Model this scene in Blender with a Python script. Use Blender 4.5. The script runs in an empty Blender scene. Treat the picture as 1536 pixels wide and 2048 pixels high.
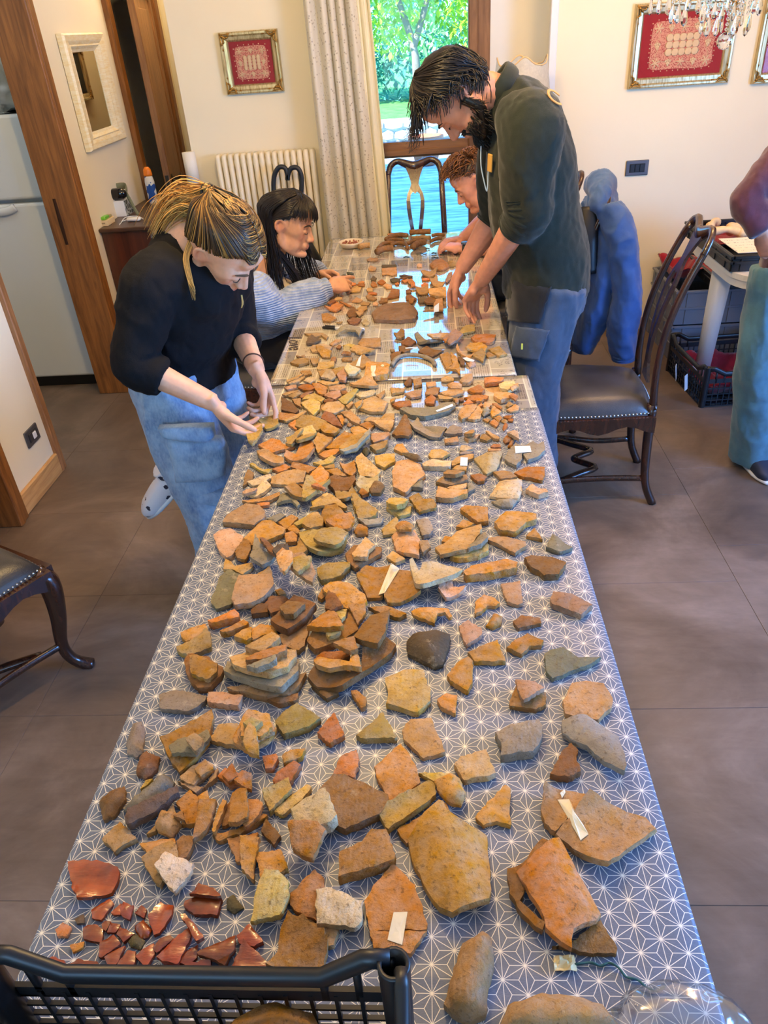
import bpy,bmesh,math,random
import numpy as np
from mathutils import Vector,Matrix,noise
from mathutils.geometry import delaunay_2d_cdt
SC=bpy.context.scene
COL=SC.collection
PI=math.pi
# ------------------------------------------------------------------ camera
CAM_H=1.74
F_PX=1482.0
RC=Matrix(((0.997,0.030,0.070),(0.042,0.551,-0.834),(-0.064,0.834,0.548)))
_u=RC.col[2].normalized();_r=(RC.col[0]-_u*RC.col[0].dot(_u)).normalized();_v=_u.cross(_r)
RC=Matrix((_r,_v,_u)).transposed()
cam_d=bpy.data.cameras.new('camera')
cam=bpy.data.objects.new('camera',cam_d);COL.objects.link(cam)
cam.matrix_world=Matrix.Translation((0,0,CAM_H))@RC.to_4x4()
cam_d.sensor_fit='VERTICAL';cam_d.sensor_height=24.0
cam_d.lens=24.0*F_PX/2048.0
cam_d.clip_start=0.02;cam_d.clip_end=200
SC.camera=cam
EYE=Vector((0,0,CAM_H))
# ------------------------------------------------------------------ sky, sun, daylight, exposure
SC.view_settings.view_transform='Standard'
SC.view_settings.look='None'
SC.view_settings.exposure=-0.45
SC.view_settings.gamma=1.0
SC.view_settings.use_curve_mapping=False
SC.cycles.use_denoising=True
SC.cycles.max_bounces=8
SC.cycles.transparent_max_bounces=12
SC.cycles.sample_clamp_indirect=6.0
SC.cycles.caustics_reflective=False
SC.cycles.caustics_refractive=False
W=bpy.data.worlds.new('sky');SC.world=W;W.use_nodes=True
_nt=W.node_tree;_nt.nodes.clear()
_o=_nt.nodes.new('ShaderNodeOutputWorld');_b=_nt.nodes.new('ShaderNodeBackground')
_sky=_nt.nodes.new('ShaderNodeTexSky');_sky.sky_type='NISHITA'
_sky.sun_disc=False;_sky.sun_elevation=math.radians(48);_sky.sun_rotation=math.radians(75)
_sky.altitude=200;_sky.air_density=1.0;_sky.dust_density=0.1;_sky.ozone_density=6.0
_b.inputs[1].default_value=1.7
_tn=_nt.nodes.new('ShaderNodeMix');_tn.data_type='RGBA';_tn.blend_type='MULTIPLY';_tn.inputs[0].default_value=1.0;_tn.inputs[7].default_value=(0.34,0.76,1.0,1)
_nt.links.new(_sky.outputs[0],_tn.inputs[6]);_nt.links.new(_tn.outputs[2],_b.inputs[0]);_nt.links.new(_b.outputs[0],_o.inputs[0])
def light(kind,name,loc,energy,color,**kw):
 d=bpy.data.lights.new(name,kind);d.energy=energy;d.color=color
 o=bpy.data.objects.new(name,d);COL.objects.link(o);o.location=loc
 for k,v in kw.items():
  if k=='aim':o.rotation_euler=(Vector(v)-Vector(loc)).to_track_quat('-Z','Y').to_euler()
  else:setattr(d,k,v)
 return o
sun=light('SUN','sun',(10,6,12),26.0,(0.92,0.97,1.0),angle=0.01)
sun.rotation_euler=Vector((0.50,0.50,-0.62)).to_track_quat('-Z','Y').to_euler()
BLUE=(0.15,0.39,1.0)
WARM=(1.0,0.72,0.40)
light('AREA','daylight_right_window',(3.22,1.0,1.30),300,BLUE,shape='RECTANGLE',size=1.5,size_y=1.3,aim=(0.2,1.3,0.7))
light('AREA','daylight_rear_window',(-0.6,-2.5,1.6),30,(0.62,0.78,1.0),shape='RECTANGLE',size=1.6,size_y=1.3,aim=(-0.4,2.0,0.8))
# ------------------------------------------------------------------ helpers
def lin(c):
 return tuple((x/255/12.92 if x<=10 else((x/255+0.055)/1.055)**2.4)for x in c)
def pray(px,py):
 return RC@Vector((px-768.0,-(py-1024.0),-F_PX))
def at_y(px,py,y):
 r=pray(px,py);return EYE+r*(y/r.y)
def at_x(px,py,x):
 r=pray(px,py);return EYE+r*(x/r.x)
def at_z(px,py,z):
 r=pray(px,py);return EYE+r*((z-CAM_H)/r.z)
def obj(name,data,mat=None,parent=None,smooth=False,loc=None):
 if isinstance(data,bmesh.types.BMesh):
  me=bpy.data.meshes.new(name);data.normal_update();data.to_mesh(me);data.free()
 else:me=data
 if mat is not None:
  for m in(mat if isinstance(mat,(list,tuple))else[mat]):me.materials.append(m)
 if smooth:me.shade_smooth()
 o=bpy.data.objects.new(name,me);COL.objects.link(o)
 if loc is not None:o.location=loc
 if parent is not None:o.parent=parent
 return o
def tag(o,label=None,cat=None,group=None,kind=None):
 if label:o['label']=label
 if cat:o['category']=cat
 if group:o['group']=group
 if kind:o['kind']=kind
 return o
def thing(name,label,cat,loc=(0,0,0),rz=0.0,group=None):
 o=bpy.data.objects.new(name,None);COL.objects.link(o)
 o.location=loc;o.rotation_euler=(0,0,rz);o.empty_display_size=0.05
 return tag(o,label,cat,group)
def struct(name,bm,mat,parent=None,smooth=False):
 o=obj(name,bm,mat,parent,smooth);o['kind']='structure';return o
def copy_tree(o,parent=None):
 c=o.copy();COL.objects.link(c)
 if parent is not None:c.parent=parent
 for ch in list(o.children):copy_tree(ch,c)
 return c
def box(bm,x0,x1,y0,y1,z0,z1,M=None,bev=0.0,seg=1,mi=0):
 vs=[Vector((x,y,z))for x in(x0,x1)for y in(y0,y1)for z in(z0,z1)]
 if M is not None:vs=[M@v for v in vs]
 v=[bm.verts.new(p)for p in vs]
 fs=[bm.faces.new([v[i]for i in f])for f in((0,1,3,2),(4,6,7,5),(0,4,5,1),(2,3,7,6),(0,2,6,4),(1,5,7,3))]
 for f in fs:f.material_index=mi
 if bev>0:
  es=list({e for f in fs for e in f.edges})
  r=bmesh.ops.bevel(bm,geom=es,offset=bev,segments=seg,affect='EDGES',profile=0.5)
  for f in r['faces']:f.material_index=mi
 return bm
def bx(*a,**k):return box(bmesh.new(),*a,**k)
def frames(pts):
 n=len(pts);T=[]
 for i in range(n):
  a=pts[max(i-1,0)];b=pts[min(i+1,n-1)]
  T.append((b-a).normalized())
 t0=T[0];up=Vector((0,0,1))if abs(t0.z)<0.9 else Vector((1,0,0))
 N=[(up-t0*up.dot(t0)).normalized()]
 for i in range(1,n):
  v=N[-1]-T[i]*N[-1].dot(T[i])
  N.append(v.normalized()if v.length>1e-6 else N[-1])
 return T,N
def loft(bm,pts,rad,seg=12,ref=None,cap=True,closed=False,mi=0,sq=2.0):
 """tube through pts, rad = r or (ra, rb) per point: ra along ref, rb across it"""
 pts=[Vector(p)for p in pts];T,N=frames(pts);rings=[]
 for i,p in enumerate(pts):
  r=rad[i]if isinstance(rad,(list,tuple))and not(len(rad)==2 and not isinstance(rad[0],(list,tuple))and len(pts)!=2)else rad
  ra,rb=r if isinstance(r,(list,tuple))else(r,r)
  n=N[i]
  if ref is not None:
   rf=Vector(ref[i]if isinstance(ref[0],(list,tuple,Vector))else ref)
   v=rf-T[i]*rf.dot(T[i])
   if v.length>1e-5:n=v.normalized()
  b=T[i].cross(n);ring=[]
  for k in range(seg):
   a=2*PI*k/seg;c,s=math.cos(a),math.sin(a)
   if sq!=2.0:
    q=(abs(c)**sq+abs(s)**sq)**(-1.0/sq);c*=q;s*=q
   ring.append(bm.verts.new(p+n*(ra*c)+b*(rb*s)))
  rings.append(ring)
 m=len(rings)
 for i in range(m if closed else m-1):
  a,b=rings[i],rings[(i+1)%m]
  for k in range(seg):
   f=bm.faces.new((a[k],a[(k+1)%seg],b[(k+1)%seg],b[k]));f.material_index=mi
 if cap and not closed:
  f=bm.faces.new(rings[0][::-1]);f.material_index=mi
  f=bm.faces.new(rings[-1]);f.material_index=mi
 return bm
def spline(pts,n):
 """Catmull-Rom through pts, n samples"""
 P=[Vector(p)for p in pts];out=[]
 m=len(P)-1
 for j in range(n):
  t=j/(n-1)*m;i=min(int(t),m-1);u=t-i
  p0=P[max(i-1,0)];p1=P[i];p2=P[i+1];p3=P[min(i+2,m)]
  out.append(0.5*((2*p1)+(p2-p0)*u+(2*p0-5*p1+4*p2-p3)*u*u+(3*p1-p0-3*p2+p3)*u**3))
 return out
def lerpl(vals,n):
 m=len(vals)-1;out=[]
 for j in range(n):
  t=j/(n-1)*m;i=min(int(t),m-1);u=t-i
  a,b=vals[i],vals[i+1]
  if isinstance(a,(list,tuple)):out.append(tuple(x+(y-x)*u for x,y in zip(a,b)))
  else:out.append(a+(b-a)*u)
 return out
def lathe(bm,prof,seg=24,c=(0,0,0),cap=True,mi=0):
 rings=[]
 for r,z in prof:
  rings.append([bm.verts.new((c[0]+r*math.cos(2*PI*k/seg),c[1]+r*math.sin(2*PI*k/seg),c[2]+z))for k in range(seg)])
 for a,b in zip(rings,rings[1:]):
  for k in range(seg):
   f=bm.faces.new((a[k],a[(k+1)%seg],b[(k+1)%seg],b[k]));f.material_index=mi
 if cap:
  bm.faces.new(rings[0][::-1]).material_index=mi;bm.faces.new(rings[-1]).material_index=mi
 return bm
def ball(bm,c,r,M=None,seg=12,rings=8):
 rx,ry,rz=r if isinstance(r,(list,tuple))else(r,r,r)
 R=Matrix.Translation(c)@((M.to_4x4())if M is not None else Matrix.Identity(4))@Matrix.Diagonal((rx,ry,rz,1))
 bmesh.ops.create_uvsphere(bm,u_segments=seg,v_segments=rings,radius=1.0,matrix=R)
 return bm
def prism(bm,poly,z0,z1,M=None,mi=0,holes=()):
 """polygon in xy (optionally with holes) extruded z0..z1, mapped by M"""
 pts=[Vector((x,y))for x,y in poly];loops=[list(range(len(pts)))]
 for h in holes:
  s=len(pts);pts+=[Vector((x,y))for x,y in h];loops.append(list(range(s,s+len(h))))
 ed=[(l[i],l[(i+1)%len(l)])for l in loops for i in range(len(l))]
 vo,eo,fo,ov,oe,of=delaunay_2d_cdt(pts,ed,[],0,1e-7)
 def inside(c,poly):
  r=False;n_=len(poly)
  for i in range(n_):
   (xa,ya),(xb,yb)=poly[i],poly[(i+1)%n_]
   if(ya>c[1])!=(yb>c[1])and c[0]<(xb-xa)*(c[1]-ya)/(yb-ya)+xa:r=not r
  return r
 keep=[]
 for f in fo:
  c=(sum(vo[i].x for i in f)/len(f),sum(vo[i].y for i in f)/len(f))
  if inside(c,poly)and not any(inside(c,h)for h in holes):keep.append(f)
 fo=keep
 mp=M if M is not None else Matrix.Identity(4)
 top=[bm.verts.new(mp@Vector((v.x,v.y,z1)))for v in vo];bot=[bm.verts.new(mp@Vector((v.x,v.y,z0)))for v in vo]
 cnt={}
 for f in fo:
  for i in range(len(f)):
   a,b=f[i],f[(i+1)%len(f)]
   cnt[(a,b)]=1
  bm.faces.new([top[i]for i in f]).material_index=mi
  bm.faces.new([bot[i]for i in reversed(f)]).material_index=mi
 for a,b in cnt:
  if(b,a)not in cnt:
   bm.faces.new((top[b],top[a],bot[a],bot[b])).material_index=mi
 return bm
# ------------------------------------------------------------------ materials
class NT:
 def __init__(s,name):
  s.m=bpy.data.materials.new(name);s.m.use_nodes=True;s.t=s.m.node_tree
  s.b=s.t.nodes['Principled BSDF'];s.out=s.t.nodes['Material Output']
 def n(s,kind,**kw):
  x=s.t.nodes.new('ShaderNode'+kind)
  for k,v in kw.items():setattr(x,k,v)
  return x
 def l(s,a,b):s.t.links.new(a,b)
 def math(s,op,a,b=None,c=None,clamp=False):
  x=s.n('Math',operation=op,use_clamp=clamp)
  for i,v in enumerate((a,b,c)):
   if v is None:continue
   if isinstance(v,(int,float)):x.inputs[i].default_value=v
   else:s.l(v,x.inputs[i])
  return x.outputs[0]
 def coord(s,kind='Object'):return s.n('TexCoord').outputs[kind]
 def mapping(s,vec,scale=(1,1,1),rot=(0,0,0),loc=(0,0,0)):
  x=s.n('Mapping');s.l(vec,x.inputs[0]);x.inputs['Scale'].default_value=scale;x.inputs['Rotation'].default_value=rot;x.inputs['Location'].default_value=loc
  return x.outputs[0]
 def noise(s,vec,scale,detail=3,rough=0.55,dist=0.0):
  x=s.n('TexNoise');s.l(vec,x.inputs['Vector']);x.inputs['Scale'].default_value=scale;x.inputs['Detail'].default_value=detail;x.inputs['Roughness'].default_value=rough;x.inputs['Distortion'].default_value=dist
  return x.outputs[0]
 def ramp(s,fac,stops,interp='LINEAR'):
  x=s.n('ValToRGB');s.l(fac,x.inputs[0]);r=x.color_ramp;r.interpolation=interp
  while len(r.elements)<len(stops):r.elements.new(0.5)
  for e,(p,c)in zip(r.elements,stops):
   e.position=p;e.color=(tuple(c)+(1,))[:4]if not isinstance(c,(int,float))else(c,c,c,1)
  return x.outputs[0]
 def mix(s,fac,a,b,blend='MIX'):
  x=s.n('Mix',data_type='RGBA',blend_type=blend)
  for sock,v in((x.inputs[0],fac),(x.inputs[6],a),(x.inputs[7],b)):
   if isinstance(v,(int,float)):sock.default_value=v
   elif isinstance(v,tuple):sock.default_value=(v+(1,))[:4]
   else:s.l(v,sock)
  return x.outputs[2]
 def bump(s,h,strength=0.3,dist=0.01):
  x=s.n('Bump');x.inputs['Strength'].default_value=strength;x.inputs['Distance'].default_value=dist
  s.l(h,x.inputs['Height']);s.l(x.outputs[0],s.b.inputs['Normal']);return x
 def set(s,**kw):
  nm=dict(color='Base Color',rough='Roughness',metal='Metallic',spec='Specular IOR Level',trans='Transmission Weight',ior='IOR',alpha='Alpha',coat='Coat Weight',coatr='Coat Roughness',sheen='Sheen Weight',sss='Subsurface Weight',em='Emission Color',ems='Emission Strength')
  for k,v in kw.items():
   sock=s.b.inputs[nm[k]]
   if isinstance(v,(int,float)):sock.default_value=v
   elif isinstance(v,tuple):sock.default_value=(v+(1,))[:4]
   else:s.l(v,sock)
  return s
MATS={}
def mat(name,rgb,rough=0.5,metal=0.0,nz=0.0,nscale=20.0,bump=0.0,bscale=60.0,stretch=(1,1,1),**kw):
 """simple procedural material: colour with noise mottling and fine relief"""
 if name in MATS:return MATS[name]
 t=NT(name);c=lin(rgb);co=t.mapping(t.coord(),scale=stretch)
 if nz>0:
  f=t.noise(co,nscale,4)
  t.set(color=t.ramp(f,[(0.3,tuple(x*(1-nz)for x in c)),(0.7,tuple(min(1,x*(1+nz))for x in c))]))
 else:t.set(color=c)
 t.set(rough=rough,metal=metal,**kw)
 if bump>0:t.bump(t.noise(co,bscale,4),bump,0.004)
 MATS[name]=t.m;return t.m
def wood(name,dark,light_,rough=0.45,axis='Z',scale=1.0,coat=0.0):
 if name in MATS:return MATS[name]
 t=NT(name)
 st={'X':(1.2,14,14),'Y':(14,1.2,14),'Z':(14,14,1.2)}[axis]
 co=t.mapping(t.coord(),scale=tuple(s*scale for s in st))
 f=t.noise(co,3.0,6,0.6,0.8)
 t.set(color=t.ramp(f,[(0.3,lin(dark)),(0.68,lin(light_))]),rough=rough,coat=coat,coatr=0.15)
 t.bump(f,0.12,0.003);MATS[name]=t.m;return t.m
M_WALL=mat('cream_plaster',(238,226,196),0.85,nz=0.03,nscale=1.6,bump=0.12,bscale=30)
M_WALLW=mat('white_plaster',(232,230,222),0.85,nz=0.03,nscale=2.0,bump=0.1,bscale=30)
M_CEIL=mat('ceiling_paint',(244,238,222),0.9)
M_OAK=wood('honey_wood',(96,58,24),(150,98,48),0.5)
M_OAKD=wood('brown_door_wood',(112,74,42),(168,122,78),0.5)
M_OAKL=wood('pale_skirting_wood',(176,128,74),(214,170,112),0.5,axis='Y')
M_WIN=wood('window_wood',(112,72,40),(150,104,62),0.5,axis='X')
M_WINV=wood('window_wood_upright',(100,66,40),(138,98,64),0.5)
M_BLACK=mat('black_plastic',(16,17,20),0.4)
M_DARK=mat('dark_void',(10,9,8),0.9)
M_STEEL=mat('switch_metal',(96,98,104),0.35,metal=0.6)
M_WHITE=mat('white_plastic',(228,230,232),0.35)
def clear_glass(name,refl):
 t=NT(name);tp=t.n('BsdfTransparent');gl=t.n('BsdfGlossy');gl.inputs['Roughness'].default_value=0.0;fr_=t.n('Fresnel');fr_.inputs[0].default_value=refl
 mx=t.n('MixShader');t.l(fr_.outputs[0],mx.inputs[0]);t.l(tp.outputs[0],mx.inputs[1]);t.l(gl.outputs[0],mx.inputs[2]);t.l(mx.outputs[0],t.out.inputs[0]);return t.m
M_GLASS=clear_glass('window_glass',1.25)
t=NT('slate_floor_tile');co=t.coord('Object');wp=t.n('NewGeometry').outputs['Position']
f1=t.noise(wp,1.5,7,0.62,1.2);f2=t.noise(t.mapping(wp,scale=(1.0,3.5,1)),6.0,6,0.65,0.6)
c1=t.ramp(f1,[(0.3,lin((80,68,60))),(0.5,lin((104,90,80))),(0.72,lin((132,118,108)))])
c2=t.ramp(f2,[(0.3,(0.30,0.30,0.30)),(0.75,(0.72,0.72,0.72))])
t.set(color=t.mix(0.35,c1,c2,'OVERLAY'),rough=t.math('ADD',t.math('MULTIPLY',f2,0.25),0.30),spec=0.4)
t.bump(f2,0.10,0.004)
M_TILE=t.m
M_GROUT=mat('floor_grout',(84,74,68),0.9)
# ------------------------------------------------------------------ room shell
TZ=0.76
XL=-1.85;YB=4.72
P=0.5865;X0=-1.866;Y0T=2.129
fl=struct('floor',bx(-4.0,3.3,-2.6,6.3,-0.06,-0.0015),M_GROUT)
tm=bx(0.0006,P-0.0006,0.0006,P-0.0006,-0.02,0.0,bev=0.0008)
tme=bpy.data.meshes.new('tile');tm.to_mesh(tme);tm.free();tme.materials.append(M_TILE)
for i in range(-4,9):
 for j in range(-9,8):
  x=X0+i*P;y=Y0T+j*P+(0.214 if i>=5 else 0.0)
  if x+P>3.3 or x<-4.0 or y<-2.6 or y+P>6.3:continue
  o=bpy.data.objects.new('tile',tme);COL.objects.link(o);o.location=(x,y,0);o.parent=fl
struct('ceiling',bx(-4.0,3.4,-2.7,6.4,2.75,2.85),M_CEIL)
struct('wall_upper_storey',bx(-11.0,4.5,-3.0,5.15,2.86,9.5),M_WALL)  # unseen block added above the ceiling to keep the sun off the terrace
struct('wall_wing',bx(-11.0,-4.15,-3.0,5.15,0.0,2.86),M_WALL)  # unseen widening of the house, added for its shadow
struct('wall_right',bx(3.3,3.45,-2.7,4.9,0,0.85),M_WALL)
wr=bmesh.new()
box(wr,3.3,3.45,-2.7,0.2,0.85,2.75);box(wr,3.3,3.45,1.8,4.9,0.85,2.75);box(wr,3.3,3.45,0.2,1.8,2.15,2.75)
struct('wall_right_upper',wr,M_WALL)
wb=bmesh.new()
box(wb,-1.98,-1.4,-2.75,-2.6,0,2.75);box(wb,0.2,3.45,-2.75,-2.6,0,2.75);box(wb,-1.4,0.2,-2.75,-2.6,0,0.95);box(wb,-1.4,0.2,-2.75,-2.6,2.25,2.75)
struct('wall_rear',wb,M_WALL)
wl=bmesh.new()
box(wl,-1.98,XL,-2.6,1.70,0,2.75);box(wl,-1.98,XL,2.66,3.14,0,2.75)
box(wl,-1.98,XL,4.15,5.20,0,2.75);box(wl,-1.98,XL,6.12,6.3,0,2.75)
box(wl,-1.98,XL,1.70,2.66,2.15,2.75);box(wl,-1.98,XL,3.14,4.15,2.15,2.75);box(wl,-1.98,XL,5.20,6.12,2.15,2.75)
struct('wall_left',wl,M_WALL)
WX0,WX1=-0.42,0.715
wk=bmesh.new()
box(wk,-1.36,WX0,YB,5.10,0,2.75);box(wk,WX1,3.45,YB,5.10,0,2.75);box(wk,WX0,WX1,YB,5.10,2.30,2.75)
struct('wall_back',wk,M_WALL)
wc=bmesh.new()
box(wc,-1.36,-1.22,5.10,6.3,0,2.75);box(wc,-2.0,-1.22,6.3,6.42,0,2.75)
struct('wall_corridor',wc,M_WALL)
wkn=bmesh.new()
box(wkn,-4.1,-4.0,-2.7,6.4,0,2.75);box(wkn,-4.0,-1.98,4.95,5.05,0,2.75);box(wkn,-4.0,-1.98,2.40,2.50,0,2.75);box(wkn,-4.0,-1.98,-2.75,-2.6,0,2.75);box(wkn,-4.0,-1.98,6.3,6.4,0,2.75)
struct('wall_kitchen',wkn,M_WALLW)
def casing(name,boxes,m=M_OAK,parent=None):
 b=bmesh.new()
 for q in boxes:box(b,*q,bev=0.004)
 return struct(name,b,m,parent)
tr=casing('trim_1',[(-1.995,-1.80,4.035,4.062,0,2.15),(-1.86,-1.80,4.06,4.085,0,2.15),(-1.86,-1.815,4.08,4.155,0,2.2),(-1.86,-1.80,3.10,4.16,2.12,2.22),(-1.995,-1.86,3.14,4.15,2.12,2.16)])
b=bmesh.new();p1=at_y(107,398,4.03);p2=at_y(128,490,4.03)
loft(b,[(p1.x,4.034,p1.z),(p1.x,4.033,(p1.z+p2.z)/2),(p1.x,4.034,p2.z)],[(0.008,0.002),(0.011,0.003),(0.008,0.002)],seg=8,ref=(1,0,0))
obj('strike_plate',b,mat('bronze',(62,38,24),0.4,metal=0.5),tr)
casing('trim_2',[(-1.995,-1.835,3.125,3.155,0,2.15),(-1.87,-1.828,3.10,3.13,0,2.15)],M_OAKD)
casing('trim_3',[(-1.995,-1.815,2.615,2.655,0,2.15),(-1.87,-1.822,2.65,2.70,0,2.2),(-1.995,-1.83,1.70,1.75,0,2.15)],M_OAK)
struct('baseboard_left',bx(XL,XL+0.018,2.70,3.10,0,0.105,bev=0.004),M_OAKL)
M_SKB=wood('skirting_beige',(150,128,102),(184,160,130),0.6,axis='X')
struct('baseboard_back',bx(WX1,3.3,YB-0.015,YB,0,0.075,bev=0.003),M_SKB)
struct('baseboard_back_left',bx(-1.36,WX0,YB-0.015,YB,0,0.075,bev=0.003),M_SKB)
struct('door_1',bx(-1.99,-1.95,1.75,2.615,0.005,2.12,bev=0.003),M_OAK)
casing('trim_4',[(-1.995,-1.815,5.15,5.215,0,2.15),(-1.995,-1.815,6.08,6.15,0,2.15),(-1.995,-1.815,5.15,6.15,2.12,2.2)],M_OAK)
DL=0.80
leaf=thing('door_2',None,None,(-1.835,6.07,0),math.radians(10));leaf['kind']='structure'
b=bmesh.new()
box(b,-0.045,0,-DL,-DL+0.11,0.01,2.1,bev=0.003);box(b,-0.045,0,-0.11,0,0.01,2.1,bev=0.003)
for z0,z1 in((0.01,0.22),(0.78,0.90),(1.98,2.1)):box(b,-0.044,-0.001,-DL+0.11,-0.11,z0,z1,bev=0.003)
obj('door_frame',b,M_OAKD,leaf)
b=bmesh.new();box(b,-0.034,-0.012,-DL+0.10,-0.10,0.2,2.0)
box(b,-0.03,-0.007,-DL+0.16,-0.16,0.95,1.93,bev=0.006);box(b,-0.03,-0.007,-DL+0.16,-0.16,0.27,0.73,bev=0.006)
obj('door_panel',b,M_OAKD,leaf)
M_BRZ=mat('dark_bronze',(58,46,36),0.35,metal=0.7)
b=bmesh.new();Rx=Matrix.Rotation(PI/2,4,'Y')
bmesh.ops.create_cone(b,cap_ends=True,segments=16,radius1=0.026,radius2=0.024,depth=0.008,matrix=Matrix.Translation((0.004,-DL+0.06,0.975))@Rx)
loft(b,spline([(0.0,-DL+0.06,0.975),(0.045,-DL+0.06,0.975),(0.055,-DL+0.085,0.977),(0.055,-DL+0.13,0.970),(0.052,-DL+0.17,0.985)],14),0.0085,seg=8)
obj('door_handle',b,M_BRZ,leaf,True)
b=bmesh.new()
bmesh.ops.create_cone(b,cap_ends=True,segments=16,radius1=0.026,radius2=0.024,depth=0.008,matrix=Matrix.Translation((0.004,-DL+0.06,0.80))@Rx)
box(b,0.006,0.03,-DL+0.045,-DL+0.08,0.795,0.806,bev=0.003)
obj('lock_turn',b,M_BRZ,leaf)
obj('latch_plate',bx(-0.034,-0.012,-DL-0.002,-DL+0.001,0.83,1.0),M_BRZ,leaf)
YW=4.98
win=thing('window_1',None,None,(0,0,0));win['kind']='structure'
SX0,SX1=-0.40,0.262
b=bmesh.new()
pTz=at_y(775,285,YW).z;pBz=at_y(775,316,YW).z
box(b,SX1,SX1+0.055,YW-0.03,YW+0.04,0.0,2.3,bev=0.006);box(b,SX1+0.05,SX1+0.125,YW-0.005,YW+0.06,0.0,2.3,bev=0.006)
box(b,WX0,SX0+0.02,YW-0.03,YW+0.06,0.0,2.3,bev=0.006)
obj('window_stile',b,M_WINV,win)
b=bmesh.new()
box(b,SX0,SX1,YW-0.028,YW+0.035,pBz,pTz,bev=0.006);box(b,SX0,SX1,YW-0.04,YW-0.02,pBz+0.01,pBz+0.045,bev=0.004)
obj('window_transom',b,M_WIN,win)
obj('window_sill_rail',bx(SX0,SX1,YW-0.03,YW+0.04,0.0,0.11,bev=0.005),M_WIN,win)
obj('window_head',bx(WX0,SX1+0.12,YW-0.03,YW+0.06,2.22,2.3,bev=0.005),M_WIN,win)
obj('window_pane',bx(SX0,SX1,YW+0.002,YW+0.008,pTz,2.22),M_GLASS,win)
obj('window_pane',bx(SX0,SX1,YW+0.002,YW+0.008,0.11,pBz),M_GLASS,win)
struct('wall_window_cheek',bx(SX1+0.12,WX1,YW+0.0,5.12,0,2.3),M_WALLW)
struct('trim_5',bx(WX1-0.035,WX1+0.006,YB-0.006,YB+0.03,0.0,2.3,bev=0.004),M_WHITE)
# ------------------------------------------------------------------ garden
GZ=-0.10
t=NT('terrace_stone');wp=t.n('NewGeometry').outputs['Position']
f1=t.noise(t.mapping(wp,scale=(0.5,2.2,1)),3.0,6,0.65,1.0)
t.set(color=t.ramp(f1,[(0.32,lin((96,118,140))),(0.52,lin((176,196,214))),(0.7,lin((232,240,246)))]),rough=0.8);M_TERR=t.m
b=bmesh.new();g=16
bmesh.ops.create_grid(b,x_segments=g,y_segments=g,size=1.0,matrix=Matrix.Translation((0,9.3,GZ))@Matrix.Diagonal((7,4.2,1,1)))
for v in b.verts:v.co.z+=0.02*noise.noise(v.co*1.3)
struct('terrace',b,M_TERR)
M_LAWN=mat('lawn',(86,150,62),0.9,nz=0.4,nscale=5.0,bump=0.6,bscale=40)
b=bmesh.new()
bmesh.ops.create_grid(b,x_segments=24,y_segments=24,size=1.0,matrix=Matrix.Translation((0,26,-0.25))@Matrix.Diagonal((26,16,1,1)))
for v in b.verts:v.co.z+=0.16*noise.noise(v.co*0.4)+max(0,v.co.y-16)*0.03
struct('lawn_ground',b,M_LAWN,smooth=True)
t=NT('pale_field_stone');f1=t.noise(t.coord(),6.0,5)
t.set(color=t.ramp(f1,[(0.3,lin((178,184,182))),(0.7,lin((244,244,238)))]),rough=0.9);t.bump(f1,0.4,0.02);M_STONE=t.m
dry=struct('wall_garden',bx(-6.0,6.0,13.75,14.05,-0.6,0.42),M_STONE)
rng=random.Random(5);stones=[]
for k in range(5):
 b=bmesh.new();bmesh.ops.create_icosphere(b,subdivisions=1,radius=0.5)
 for v in b.verts:
  v.co=Vector((max(-0.42,min(0.42,v.co.x)),max(-0.42,min(0.42,v.co.y)),max(-0.40,min(0.40,v.co.z))))+0.06*Vector(noise.noise_vector(v.co*3+Vector((k*5,0,0))))
 me=bpy.data.meshes.new('stone');b.to_mesh(me);b.free();me.materials.append(M_STONE);stones.append(me)
z=-0.35
for row in range(5):
 x=-1.3+rng.random()*0.1
 while x<1.7:
  w=0.16+rng.random()*0.17;h=0.16
  o=bpy.data.objects.new('stone',rng.choice(stones));COL.objects.link(o);o.parent=dry
  o.location=(x+w/2,13.70+rng.random()*0.04,z+h/2);o.scale=(w*1.16,0.30,h*1.2)
  x+=w
 z+=0.16
b=bmesh.new();pp=at_z(853,330,GZ)
lathe(b,[(0.10,0),(0.17,0.02),(0.235,0.30),(0.25,0.34),(0.27,0.34),(0.27,0.41),(0.235,0.41),(0.22,0.33),(0.02,0.32)],24)
pot=thing('flower_pot','terracotta flower pot on the terrace outside the garden window','pot',(pp.x,pp.y,GZ))
obj('pot_body',b,mat('terracotta',(196,112,78),0.8,nz=0.15),pot,True)
b=bmesh.new();lathe(b,[(0.02,0.335),(0.20,0.335),(0.22,0.345),(0.1,0.37),(0.01,0.375)],16)
obj('soil',b,mat('soil',(70,54,40),0.95,nz=0.3),pot)
def leaf_mat(name,rgb,tr):
 t=NT(name);oi=t.n('NewGeometry').outputs['Position'];f=t.noise(oi,2.4,3);c=lin(rgb)
 col=t.ramp(f,[(0.35,tuple(x*0.6 for x in c)),(0.65,tuple(min(1,x*1.25)for x in c))])
 t.set(color=col,rough=0.55)
 tl=t.n('BsdfTranslucent');t.l(col,tl.inputs[0]);mx=t.n('MixShader');mx.inputs[0].default_value=tr
 t.l(t.b.outputs[0],mx.inputs[1]);t.l(tl.outputs[0],mx.inputs[2]);t.l(mx.outputs[0],t.out.inputs[0]);return t.m
M_LEAF1=leaf_mat('sunlit_leaf',(176,206,74),0.55)
M_LEAF2=leaf_mat('blue_green_leaf',(92,168,150),0.4)
M_LEAF3=leaf_mat('olive_leaf',(150,196,140),0.45)
M_BARK=mat('grey_bark',(120,112,100),0.9,nz=0.35,nscale=12,bump=0.6,bscale=30,stretch=(1,1,0.3))
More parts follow.
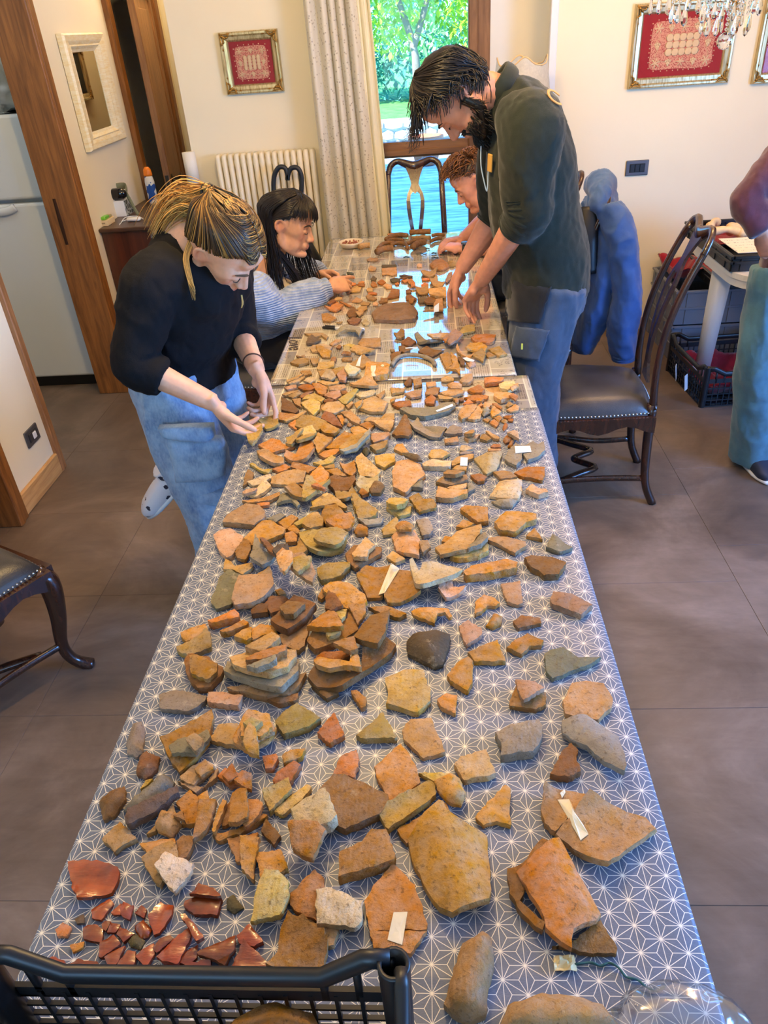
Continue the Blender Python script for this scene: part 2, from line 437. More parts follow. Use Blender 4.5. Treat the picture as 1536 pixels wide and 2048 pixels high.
def leaves(n,centres,size,seed):
 r=random.Random(seed);V=[];Fc=[]
 for _ in range(n):
  c,rad=centres[r.randrange(len(centres))]
  while True:
   d=Vector((r.uniform(-1,1),r.uniform(-1,1),r.uniform(-1,1)))
   if d.length<=1:break
  p=Vector(c)+d*rad
  q=Matrix.Rotation(r.uniform(0,6.28),3,'Z')@Matrix.Rotation(r.uniform(-1.2,1.2),3,'X')
  s=size*r.uniform(0.6,1.3);i=len(V)
  V+=[p+q@Vector((0,-s,0)),p+q@Vector((s*0.45,0,0.1*s)),p+q@Vector((0,s,0)),p+q@Vector((-s*0.45,0,0.1*s))]
  Fc.append((i,i+1,i+2,i+3))
 me=bpy.data.meshes.new('foliage');me.from_pydata([tuple(v)for v in V],[],Fc);return me
def tree(name,label,base,trunks,centres,n,size,m,seed):
 t_=thing(name,label,'tree',base)
 for k,(pts,r0)in enumerate(trunks):
  b=bmesh.new();sp=spline(pts,12)
  loft(b,sp,[r0*(1-0.75*i/11)for i in range(12)],seg=8)
  obj('trunk' if k==0 else 'branch',b,M_BARK,t_,True)
 f=obj('foliage',leaves(n,centres,size,seed),m,t_);f['kind']='stuff'
tp=at_y(846,240,15.0)
tree('tree','slender tree with a forked leaning trunk seen through the window',(tp.x,15.0,-0.3),[([(0,0,0),(-0.08,0,1.0),(-0.12,0,1.7),(-0.45,0.05,2.7),(-0.62,0,4.0)],0.10),([(-0.12,0,1.7),(0.15,0,2.4),(0.42,0,3.2),(0.6,0,3.9)],0.06),([(-0.35,0,2.4),(-0.85,0,2.9),(-1.1,0,3.4)],0.04)],[((-0.9,0,2.9),0.9),((0.6,0.2,2.8),0.9),((0.0,0,3.3),0.9),((1.1,0,2.2),0.7),((-0.5,0.3,2.2),0.7),((1.3,0,3.2),0.9),((-1.4,0,3.3),0.9)],5200,0.075,M_LEAF1,3)
tree('tree','broad pale green tree behind the forked tree outside',(2.6,19,-0.3),[([(0,0,0),(0.1,0,1.2),(0.0,0,2.2),(0.2,0,3.2)],0.12)],[((-1.2,0,2.4),1.4),((0.8,0,2.5),1.5),((-0.2,0,3.0),1.4),((-2.6,0,2.6),1.4),((1.4,0,1.2),1.1)],4600,0.12,M_LEAF3,9)
tree('shrub','bluish green hedge shrub beyond the dry stone garden wall',(-1.4,23.6,-0.3),[([(0,0,0),(0.0,0,1.0),(0.2,0,2.0)],0.10)],[((-1.0,0,1.5),1.6),((1.0,0,1.4),1.5),((2.6,0.4,1.3),1.4),((0,0,2.4),1.6),((4.2,0,1.5),1.5),((-2.4,0,2.2),1.6)],5200,0.13,M_LEAF2,12)
# ------------------------------------------------------------------ tables and cloths
TNX0,TNX1,TFX0,TFX1=-0.549,0.313,-0.547,0.276
YJ=2.284;YF=4.305
M_TT=wood('beech_board',(170,132,88),(204,168,122),0.5,axis='Y')
M_LEG=mat('table_leg_paint',(70,66,64),0.5)
def table(x0,x1,y0,y1,label):
 t_=thing('table',label,'table',((x0+x1)/2,(y0+y1)/2,0));ox,oy=(x0+x1)/2,(y0+y1)/2
 obj('tabletop',bx(x0-ox+0.006,x1-ox-0.006,y0-oy+0.006,y1-oy-0.006,TZ-0.032,TZ-0.003,bev=0.004),M_TT,t_)
 obj('apron',bx(x0-ox+0.05,x1-ox-0.05,y0-oy+0.06,y1-oy-0.06,TZ-0.09,TZ-0.032),M_TT,t_)
 for sx in(x0-ox+0.07,x1-ox-0.07):
  for sy in(y0-oy+0.1,y1-oy-0.1):
   b=bmesh.new();loft(b,[(sx,sy,0),(sx,sy,TZ-0.05)],[0.02,0.026],seg=10);obj('leg',b,M_LEG,t_,True)
 return t_
table(TNX0,TNX1,0.13,YJ-0.002,'near long table under the blue star patterned cloth')
table(TFX0,TFX1,YJ+0.002,YF,'far long table under the glossy newspaper print cloth')
t=NT('star_oilcloth');co=t.coord('Object');sp=t.n('SeparateXYZ');t.l(co,sp.inputs[0])
S=0.0333
x=t.math('SUBTRACT',sp.outputs[0],0.237);y=t.math('SUBTRACT',sp.outputs[1],0.479)
v_=t.math('DIVIDE',x,S*math.sqrt(3)/2)
u_=t.math('SUBTRACT',t.math('DIVIDE',y,S),t.math('MULTIPLY',v_,0.5))
uf=t.math('FRACT',t.math('ADD',u_,100.0));vf=t.math('FRACT',t.math('ADD',v_,100.0))
sm=t.math('ADD',uf,vf);up=t.math('GREATER_THAN',sm,1.0)
def pick(a,b):
 return t.math('ADD',t.math('MULTIPLY',t.math('SUBTRACT',b,a),up),a)
a_=t.math('ABSOLUTE',t.math('SUBTRACT',1.0,sm));b_=pick(uf,t.math('SUBTRACT',1.0,uf));c_=pick(vf,t.math('SUBTRACT',1.0,vf))
mx=t.math('MAXIMUM',t.math('MAXIMUM',a_,b_),c_);mn=t.math('MINIMUM',t.math('MINIMUM',a_,b_),c_)
md=t.math('SUBTRACT',t.math('SUBTRACT',1.0,mx),mn)
d1=t.math('MULTIPLY',mn,S*0.866);d2=t.math('MULTIPLY',t.math('SUBTRACT',md,mn),S*0.5)
dist=t.math('MINIMUM',d1,d2)
line=t.math('SUBTRACT',1.0,t.math('SMOOTHSTEP',0.0,1.0,0.0))if False else None
mr=t.n('MapRange',interpolation_type='SMOOTHSTEP');t.l(dist,mr.inputs[0]);mr.inputs[1].default_value=0.00022;mr.inputs[2].default_value=0.00062;mr.inputs[3].default_value=1.0;mr.inputs[4].default_value=0.0
wv=t.noise(t.mapping(co,scale=(260,1800,1)),1.0,2);wv2=t.noise(co,7.0,3)
bg=t.ramp(wv,[(0.3,lin((86,97,118))),(0.7,lin((106,117,140)))])
t.set(color=t.mix(mr.outputs[0],bg,lin((238,234,222))),rough=0.42,spec=0.45)
cx=t.math('ABSOLUTE',t.math('SUBTRACT',t.math('FRACT',t.math('ADD',t.math('DIVIDE',sp.outputs[0],0.205),10.3)),0.5))
cy=t.math('ABSOLUTE',t.math('SUBTRACT',t.math('FRACT',t.math('ADD',t.math('DIVIDE',sp.outputs[1],0.32),10.1)),0.5))
cr=t.math('MINIMUM',t.math('MULTIPLY',cx,0.205),t.math('MULTIPLY',cy,0.32))
mr2=t.n('MapRange',interpolation_type='SMOOTHSTEP');t.l(cr,mr2.inputs[0]);mr2.inputs[1].default_value=0.0;mr2.inputs[2].default_value=0.016;mr2.inputs[3].default_value=1.0;mr2.inputs[4].default_value=0.0
hh=t.math('ADD',t.math('MULTIPLY',mr2.outputs[0],0.22),t.math('MULTIPLY',wv2,0.5))
t.bump(hh,0.55,0.006);M_STAR=t.m
t=NT('newsprint_oilcloth');co=t.coord('Object');sp=t.n('SeparateXYZ');t.l(co,sp.inputs[0])
cw,chh=0.098,0.125
ux=t.math('ADD',t.math('DIVIDE',sp.outputs[0],cw),50.0);colm=t.math('FLOOR',ux)
vy=t.math('ADD',t.math('DIVIDE',sp.outputs[1],chh),t.math('ADD',50.0,t.math('MULTIPLY',colm,0.37)));row=t.math('FLOOR',vy)
fy=t.math('FRACT',vy);fx=t.math('FRACT',ux)
cmb=t.n('CombineXYZ');t.l(colm,cmb.inputs[0]);t.l(row,cmb.inputs[1])
wn=t.n('TexWhiteNoise',noise_dimensions='2D');t.l(cmb.outputs[0],wn.inputs['Vector']);rnd=wn.outputs['Value']
base=t.ramp(rnd,[(0.0,lin((190,180,160))),(0.25,lin((164,158,152))),(0.45,lin((206,194,168))),(0.65,lin((156,146,136))),(0.85,lin((196,186,160)))],'CONSTANT')
ex=t.math('MINIMUM',fx,t.math('SUBTRACT',1.0,fx));ey=t.math('MINIMUM',fy,t.math('SUBTRACT',1.0,fy))
edge=t.math('MINIMUM',t.math('MULTIPLY',ex,cw),t.math('MULTIPLY',ey,chh))
bord=t.math('LESS_THAN',edge,0.0022)
st=t.math('FRACT',t.math('MULTIPLY',fx,13.0));ins=t.math('GREATER_THAN',edge,0.008)
wd=t.noise(t.mapping(co,scale=(90,260,1)),1.0,1)
txt=t.math('MULTIPLY',t.math('MULTIPLY',t.math('GREATER_THAN',st,0.55),t.math('GREATER_THAN',wd,0.46)),ins)
istxt=t.math('GREATER_THAN',t.math('FRACT',t.math('MULTIPLY',rnd,7.31)),0.42)
txt=t.math('MULTIPLY',txt,istxt)
eng=t.noise(co,55.0,5,0.7,1.5)
engm=t.math('MULTIPLY',t.math('MULTIPLY',t.math('GREATER_THAN',eng,0.56),t.math('GREATER_THAN',edge,0.018)),t.math('SUBTRACT',1.0,istxt))
c1=t.mix(t.math('MULTIPLY',txt,0.62),base,lin((82,72,62)))
c1=t.mix(t.math('MULTIPLY',engm,0.55),c1,lin((74,66,58)))
c1=t.mix(bord,c1,lin((232,222,192)))
t.set(color=c1,rough=0.08,spec=0.7,coat=1.0,coatr=0.05)
t.bump(t.noise(co,26.0,3,0.5),0.10,0.0016);M_NEWS=t.m
def cloth(name,label,x0,x1,y0,y1,z,m,drop,seed,near=True,far=True):
 """sheet with rounded fall over the long sides"""
 V=[];Fc=[]
 prof=[(x0-0.004,-drop),(x0-0.004,-0.012),(x0-0.002,-0.004),(x0+0.004,0.0)]
 nx=26;xs=prof+[(x0+0.004+(x1-x0-0.008)*i/nx,0.0)for i in range(1,nx)]+[(x1-0.004,0.0),(x1+0.002,-0.004),(x1+0.004,-0.012),(x1+0.004,-drop)]
 ny=int((y1-y0)/0.03)+2;ys=[y0+(y1-y0)*j/(ny-1)for j in range(ny)]
 for j,yy in enumerate(ys):
  for i,(xx,dz)in enumerate(xs):
   q=0.0
   if dz==0.0:q=-0.0008+0.0008*noise.noise(Vector((xx*7+seed,yy*7,0)))
   elif dz<=-drop+1e-6:
    q=0.006*noise.noise(Vector((yy*3.0,seed,0)));xx+=(0.010 if xx>0 else-0.010)*(0.5+noise.noise(Vector((yy*2.3,seed+4,0))))
   V.append((xx,yy,z+dz+q))
 n=len(xs)
 for j in range(ny-1):
  for i in range(n-1):Fc.append((j*n+i,j*n+i+1,(j+1)*n+i+1,(j+1)*n+i))
 me=bpy.data.meshes.new(name);me.from_pydata(V,[],Fc)
 o=obj(name,me,m,None,True);md_=o.modifiers.new('thick','SOLIDIFY');md_.thickness=0.0012;md_.offset=-1
 return tag(o,label,'tablecloth')
cloth('tablecloth','blue grey oilcloth printed with white star lattice on the near table',TNX0,TNX1,0.12,2.035,TZ,M_STAR,0.05,1)
cloth('tablecloth','strip of newspaper print oilcloth between the star cloth and the table joint',TNX0+0.001,TNX1-0.001,1.93,YJ-0.001,TZ-0.0018,M_NEWS,0.03,2)
far_cloth=cloth('tablecloth','shiny newspaper collage oilcloth covering the far table by the window',TFX0,TFX1,YJ+0.002,YF+0.002,TZ-0.0006,M_NEWS,0.05,3)
M_INK=mat('sepia_ink',(70,58,48),0.5)
def text_mesh(body,size,loc,rot,m,parent,name,depth=0.0003,shear=0.0,align='CENTER'):
 c=bpy.data.curves.new('lettering','FONT');c.body=body;c.size=size;c.extrude=depth;c.align_x=align;c.align_y='CENTER';c.shear=shear;c.resolution_u=3
 o=bpy.data.objects.new('lettering',c);COL.objects.link(o)
 dg=bpy.context.evaluated_depsgraph_get();me=bpy.data.meshes.new_from_object(o.evaluated_get(dg))
 bpy.data.objects.remove(o);bpy.data.curves.remove(c)
 r=obj(name,me,m,parent);r.location=loc;r.rotation_euler=rot;return r
lp=at_z(597,681,TZ)
text_mesh('Love',0.075,(lp.x-0.012,lp.y-0.02,TZ+0.0002),(0,0,math.radians(-80)),M_INK,far_cloth,'printed_word',shear=0.35)
# ------------------------------------------------------------------ chairs
t=NT('dark_mahogany');co=t.mapping(t.coord(),scale=(10,10,2));f=t.noise(co,4.0,5,0.6,0.6)
t.set(color=t.ramp(f,[(0.3,lin((34,18,12))),(0.7,lin((70,38,24)))]),rough=0.26,coat=0.4,coatr=0.12);M_MAH=t.m
t=NT('dark_leather');co=t.coord();f=t.noise(co,9.0,4);vo=t.n('TexVoronoi');vo.inputs['Scale'].default_value=260;t.l(co,vo.inputs['Vector'])
t.set(color=t.ramp(f,[(0.3,lin((40,42,48))),(0.7,lin((70,68,68)))]),rough=0.38,spec=0.5)
t.bump(t.math('ADD',t.math('MULTIPLY',vo.outputs['Distance'],0.3),f),0.25,0.004);M_LEATH=t.m
M_NAIL=mat('pewter_nail',(190,192,196),0.25,metal=0.9)
def make_chair(label,loc,rz,group='carved dining chairs with leather seats'):
 c=thing('dining_chair',label,'chair',loc,rz,group)
 fw,bw,d,sh=0.235,0.195,0.215,0.475
 def hw(y):return bw+(fw-bw)*(y+d)/(2*d)
 b=bmesh.new();n=14;G={}
 for i in range(n+1):
  for j in range(n+1):
   u,v=-1+2*i/n,-1+2*j/n
   uu=u*math.sqrt(1-0.10*v*v);vv=v*math.sqrt(1-0.12*u*u)
   y=vv*d;x=uu*hw(y)
   e=(1-abs(u)**3.2)*(1-abs(v)**3.2)
   G[i,j]=b.verts.new((x,y,sh-0.045+0.062*max(0,e)**0.42+0.002*noise.noise(Vector((x*14,y*14,3)))))
 for i in range(n):
  for j in range(n):b.faces.new((G[i,j],G[i+1,j],G[i+1,j+1],G[i,j+1]))
 bd=[G[i,0]for i in range(n)]+[G[n,j]for j in range(n)]+[G[n-i,n]for i in range(n)]+[G[0,n-j]for j in range(n)]
 lo=[b.verts.new((v.co.x,v.co.y,sh-0.062))for v in bd]
 for i in range(len(bd)):
  j=(i+1)%len(bd);b.faces.new((bd[j],bd[i],lo[i],lo[j]))
 b.faces.new(lo);edge=[Vector((v.co.x,v.co.y))for v in lo]
 s_=obj('seat',b,M_LEATH,c,True)
 b=bmesh.new();tot=0
 for i in range(len(edge)):
  p,q=edge[i],edge[(i+1)%len(edge)];k=2
  for m_ in range(k):
   r=p.lerp(q,m_/k);o_=r.normalized()*0.0015
   bmesh.ops.create_icosphere(b,subdivisions=1,radius=0.0048,matrix=Matrix.Translation((r.x+o_.x,r.y+o_.y,sh-0.052)))
 nl=obj('nail_trim',b,M_NAIL,s_,True);nl['kind']='stuff'
 b=bmesh.new()
 def rail(p,q):
  p,q=Vector(p),Vector(q);L=(q-p).length;dx=(q-p).normalized();nrm=Vector((dx.y,-dx.x))
  poly=[(0,0.0),(L,0.0)]+[(L-L*i/12,-0.050-0.016*math.cos(i/12*4*PI)*(1 if 0<i<12 else 1))for i in range(13)]
  M=Matrix(((dx.x,0,nrm.x,p.x),(dx.y,0,nrm.y,p.y),(0,1,0,sh-0.060),(0,0,0,1)))
  prism(b,poly,-0.022,0.0,M)
 rail((-fw+0.01,d),(fw-0.01,d));rail((fw-0.004,d),(bw-0.004,-d));rail((-bw+0.004,-d),(-fw+0.004,d));rail((bw,-d+0.02),(-bw,-d+0.02))
 obj('seat_rail',b,M_MAH,c)
 for sx in(-1,1):
  b=bmesh.new()
  pts=spline([(sx*(fw-0.028),d-0.03,sh-0.07),(sx*(fw-0.008),d-0.008,0.36),(sx*(fw-0.016),d-0.014,0.24),(sx*(fw-0.032),d-0.03,0.12),(sx*(fw-0.022),d-0.02,0.045),(sx*(fw+0.012),d+0.016,0.0)],22)
  loft(b,pts,lerpl([0.032,0.034,0.026,0.019,0.017,0.021],22),seg=10,sq=2.6)
  ball(b,(sx*(fw-0.04),d-0.032,0.375),(0.036,0.022,0.03))
  obj('leg',b,M_MAH,c,True)
  b=bmesh.new()
  loft(b,spline([(sx*(bw-0.02),-d+0.012,sh-0.02),(sx*(bw-0.022),-d+0.008,0.25),(sx*(bw-0.022),-d-0.005,0.1),(sx*(bw-0.02),-d-0.045,0.0)],12),lerpl([(0.021,0.018),(0.019,0.016),(0.016,0.015),(0.017,0.016)],12),seg=8,ref=(0,1,0),sq=3)
  obj('leg',b,M_MAH,c,True)
 def yb(z):
  u=(z-sh+0.03)/0.63;return-d+0.008-0.045*u+0.03*math.sin(u*PI)-0.085*u*u
 for sx in(-1,1):
  b=bmesh.new();zs=[sh-0.04+0.585*i/15 for i in range(16)]
  pts=[(sx*(bw-0.022-0.022*((z-sh)/0.6)**1.2 if z>sh else bw-0.022),yb(z),z)for z in zs]
  pts.append((sx*(bw-0.060),yb(1.052),1.052))
  loft(b,pts,lerpl([(0.016,0.020),(0.012,0.016),(0.012,0.017),(0.012,0.016)],17),seg=8,ref=(0,1,0),sq=2.8)
  obj('stile',b,M_MAH,c,True)
 b=bmesh.new();tx=bw-0.046
 pts=spline([(-tx-0.006,0,1.005),(-tx+0.012,0,1.052),(-tx+0.05,0,1.073),(-0.055,0,1.060),(0,0,1.042),(0.055,0,1.060),(tx-0.05,0,1.073),(tx-0.012,0,1.052),(tx+0.006,0,1.005)],33)
 pts=[(p.x,yb(p.z),p.z)for p in pts]
 loft(b,pts,lerpl([(0.012,0.016),(0.012,0.018),(0.012,0.017),(0.013,0.022),(0.014,0.030),(0.013,0.022),(0.012,0.017),(0.012,0.018),(0.012,0.016)],33),seg=8,ref=(0,1,0),sq=2.8)
 obj('top_rail',b,M_MAH,c,True)
 half=[(0.048,1.06),(0.050,1.035),(0.036,1.005),(0.026,0.975),(0.022,0.955),(0.030,0.935),(0.046,0.905),(0.053,0.87),(0.052,0.83),(0.044,0.77),(0.034,0.71),(0.026,0.66),(0.022,0.61),(0.026,0.56),(0.040,0.52),(0.052,0.49)]
 outl=half+[(-x,z)for x,z in reversed(half)]
 hh_=[(0.0,0.905),(0.012,0.915),(0.026,0.902),(0.031,0.87),(0.028,0.83),(0.021,0.77),(0.012,0.71),(0.004,0.66)]
 hole=hh_+[(-x,z)for x,z in reversed(hh_[1:])]
 outl=outl[::-1]
 b=bmesh.new();Mx=Matrix(((1,0,0,0),(0,0,1,0),(0,1,0,0),(0,0,0,1)))
 prism(b,outl,-0.006,0.006,Mx,holes=(hole,))
 for v in b.verts:v.co.y+=yb(v.co.z)
 obj('splat',b,M_MAH,c)
 zst=0.115
 for sx in(-1,1):
  b=bmesh.new()
  loft(b,spline([(sx*(fw-0.03),d-0.03,zst),(sx*(fw-0.05),d*0.3,zst+0.004),(sx*(bw-0.03),-d*0.3,zst),(sx*(bw-0.022),-d+0.0,zst+0.006)],12),(0.014,0.010),seg=8,ref=[(0,0,1)]*12)
  obj('side_stretcher',b,M_MAH,c,True)
 b=bmesh.new()
 loft(b,spline([(-fw+0.05,d*0.55,zst),(-0.13,d*0.2,zst),(-0.075,-0.03,zst),(-0.03,0.02,zst),(0,0.05,zst),(0.03,0.02,zst),(0.075,-0.03,zst),(0.13,d*0.2,zst),(fw-0.05,d*0.55,zst)],30),(0.013,0.016),seg=8,ref=[(0,0,1)]*30)
 obj('cross_stretcher',b,M_MAH,c,True)
 return c
CH=[make_chair('leather seated carved chair standing empty on the floor right of the near table',(0.655,2.845,0),math.radians(86))]
def chair(label,loc,rz):
 c=copy_tree(CH[0]);c.location=loc;c.rotation_euler=(0,0,rz);c['label']=label;CH.append(c);return c
chair('leather seated chair beside the left wall doorway, cut off by the frame',(-1.50,1.67,0),math.radians(-27))
chair('carved chair at the window end of the far table, pierced splat against the light',(-0.065,4.40,0),math.radians(180))
chair('carved chair behind the bearded man, the blue jacket over its back',(0.435,3.50,0),math.radians(88))
chair('carved chair with shining top rail that the long haired woman sits on',(-0.80,3.27,0),math.radians(-88))
chair('carved chair the curly haired young man sits on at the far table corner',(0.42,4.05,0),math.radians(92))
# ------------------------------------------------------------------ back wall things
M_RAD=mat('radiator_enamel',(232,220,190),0.4)
rad=thing('radiator','cream column radiator under the small framed lace on the far wall','radiator',(-0.9,4.65,0))
cb=bmesh.new();loft(cb,[(0,0,0.22),(0,0,0.235),(0,0,1.165),(0,0,1.18)],[(0.010,0.034),(0.0165,0.040),(0.0165,0.040),(0.010,0.034)],seg=14,ref=(1,0,0),sq=3.5)
cme=bpy.data.meshes.new('radiator_column');cb.to_mesh(cme);cb.free();cme.shade_smooth();cme.materials.append(M_RAD)
for i in range(16):
 o=bpy.data.objects.new('radiator_column',cme);COL.objects.link(o);o.parent=rad;o.location=(-0.29+0.0365*i,0,0)
for zz in(0.27,1.13):b=bmesh.new();loft(b,[(-0.29,0,zz),(0.26,0,zz)],0.02,seg=8);obj('radiator_header',b,M_RAD,rad,True)
for xx in(-0.2,0.17):obj('radiator_foot',bx(xx,xx+0.03,-0.02,0.02,0.0,0.26),M_RAD,rad);obj('wall_bracket',bx(xx,xx+0.03,0.0,0.068,0.3,0.33),M_RAD,rad)
t=NT('champagne_gilt');co=t.coord();f=t.noise(co,30,4);f2=t.noise(t.mapping(co,scale=(60,60,6)),2.0,3)
t.set(color=t.ramp(f2,[(0.3,lin((150,128,84))),(0.6,lin((206,190,146)))]),rough=0.32,metal=0.65);t.bump(f,0.15,0.002);M_GILT=t.m
M_ORN=mat('old_gold_ornament',(150,112,52),0.35,metal=0.75,nz=0.3,nscale=60,bump=0.4,bscale=120)
M_REDV=mat('crimson_mat',(150,18,28),0.8,nz=0.08,nscale=300)
t=NT('lace_net');co=t.coord();vo=t.n('TexVoronoi');vo.inputs['Scale'].default_value=190;t.l(co,vo.inputs['Vector'])
t.set(color=t.mix(t.math('GREATER_THAN',vo.outputs['Distance'],0.42),lin((168,58,52)),lin((214,150,122))),rough=0.9);M_NET=t.m
M_LACE=mat('ecru_lace_thread',(226,192,148),0.9,bump=0.4,bscale=300)
M_PGLASS=clear_glass('picture_glass',1.2)
def lace_picture(label,loc,w,h,rz,frame=0.048,nx=3,ny=2,group='gilt framed lace pieces on red'):
 """hangs in local xz, facing -y"""
 p=thing('framed_lace',label,'picture',loc,rz,group)
 prof=[(0.0,-0.004),(0.0,-0.022),(0.006,-0.030),(0.014,-0.030),(0.022,-0.022),(frame-0.010,-0.020),(frame-0.004,-0.014),(frame,-0.008),(frame,-0.004)]
 b=bmesh.new();cs=[(-w/2,-h/2,1,1),(w/2,-h/2,-1,1),(w/2,h/2,-1,-1),(-w/2,h/2,1,-1)]
 rows=[[b.verts.new((cx+sx*q,y,cz+sz*q))for q,y in prof]for cx,cz,sx,sz in cs]
 for i in range(4):
  A,B=rows[i],rows[(i+1)%4]
  for k in range(len(prof)-1):b.faces.new((A[k],B[k],B[k+1],A[k+1]))
  b.faces.new((A[0],A[-1],B[-1],B[0]))
 obj('frame_moulding',b,M_GILT,p)
 for cx,cz,sx,sz in cs:
  b=bmesh.new();s=frame*0.9
  def cv(pts,r):loft(b,spline([(cx+sx*x*s,-0.026,cz+sz*z*s)for x,z in pts],9),lerpl([r,r*1.2,r*0.5],9),seg=6)
  cv([(0.15,0.15),(0.6,0.5),(0.9,0.85)],0.006);cv([(0.2,0.2),(0.9,0.25),(1.5,0.2),(1.9,0.45)],0.005);cv([(0.2,0.2),(0.25,0.9),(0.2,1.5),(0.45,1.9)],0.005)
  cv([(0.6,0.5),(1.1,0.6),(1.25,0.3)],0.004);cv([(0.5,0.6),(0.6,1.1),(0.3,1.25)],0.004)
  for x,z,r in((0.45,0.45,0.009),(1.3,0.35,0.006),(0.35,1.3,0.006),(1.95,0.4,0.005),(0.4,1.95,0.005)):ball(b,(cx+sx*x*s,-0.027,cz+sz*z*s),r,seg=8,rings=5)
  obj('corner_ornament',b,M_ORN,p,True)
 iw,ih=w/2-frame,h/2-frame
 obj('red_mat',bx(-iw,iw,-0.008,-0.004,-ih,ih),M_REDV,p)
 lw,lh=iw*0.76,ih*0.78
 b=bmesh.new();N=60;ol=[]
 for k in range(N):
  a=2*PI*k/N;c,s=math.cos(a),math.sin(a);q=(abs(c)**10+abs(s)**10)**-0.1
  ol.append((c*q*lw*(1+0.012*math.sin(7*a)),s*q*lh*(1+0.02*math.sin(5*a+1))))
 Mx=Matrix(((1,0,0,0),(0,0,-1,-0.0085),(0,1,0,0),(0,0,0,1)))
 prism(b,ol,0,0.0012,Mx);net=obj('lace_ground',b,M_NET,p)
 b=bmesh.new()
 def flower(cx,cz,r,seed):
  ol=[]
  for k in range(30):
   a=2*PI*k/30;ol.append((cx+r*(0.55+0.45*math.cos(6*a+seed))*math.cos(a),cz+r*(0.55+0.45*math.cos(6*a+seed))*math.sin(a)))
  prism(b,ol,0.0012,0.0030,Mx)
 def grape(cx,cz,r):
  for dx,dz in((0,0.5),(-0.5,0.3),(0.5,0.3),(-0.25,-0.2),(0.25,-0.2),(0,-0.6),(0,0.0)):ball(b,(cx+dx*r,-0.0105,cz+dz*r),(r*0.3,0.0015,r*0.3),seg=7,rings=4)
 r=0.155*min(lw,lh)*2
 rx,rz_=lw-r*0.95,lh-r*0.95
 for sx in(-1,1):
  for sz in(-1,1):flower(sx*rx,sz*rz_,r*0.8,sx+sz)
 for i in range(1,nx+1):
  x=-rx+2*rx*i/(nx+1)
  for sz in(-1,1):(grape if i%2 else lambda a,c,q:flower(a,c,q*1.1,0.4))(x,sz*rz_,r*0.62)
 for i in range(1,ny):
  z=-rz_+2*rz_*i/ny
  for sx in(-1,1):grape(sx*rx,z,r*0.62)
 m_=40;pts=[]
 for k in range(m_):
  a=2*PI*k/m_;c,s=math.cos(a),math.sin(a);q=(abs(c)**8+abs(s)**8)**-0.125;wob=1+0.07*math.sin(9*a)
  pts.append((c*q*rx*wob,-0.0102,s*q*rz_*wob))
 loft(b,pts,0.0012,seg=5,closed=True,cap=False)
 for i in range(5 if nx>1 else 4):
  for j in range(3 if nx>1 else 4):
   n1,n2=(4,2)if nx>1 else(3,3)
   ball(b,(lw*0.42*(2*i/n1-1),-0.0102,lh*0.30*(2*j/n2-1)),(lw*0.13,0.0016,lh*0.17),seg=8,rings=4)
 per=2*(lw+lh)*2;k=int(per/0.028)
 for i in range(k):
  a=2*PI*i/k;c,s=math.cos(a),math.sin(a);q=(abs(c)**10+abs(s)**10)**-0.1
  ball(b,(c*q*(lw+0.006),-0.0095,s*q*(lh+0.006)),(0.0032,0.0014,0.0032),seg=6,rings=4)
 obj('lace_motif',b,M_LACE,net,True)
 obj('picture_glass',bx(-iw,iw,-0.0145,-0.013,-ih,ih),M_PGLASS,p)
 return p
lace_picture('small square gilt frame of lace on red above the radiator',(-0.930,YB-0.002,1.617),0.322,0.292,0.0,frame=0.046,nx=1,ny=2)
lace_picture('wide gilt frame of vine lace on red behind the chandelier drops',(1.378,YB-0.002,1.556),0.53,0.385,0.0,frame=0.05)
lace_picture('gilt frame of lace at the edge, right of the wide vine lace',(2.035,YB-0.002,1.54),0.53,0.385,0.0,frame=0.05)
lace_picture('gilt framed lace seen only as a reflection in the wall mirror',(-1.362,5.62,1.60),0.36,0.32,math.radians(-90),frame=0.046,nx=1,ny=2)
mi=thing('wall_mirror','cream and gilt framed mirror on the left wall above the sideboard','mirror',(XL+0.002,4.675,1.538),math.radians(90))
w,h,fr=0.575,0.545,0.125
prof=[(0.0,-0.002),(0.0,-0.030),(0.012,-0.040),(0.05,-0.036),(0.075,-0.028),(0.085,-0.030),(0.105,-0.018),(fr,-0.012),(fr,-0.002)]
b=bmesh.new();cs=[(-w/2,-h/2,1,1),(w/2,-h/2,-1,1),(w/2,h/2,-1,-1),(-w/2,h/2,1,-1)]
frz=0.085/fr
rows=[[b.verts.new((cx+sx*q,y,cz+sz*q*frz))for q,y in prof]for cx,cz,sx,sz in cs]
for i in range(4):
 A,B=rows[i],rows[(i+1)%4]
 for k in range(len(prof)-1):b.faces.new((A[k],B[k],B[k+1],A[k+1]))
 b.faces.new((A[0],A[-1],B[-1],B[0]))
t=NT('distressed_cream_gilt');co=t.coord();f=t.noise(t.mapping(co,scale=(8,8,40)),2.5,5,0.7)
t.set(color=t.ramp(f,[(0.35,lin((236,214,158))),(0.6,lin((246,236,206)))]),rough=0.4,metal=0.15);t.bump(f,0.2,0.003)
obj('mirror_frame',b,t.m,mi)
obj('mirror_glass',bx(-w/2+fr-0.004,w/2-fr+0.004,-0.010,-0.004,-h/2+0.08,h/2-0.08),NT('silvered_glass').set(color=(0.86,0.88,0.84),rough=0.02,metal=1.0).m,mi)
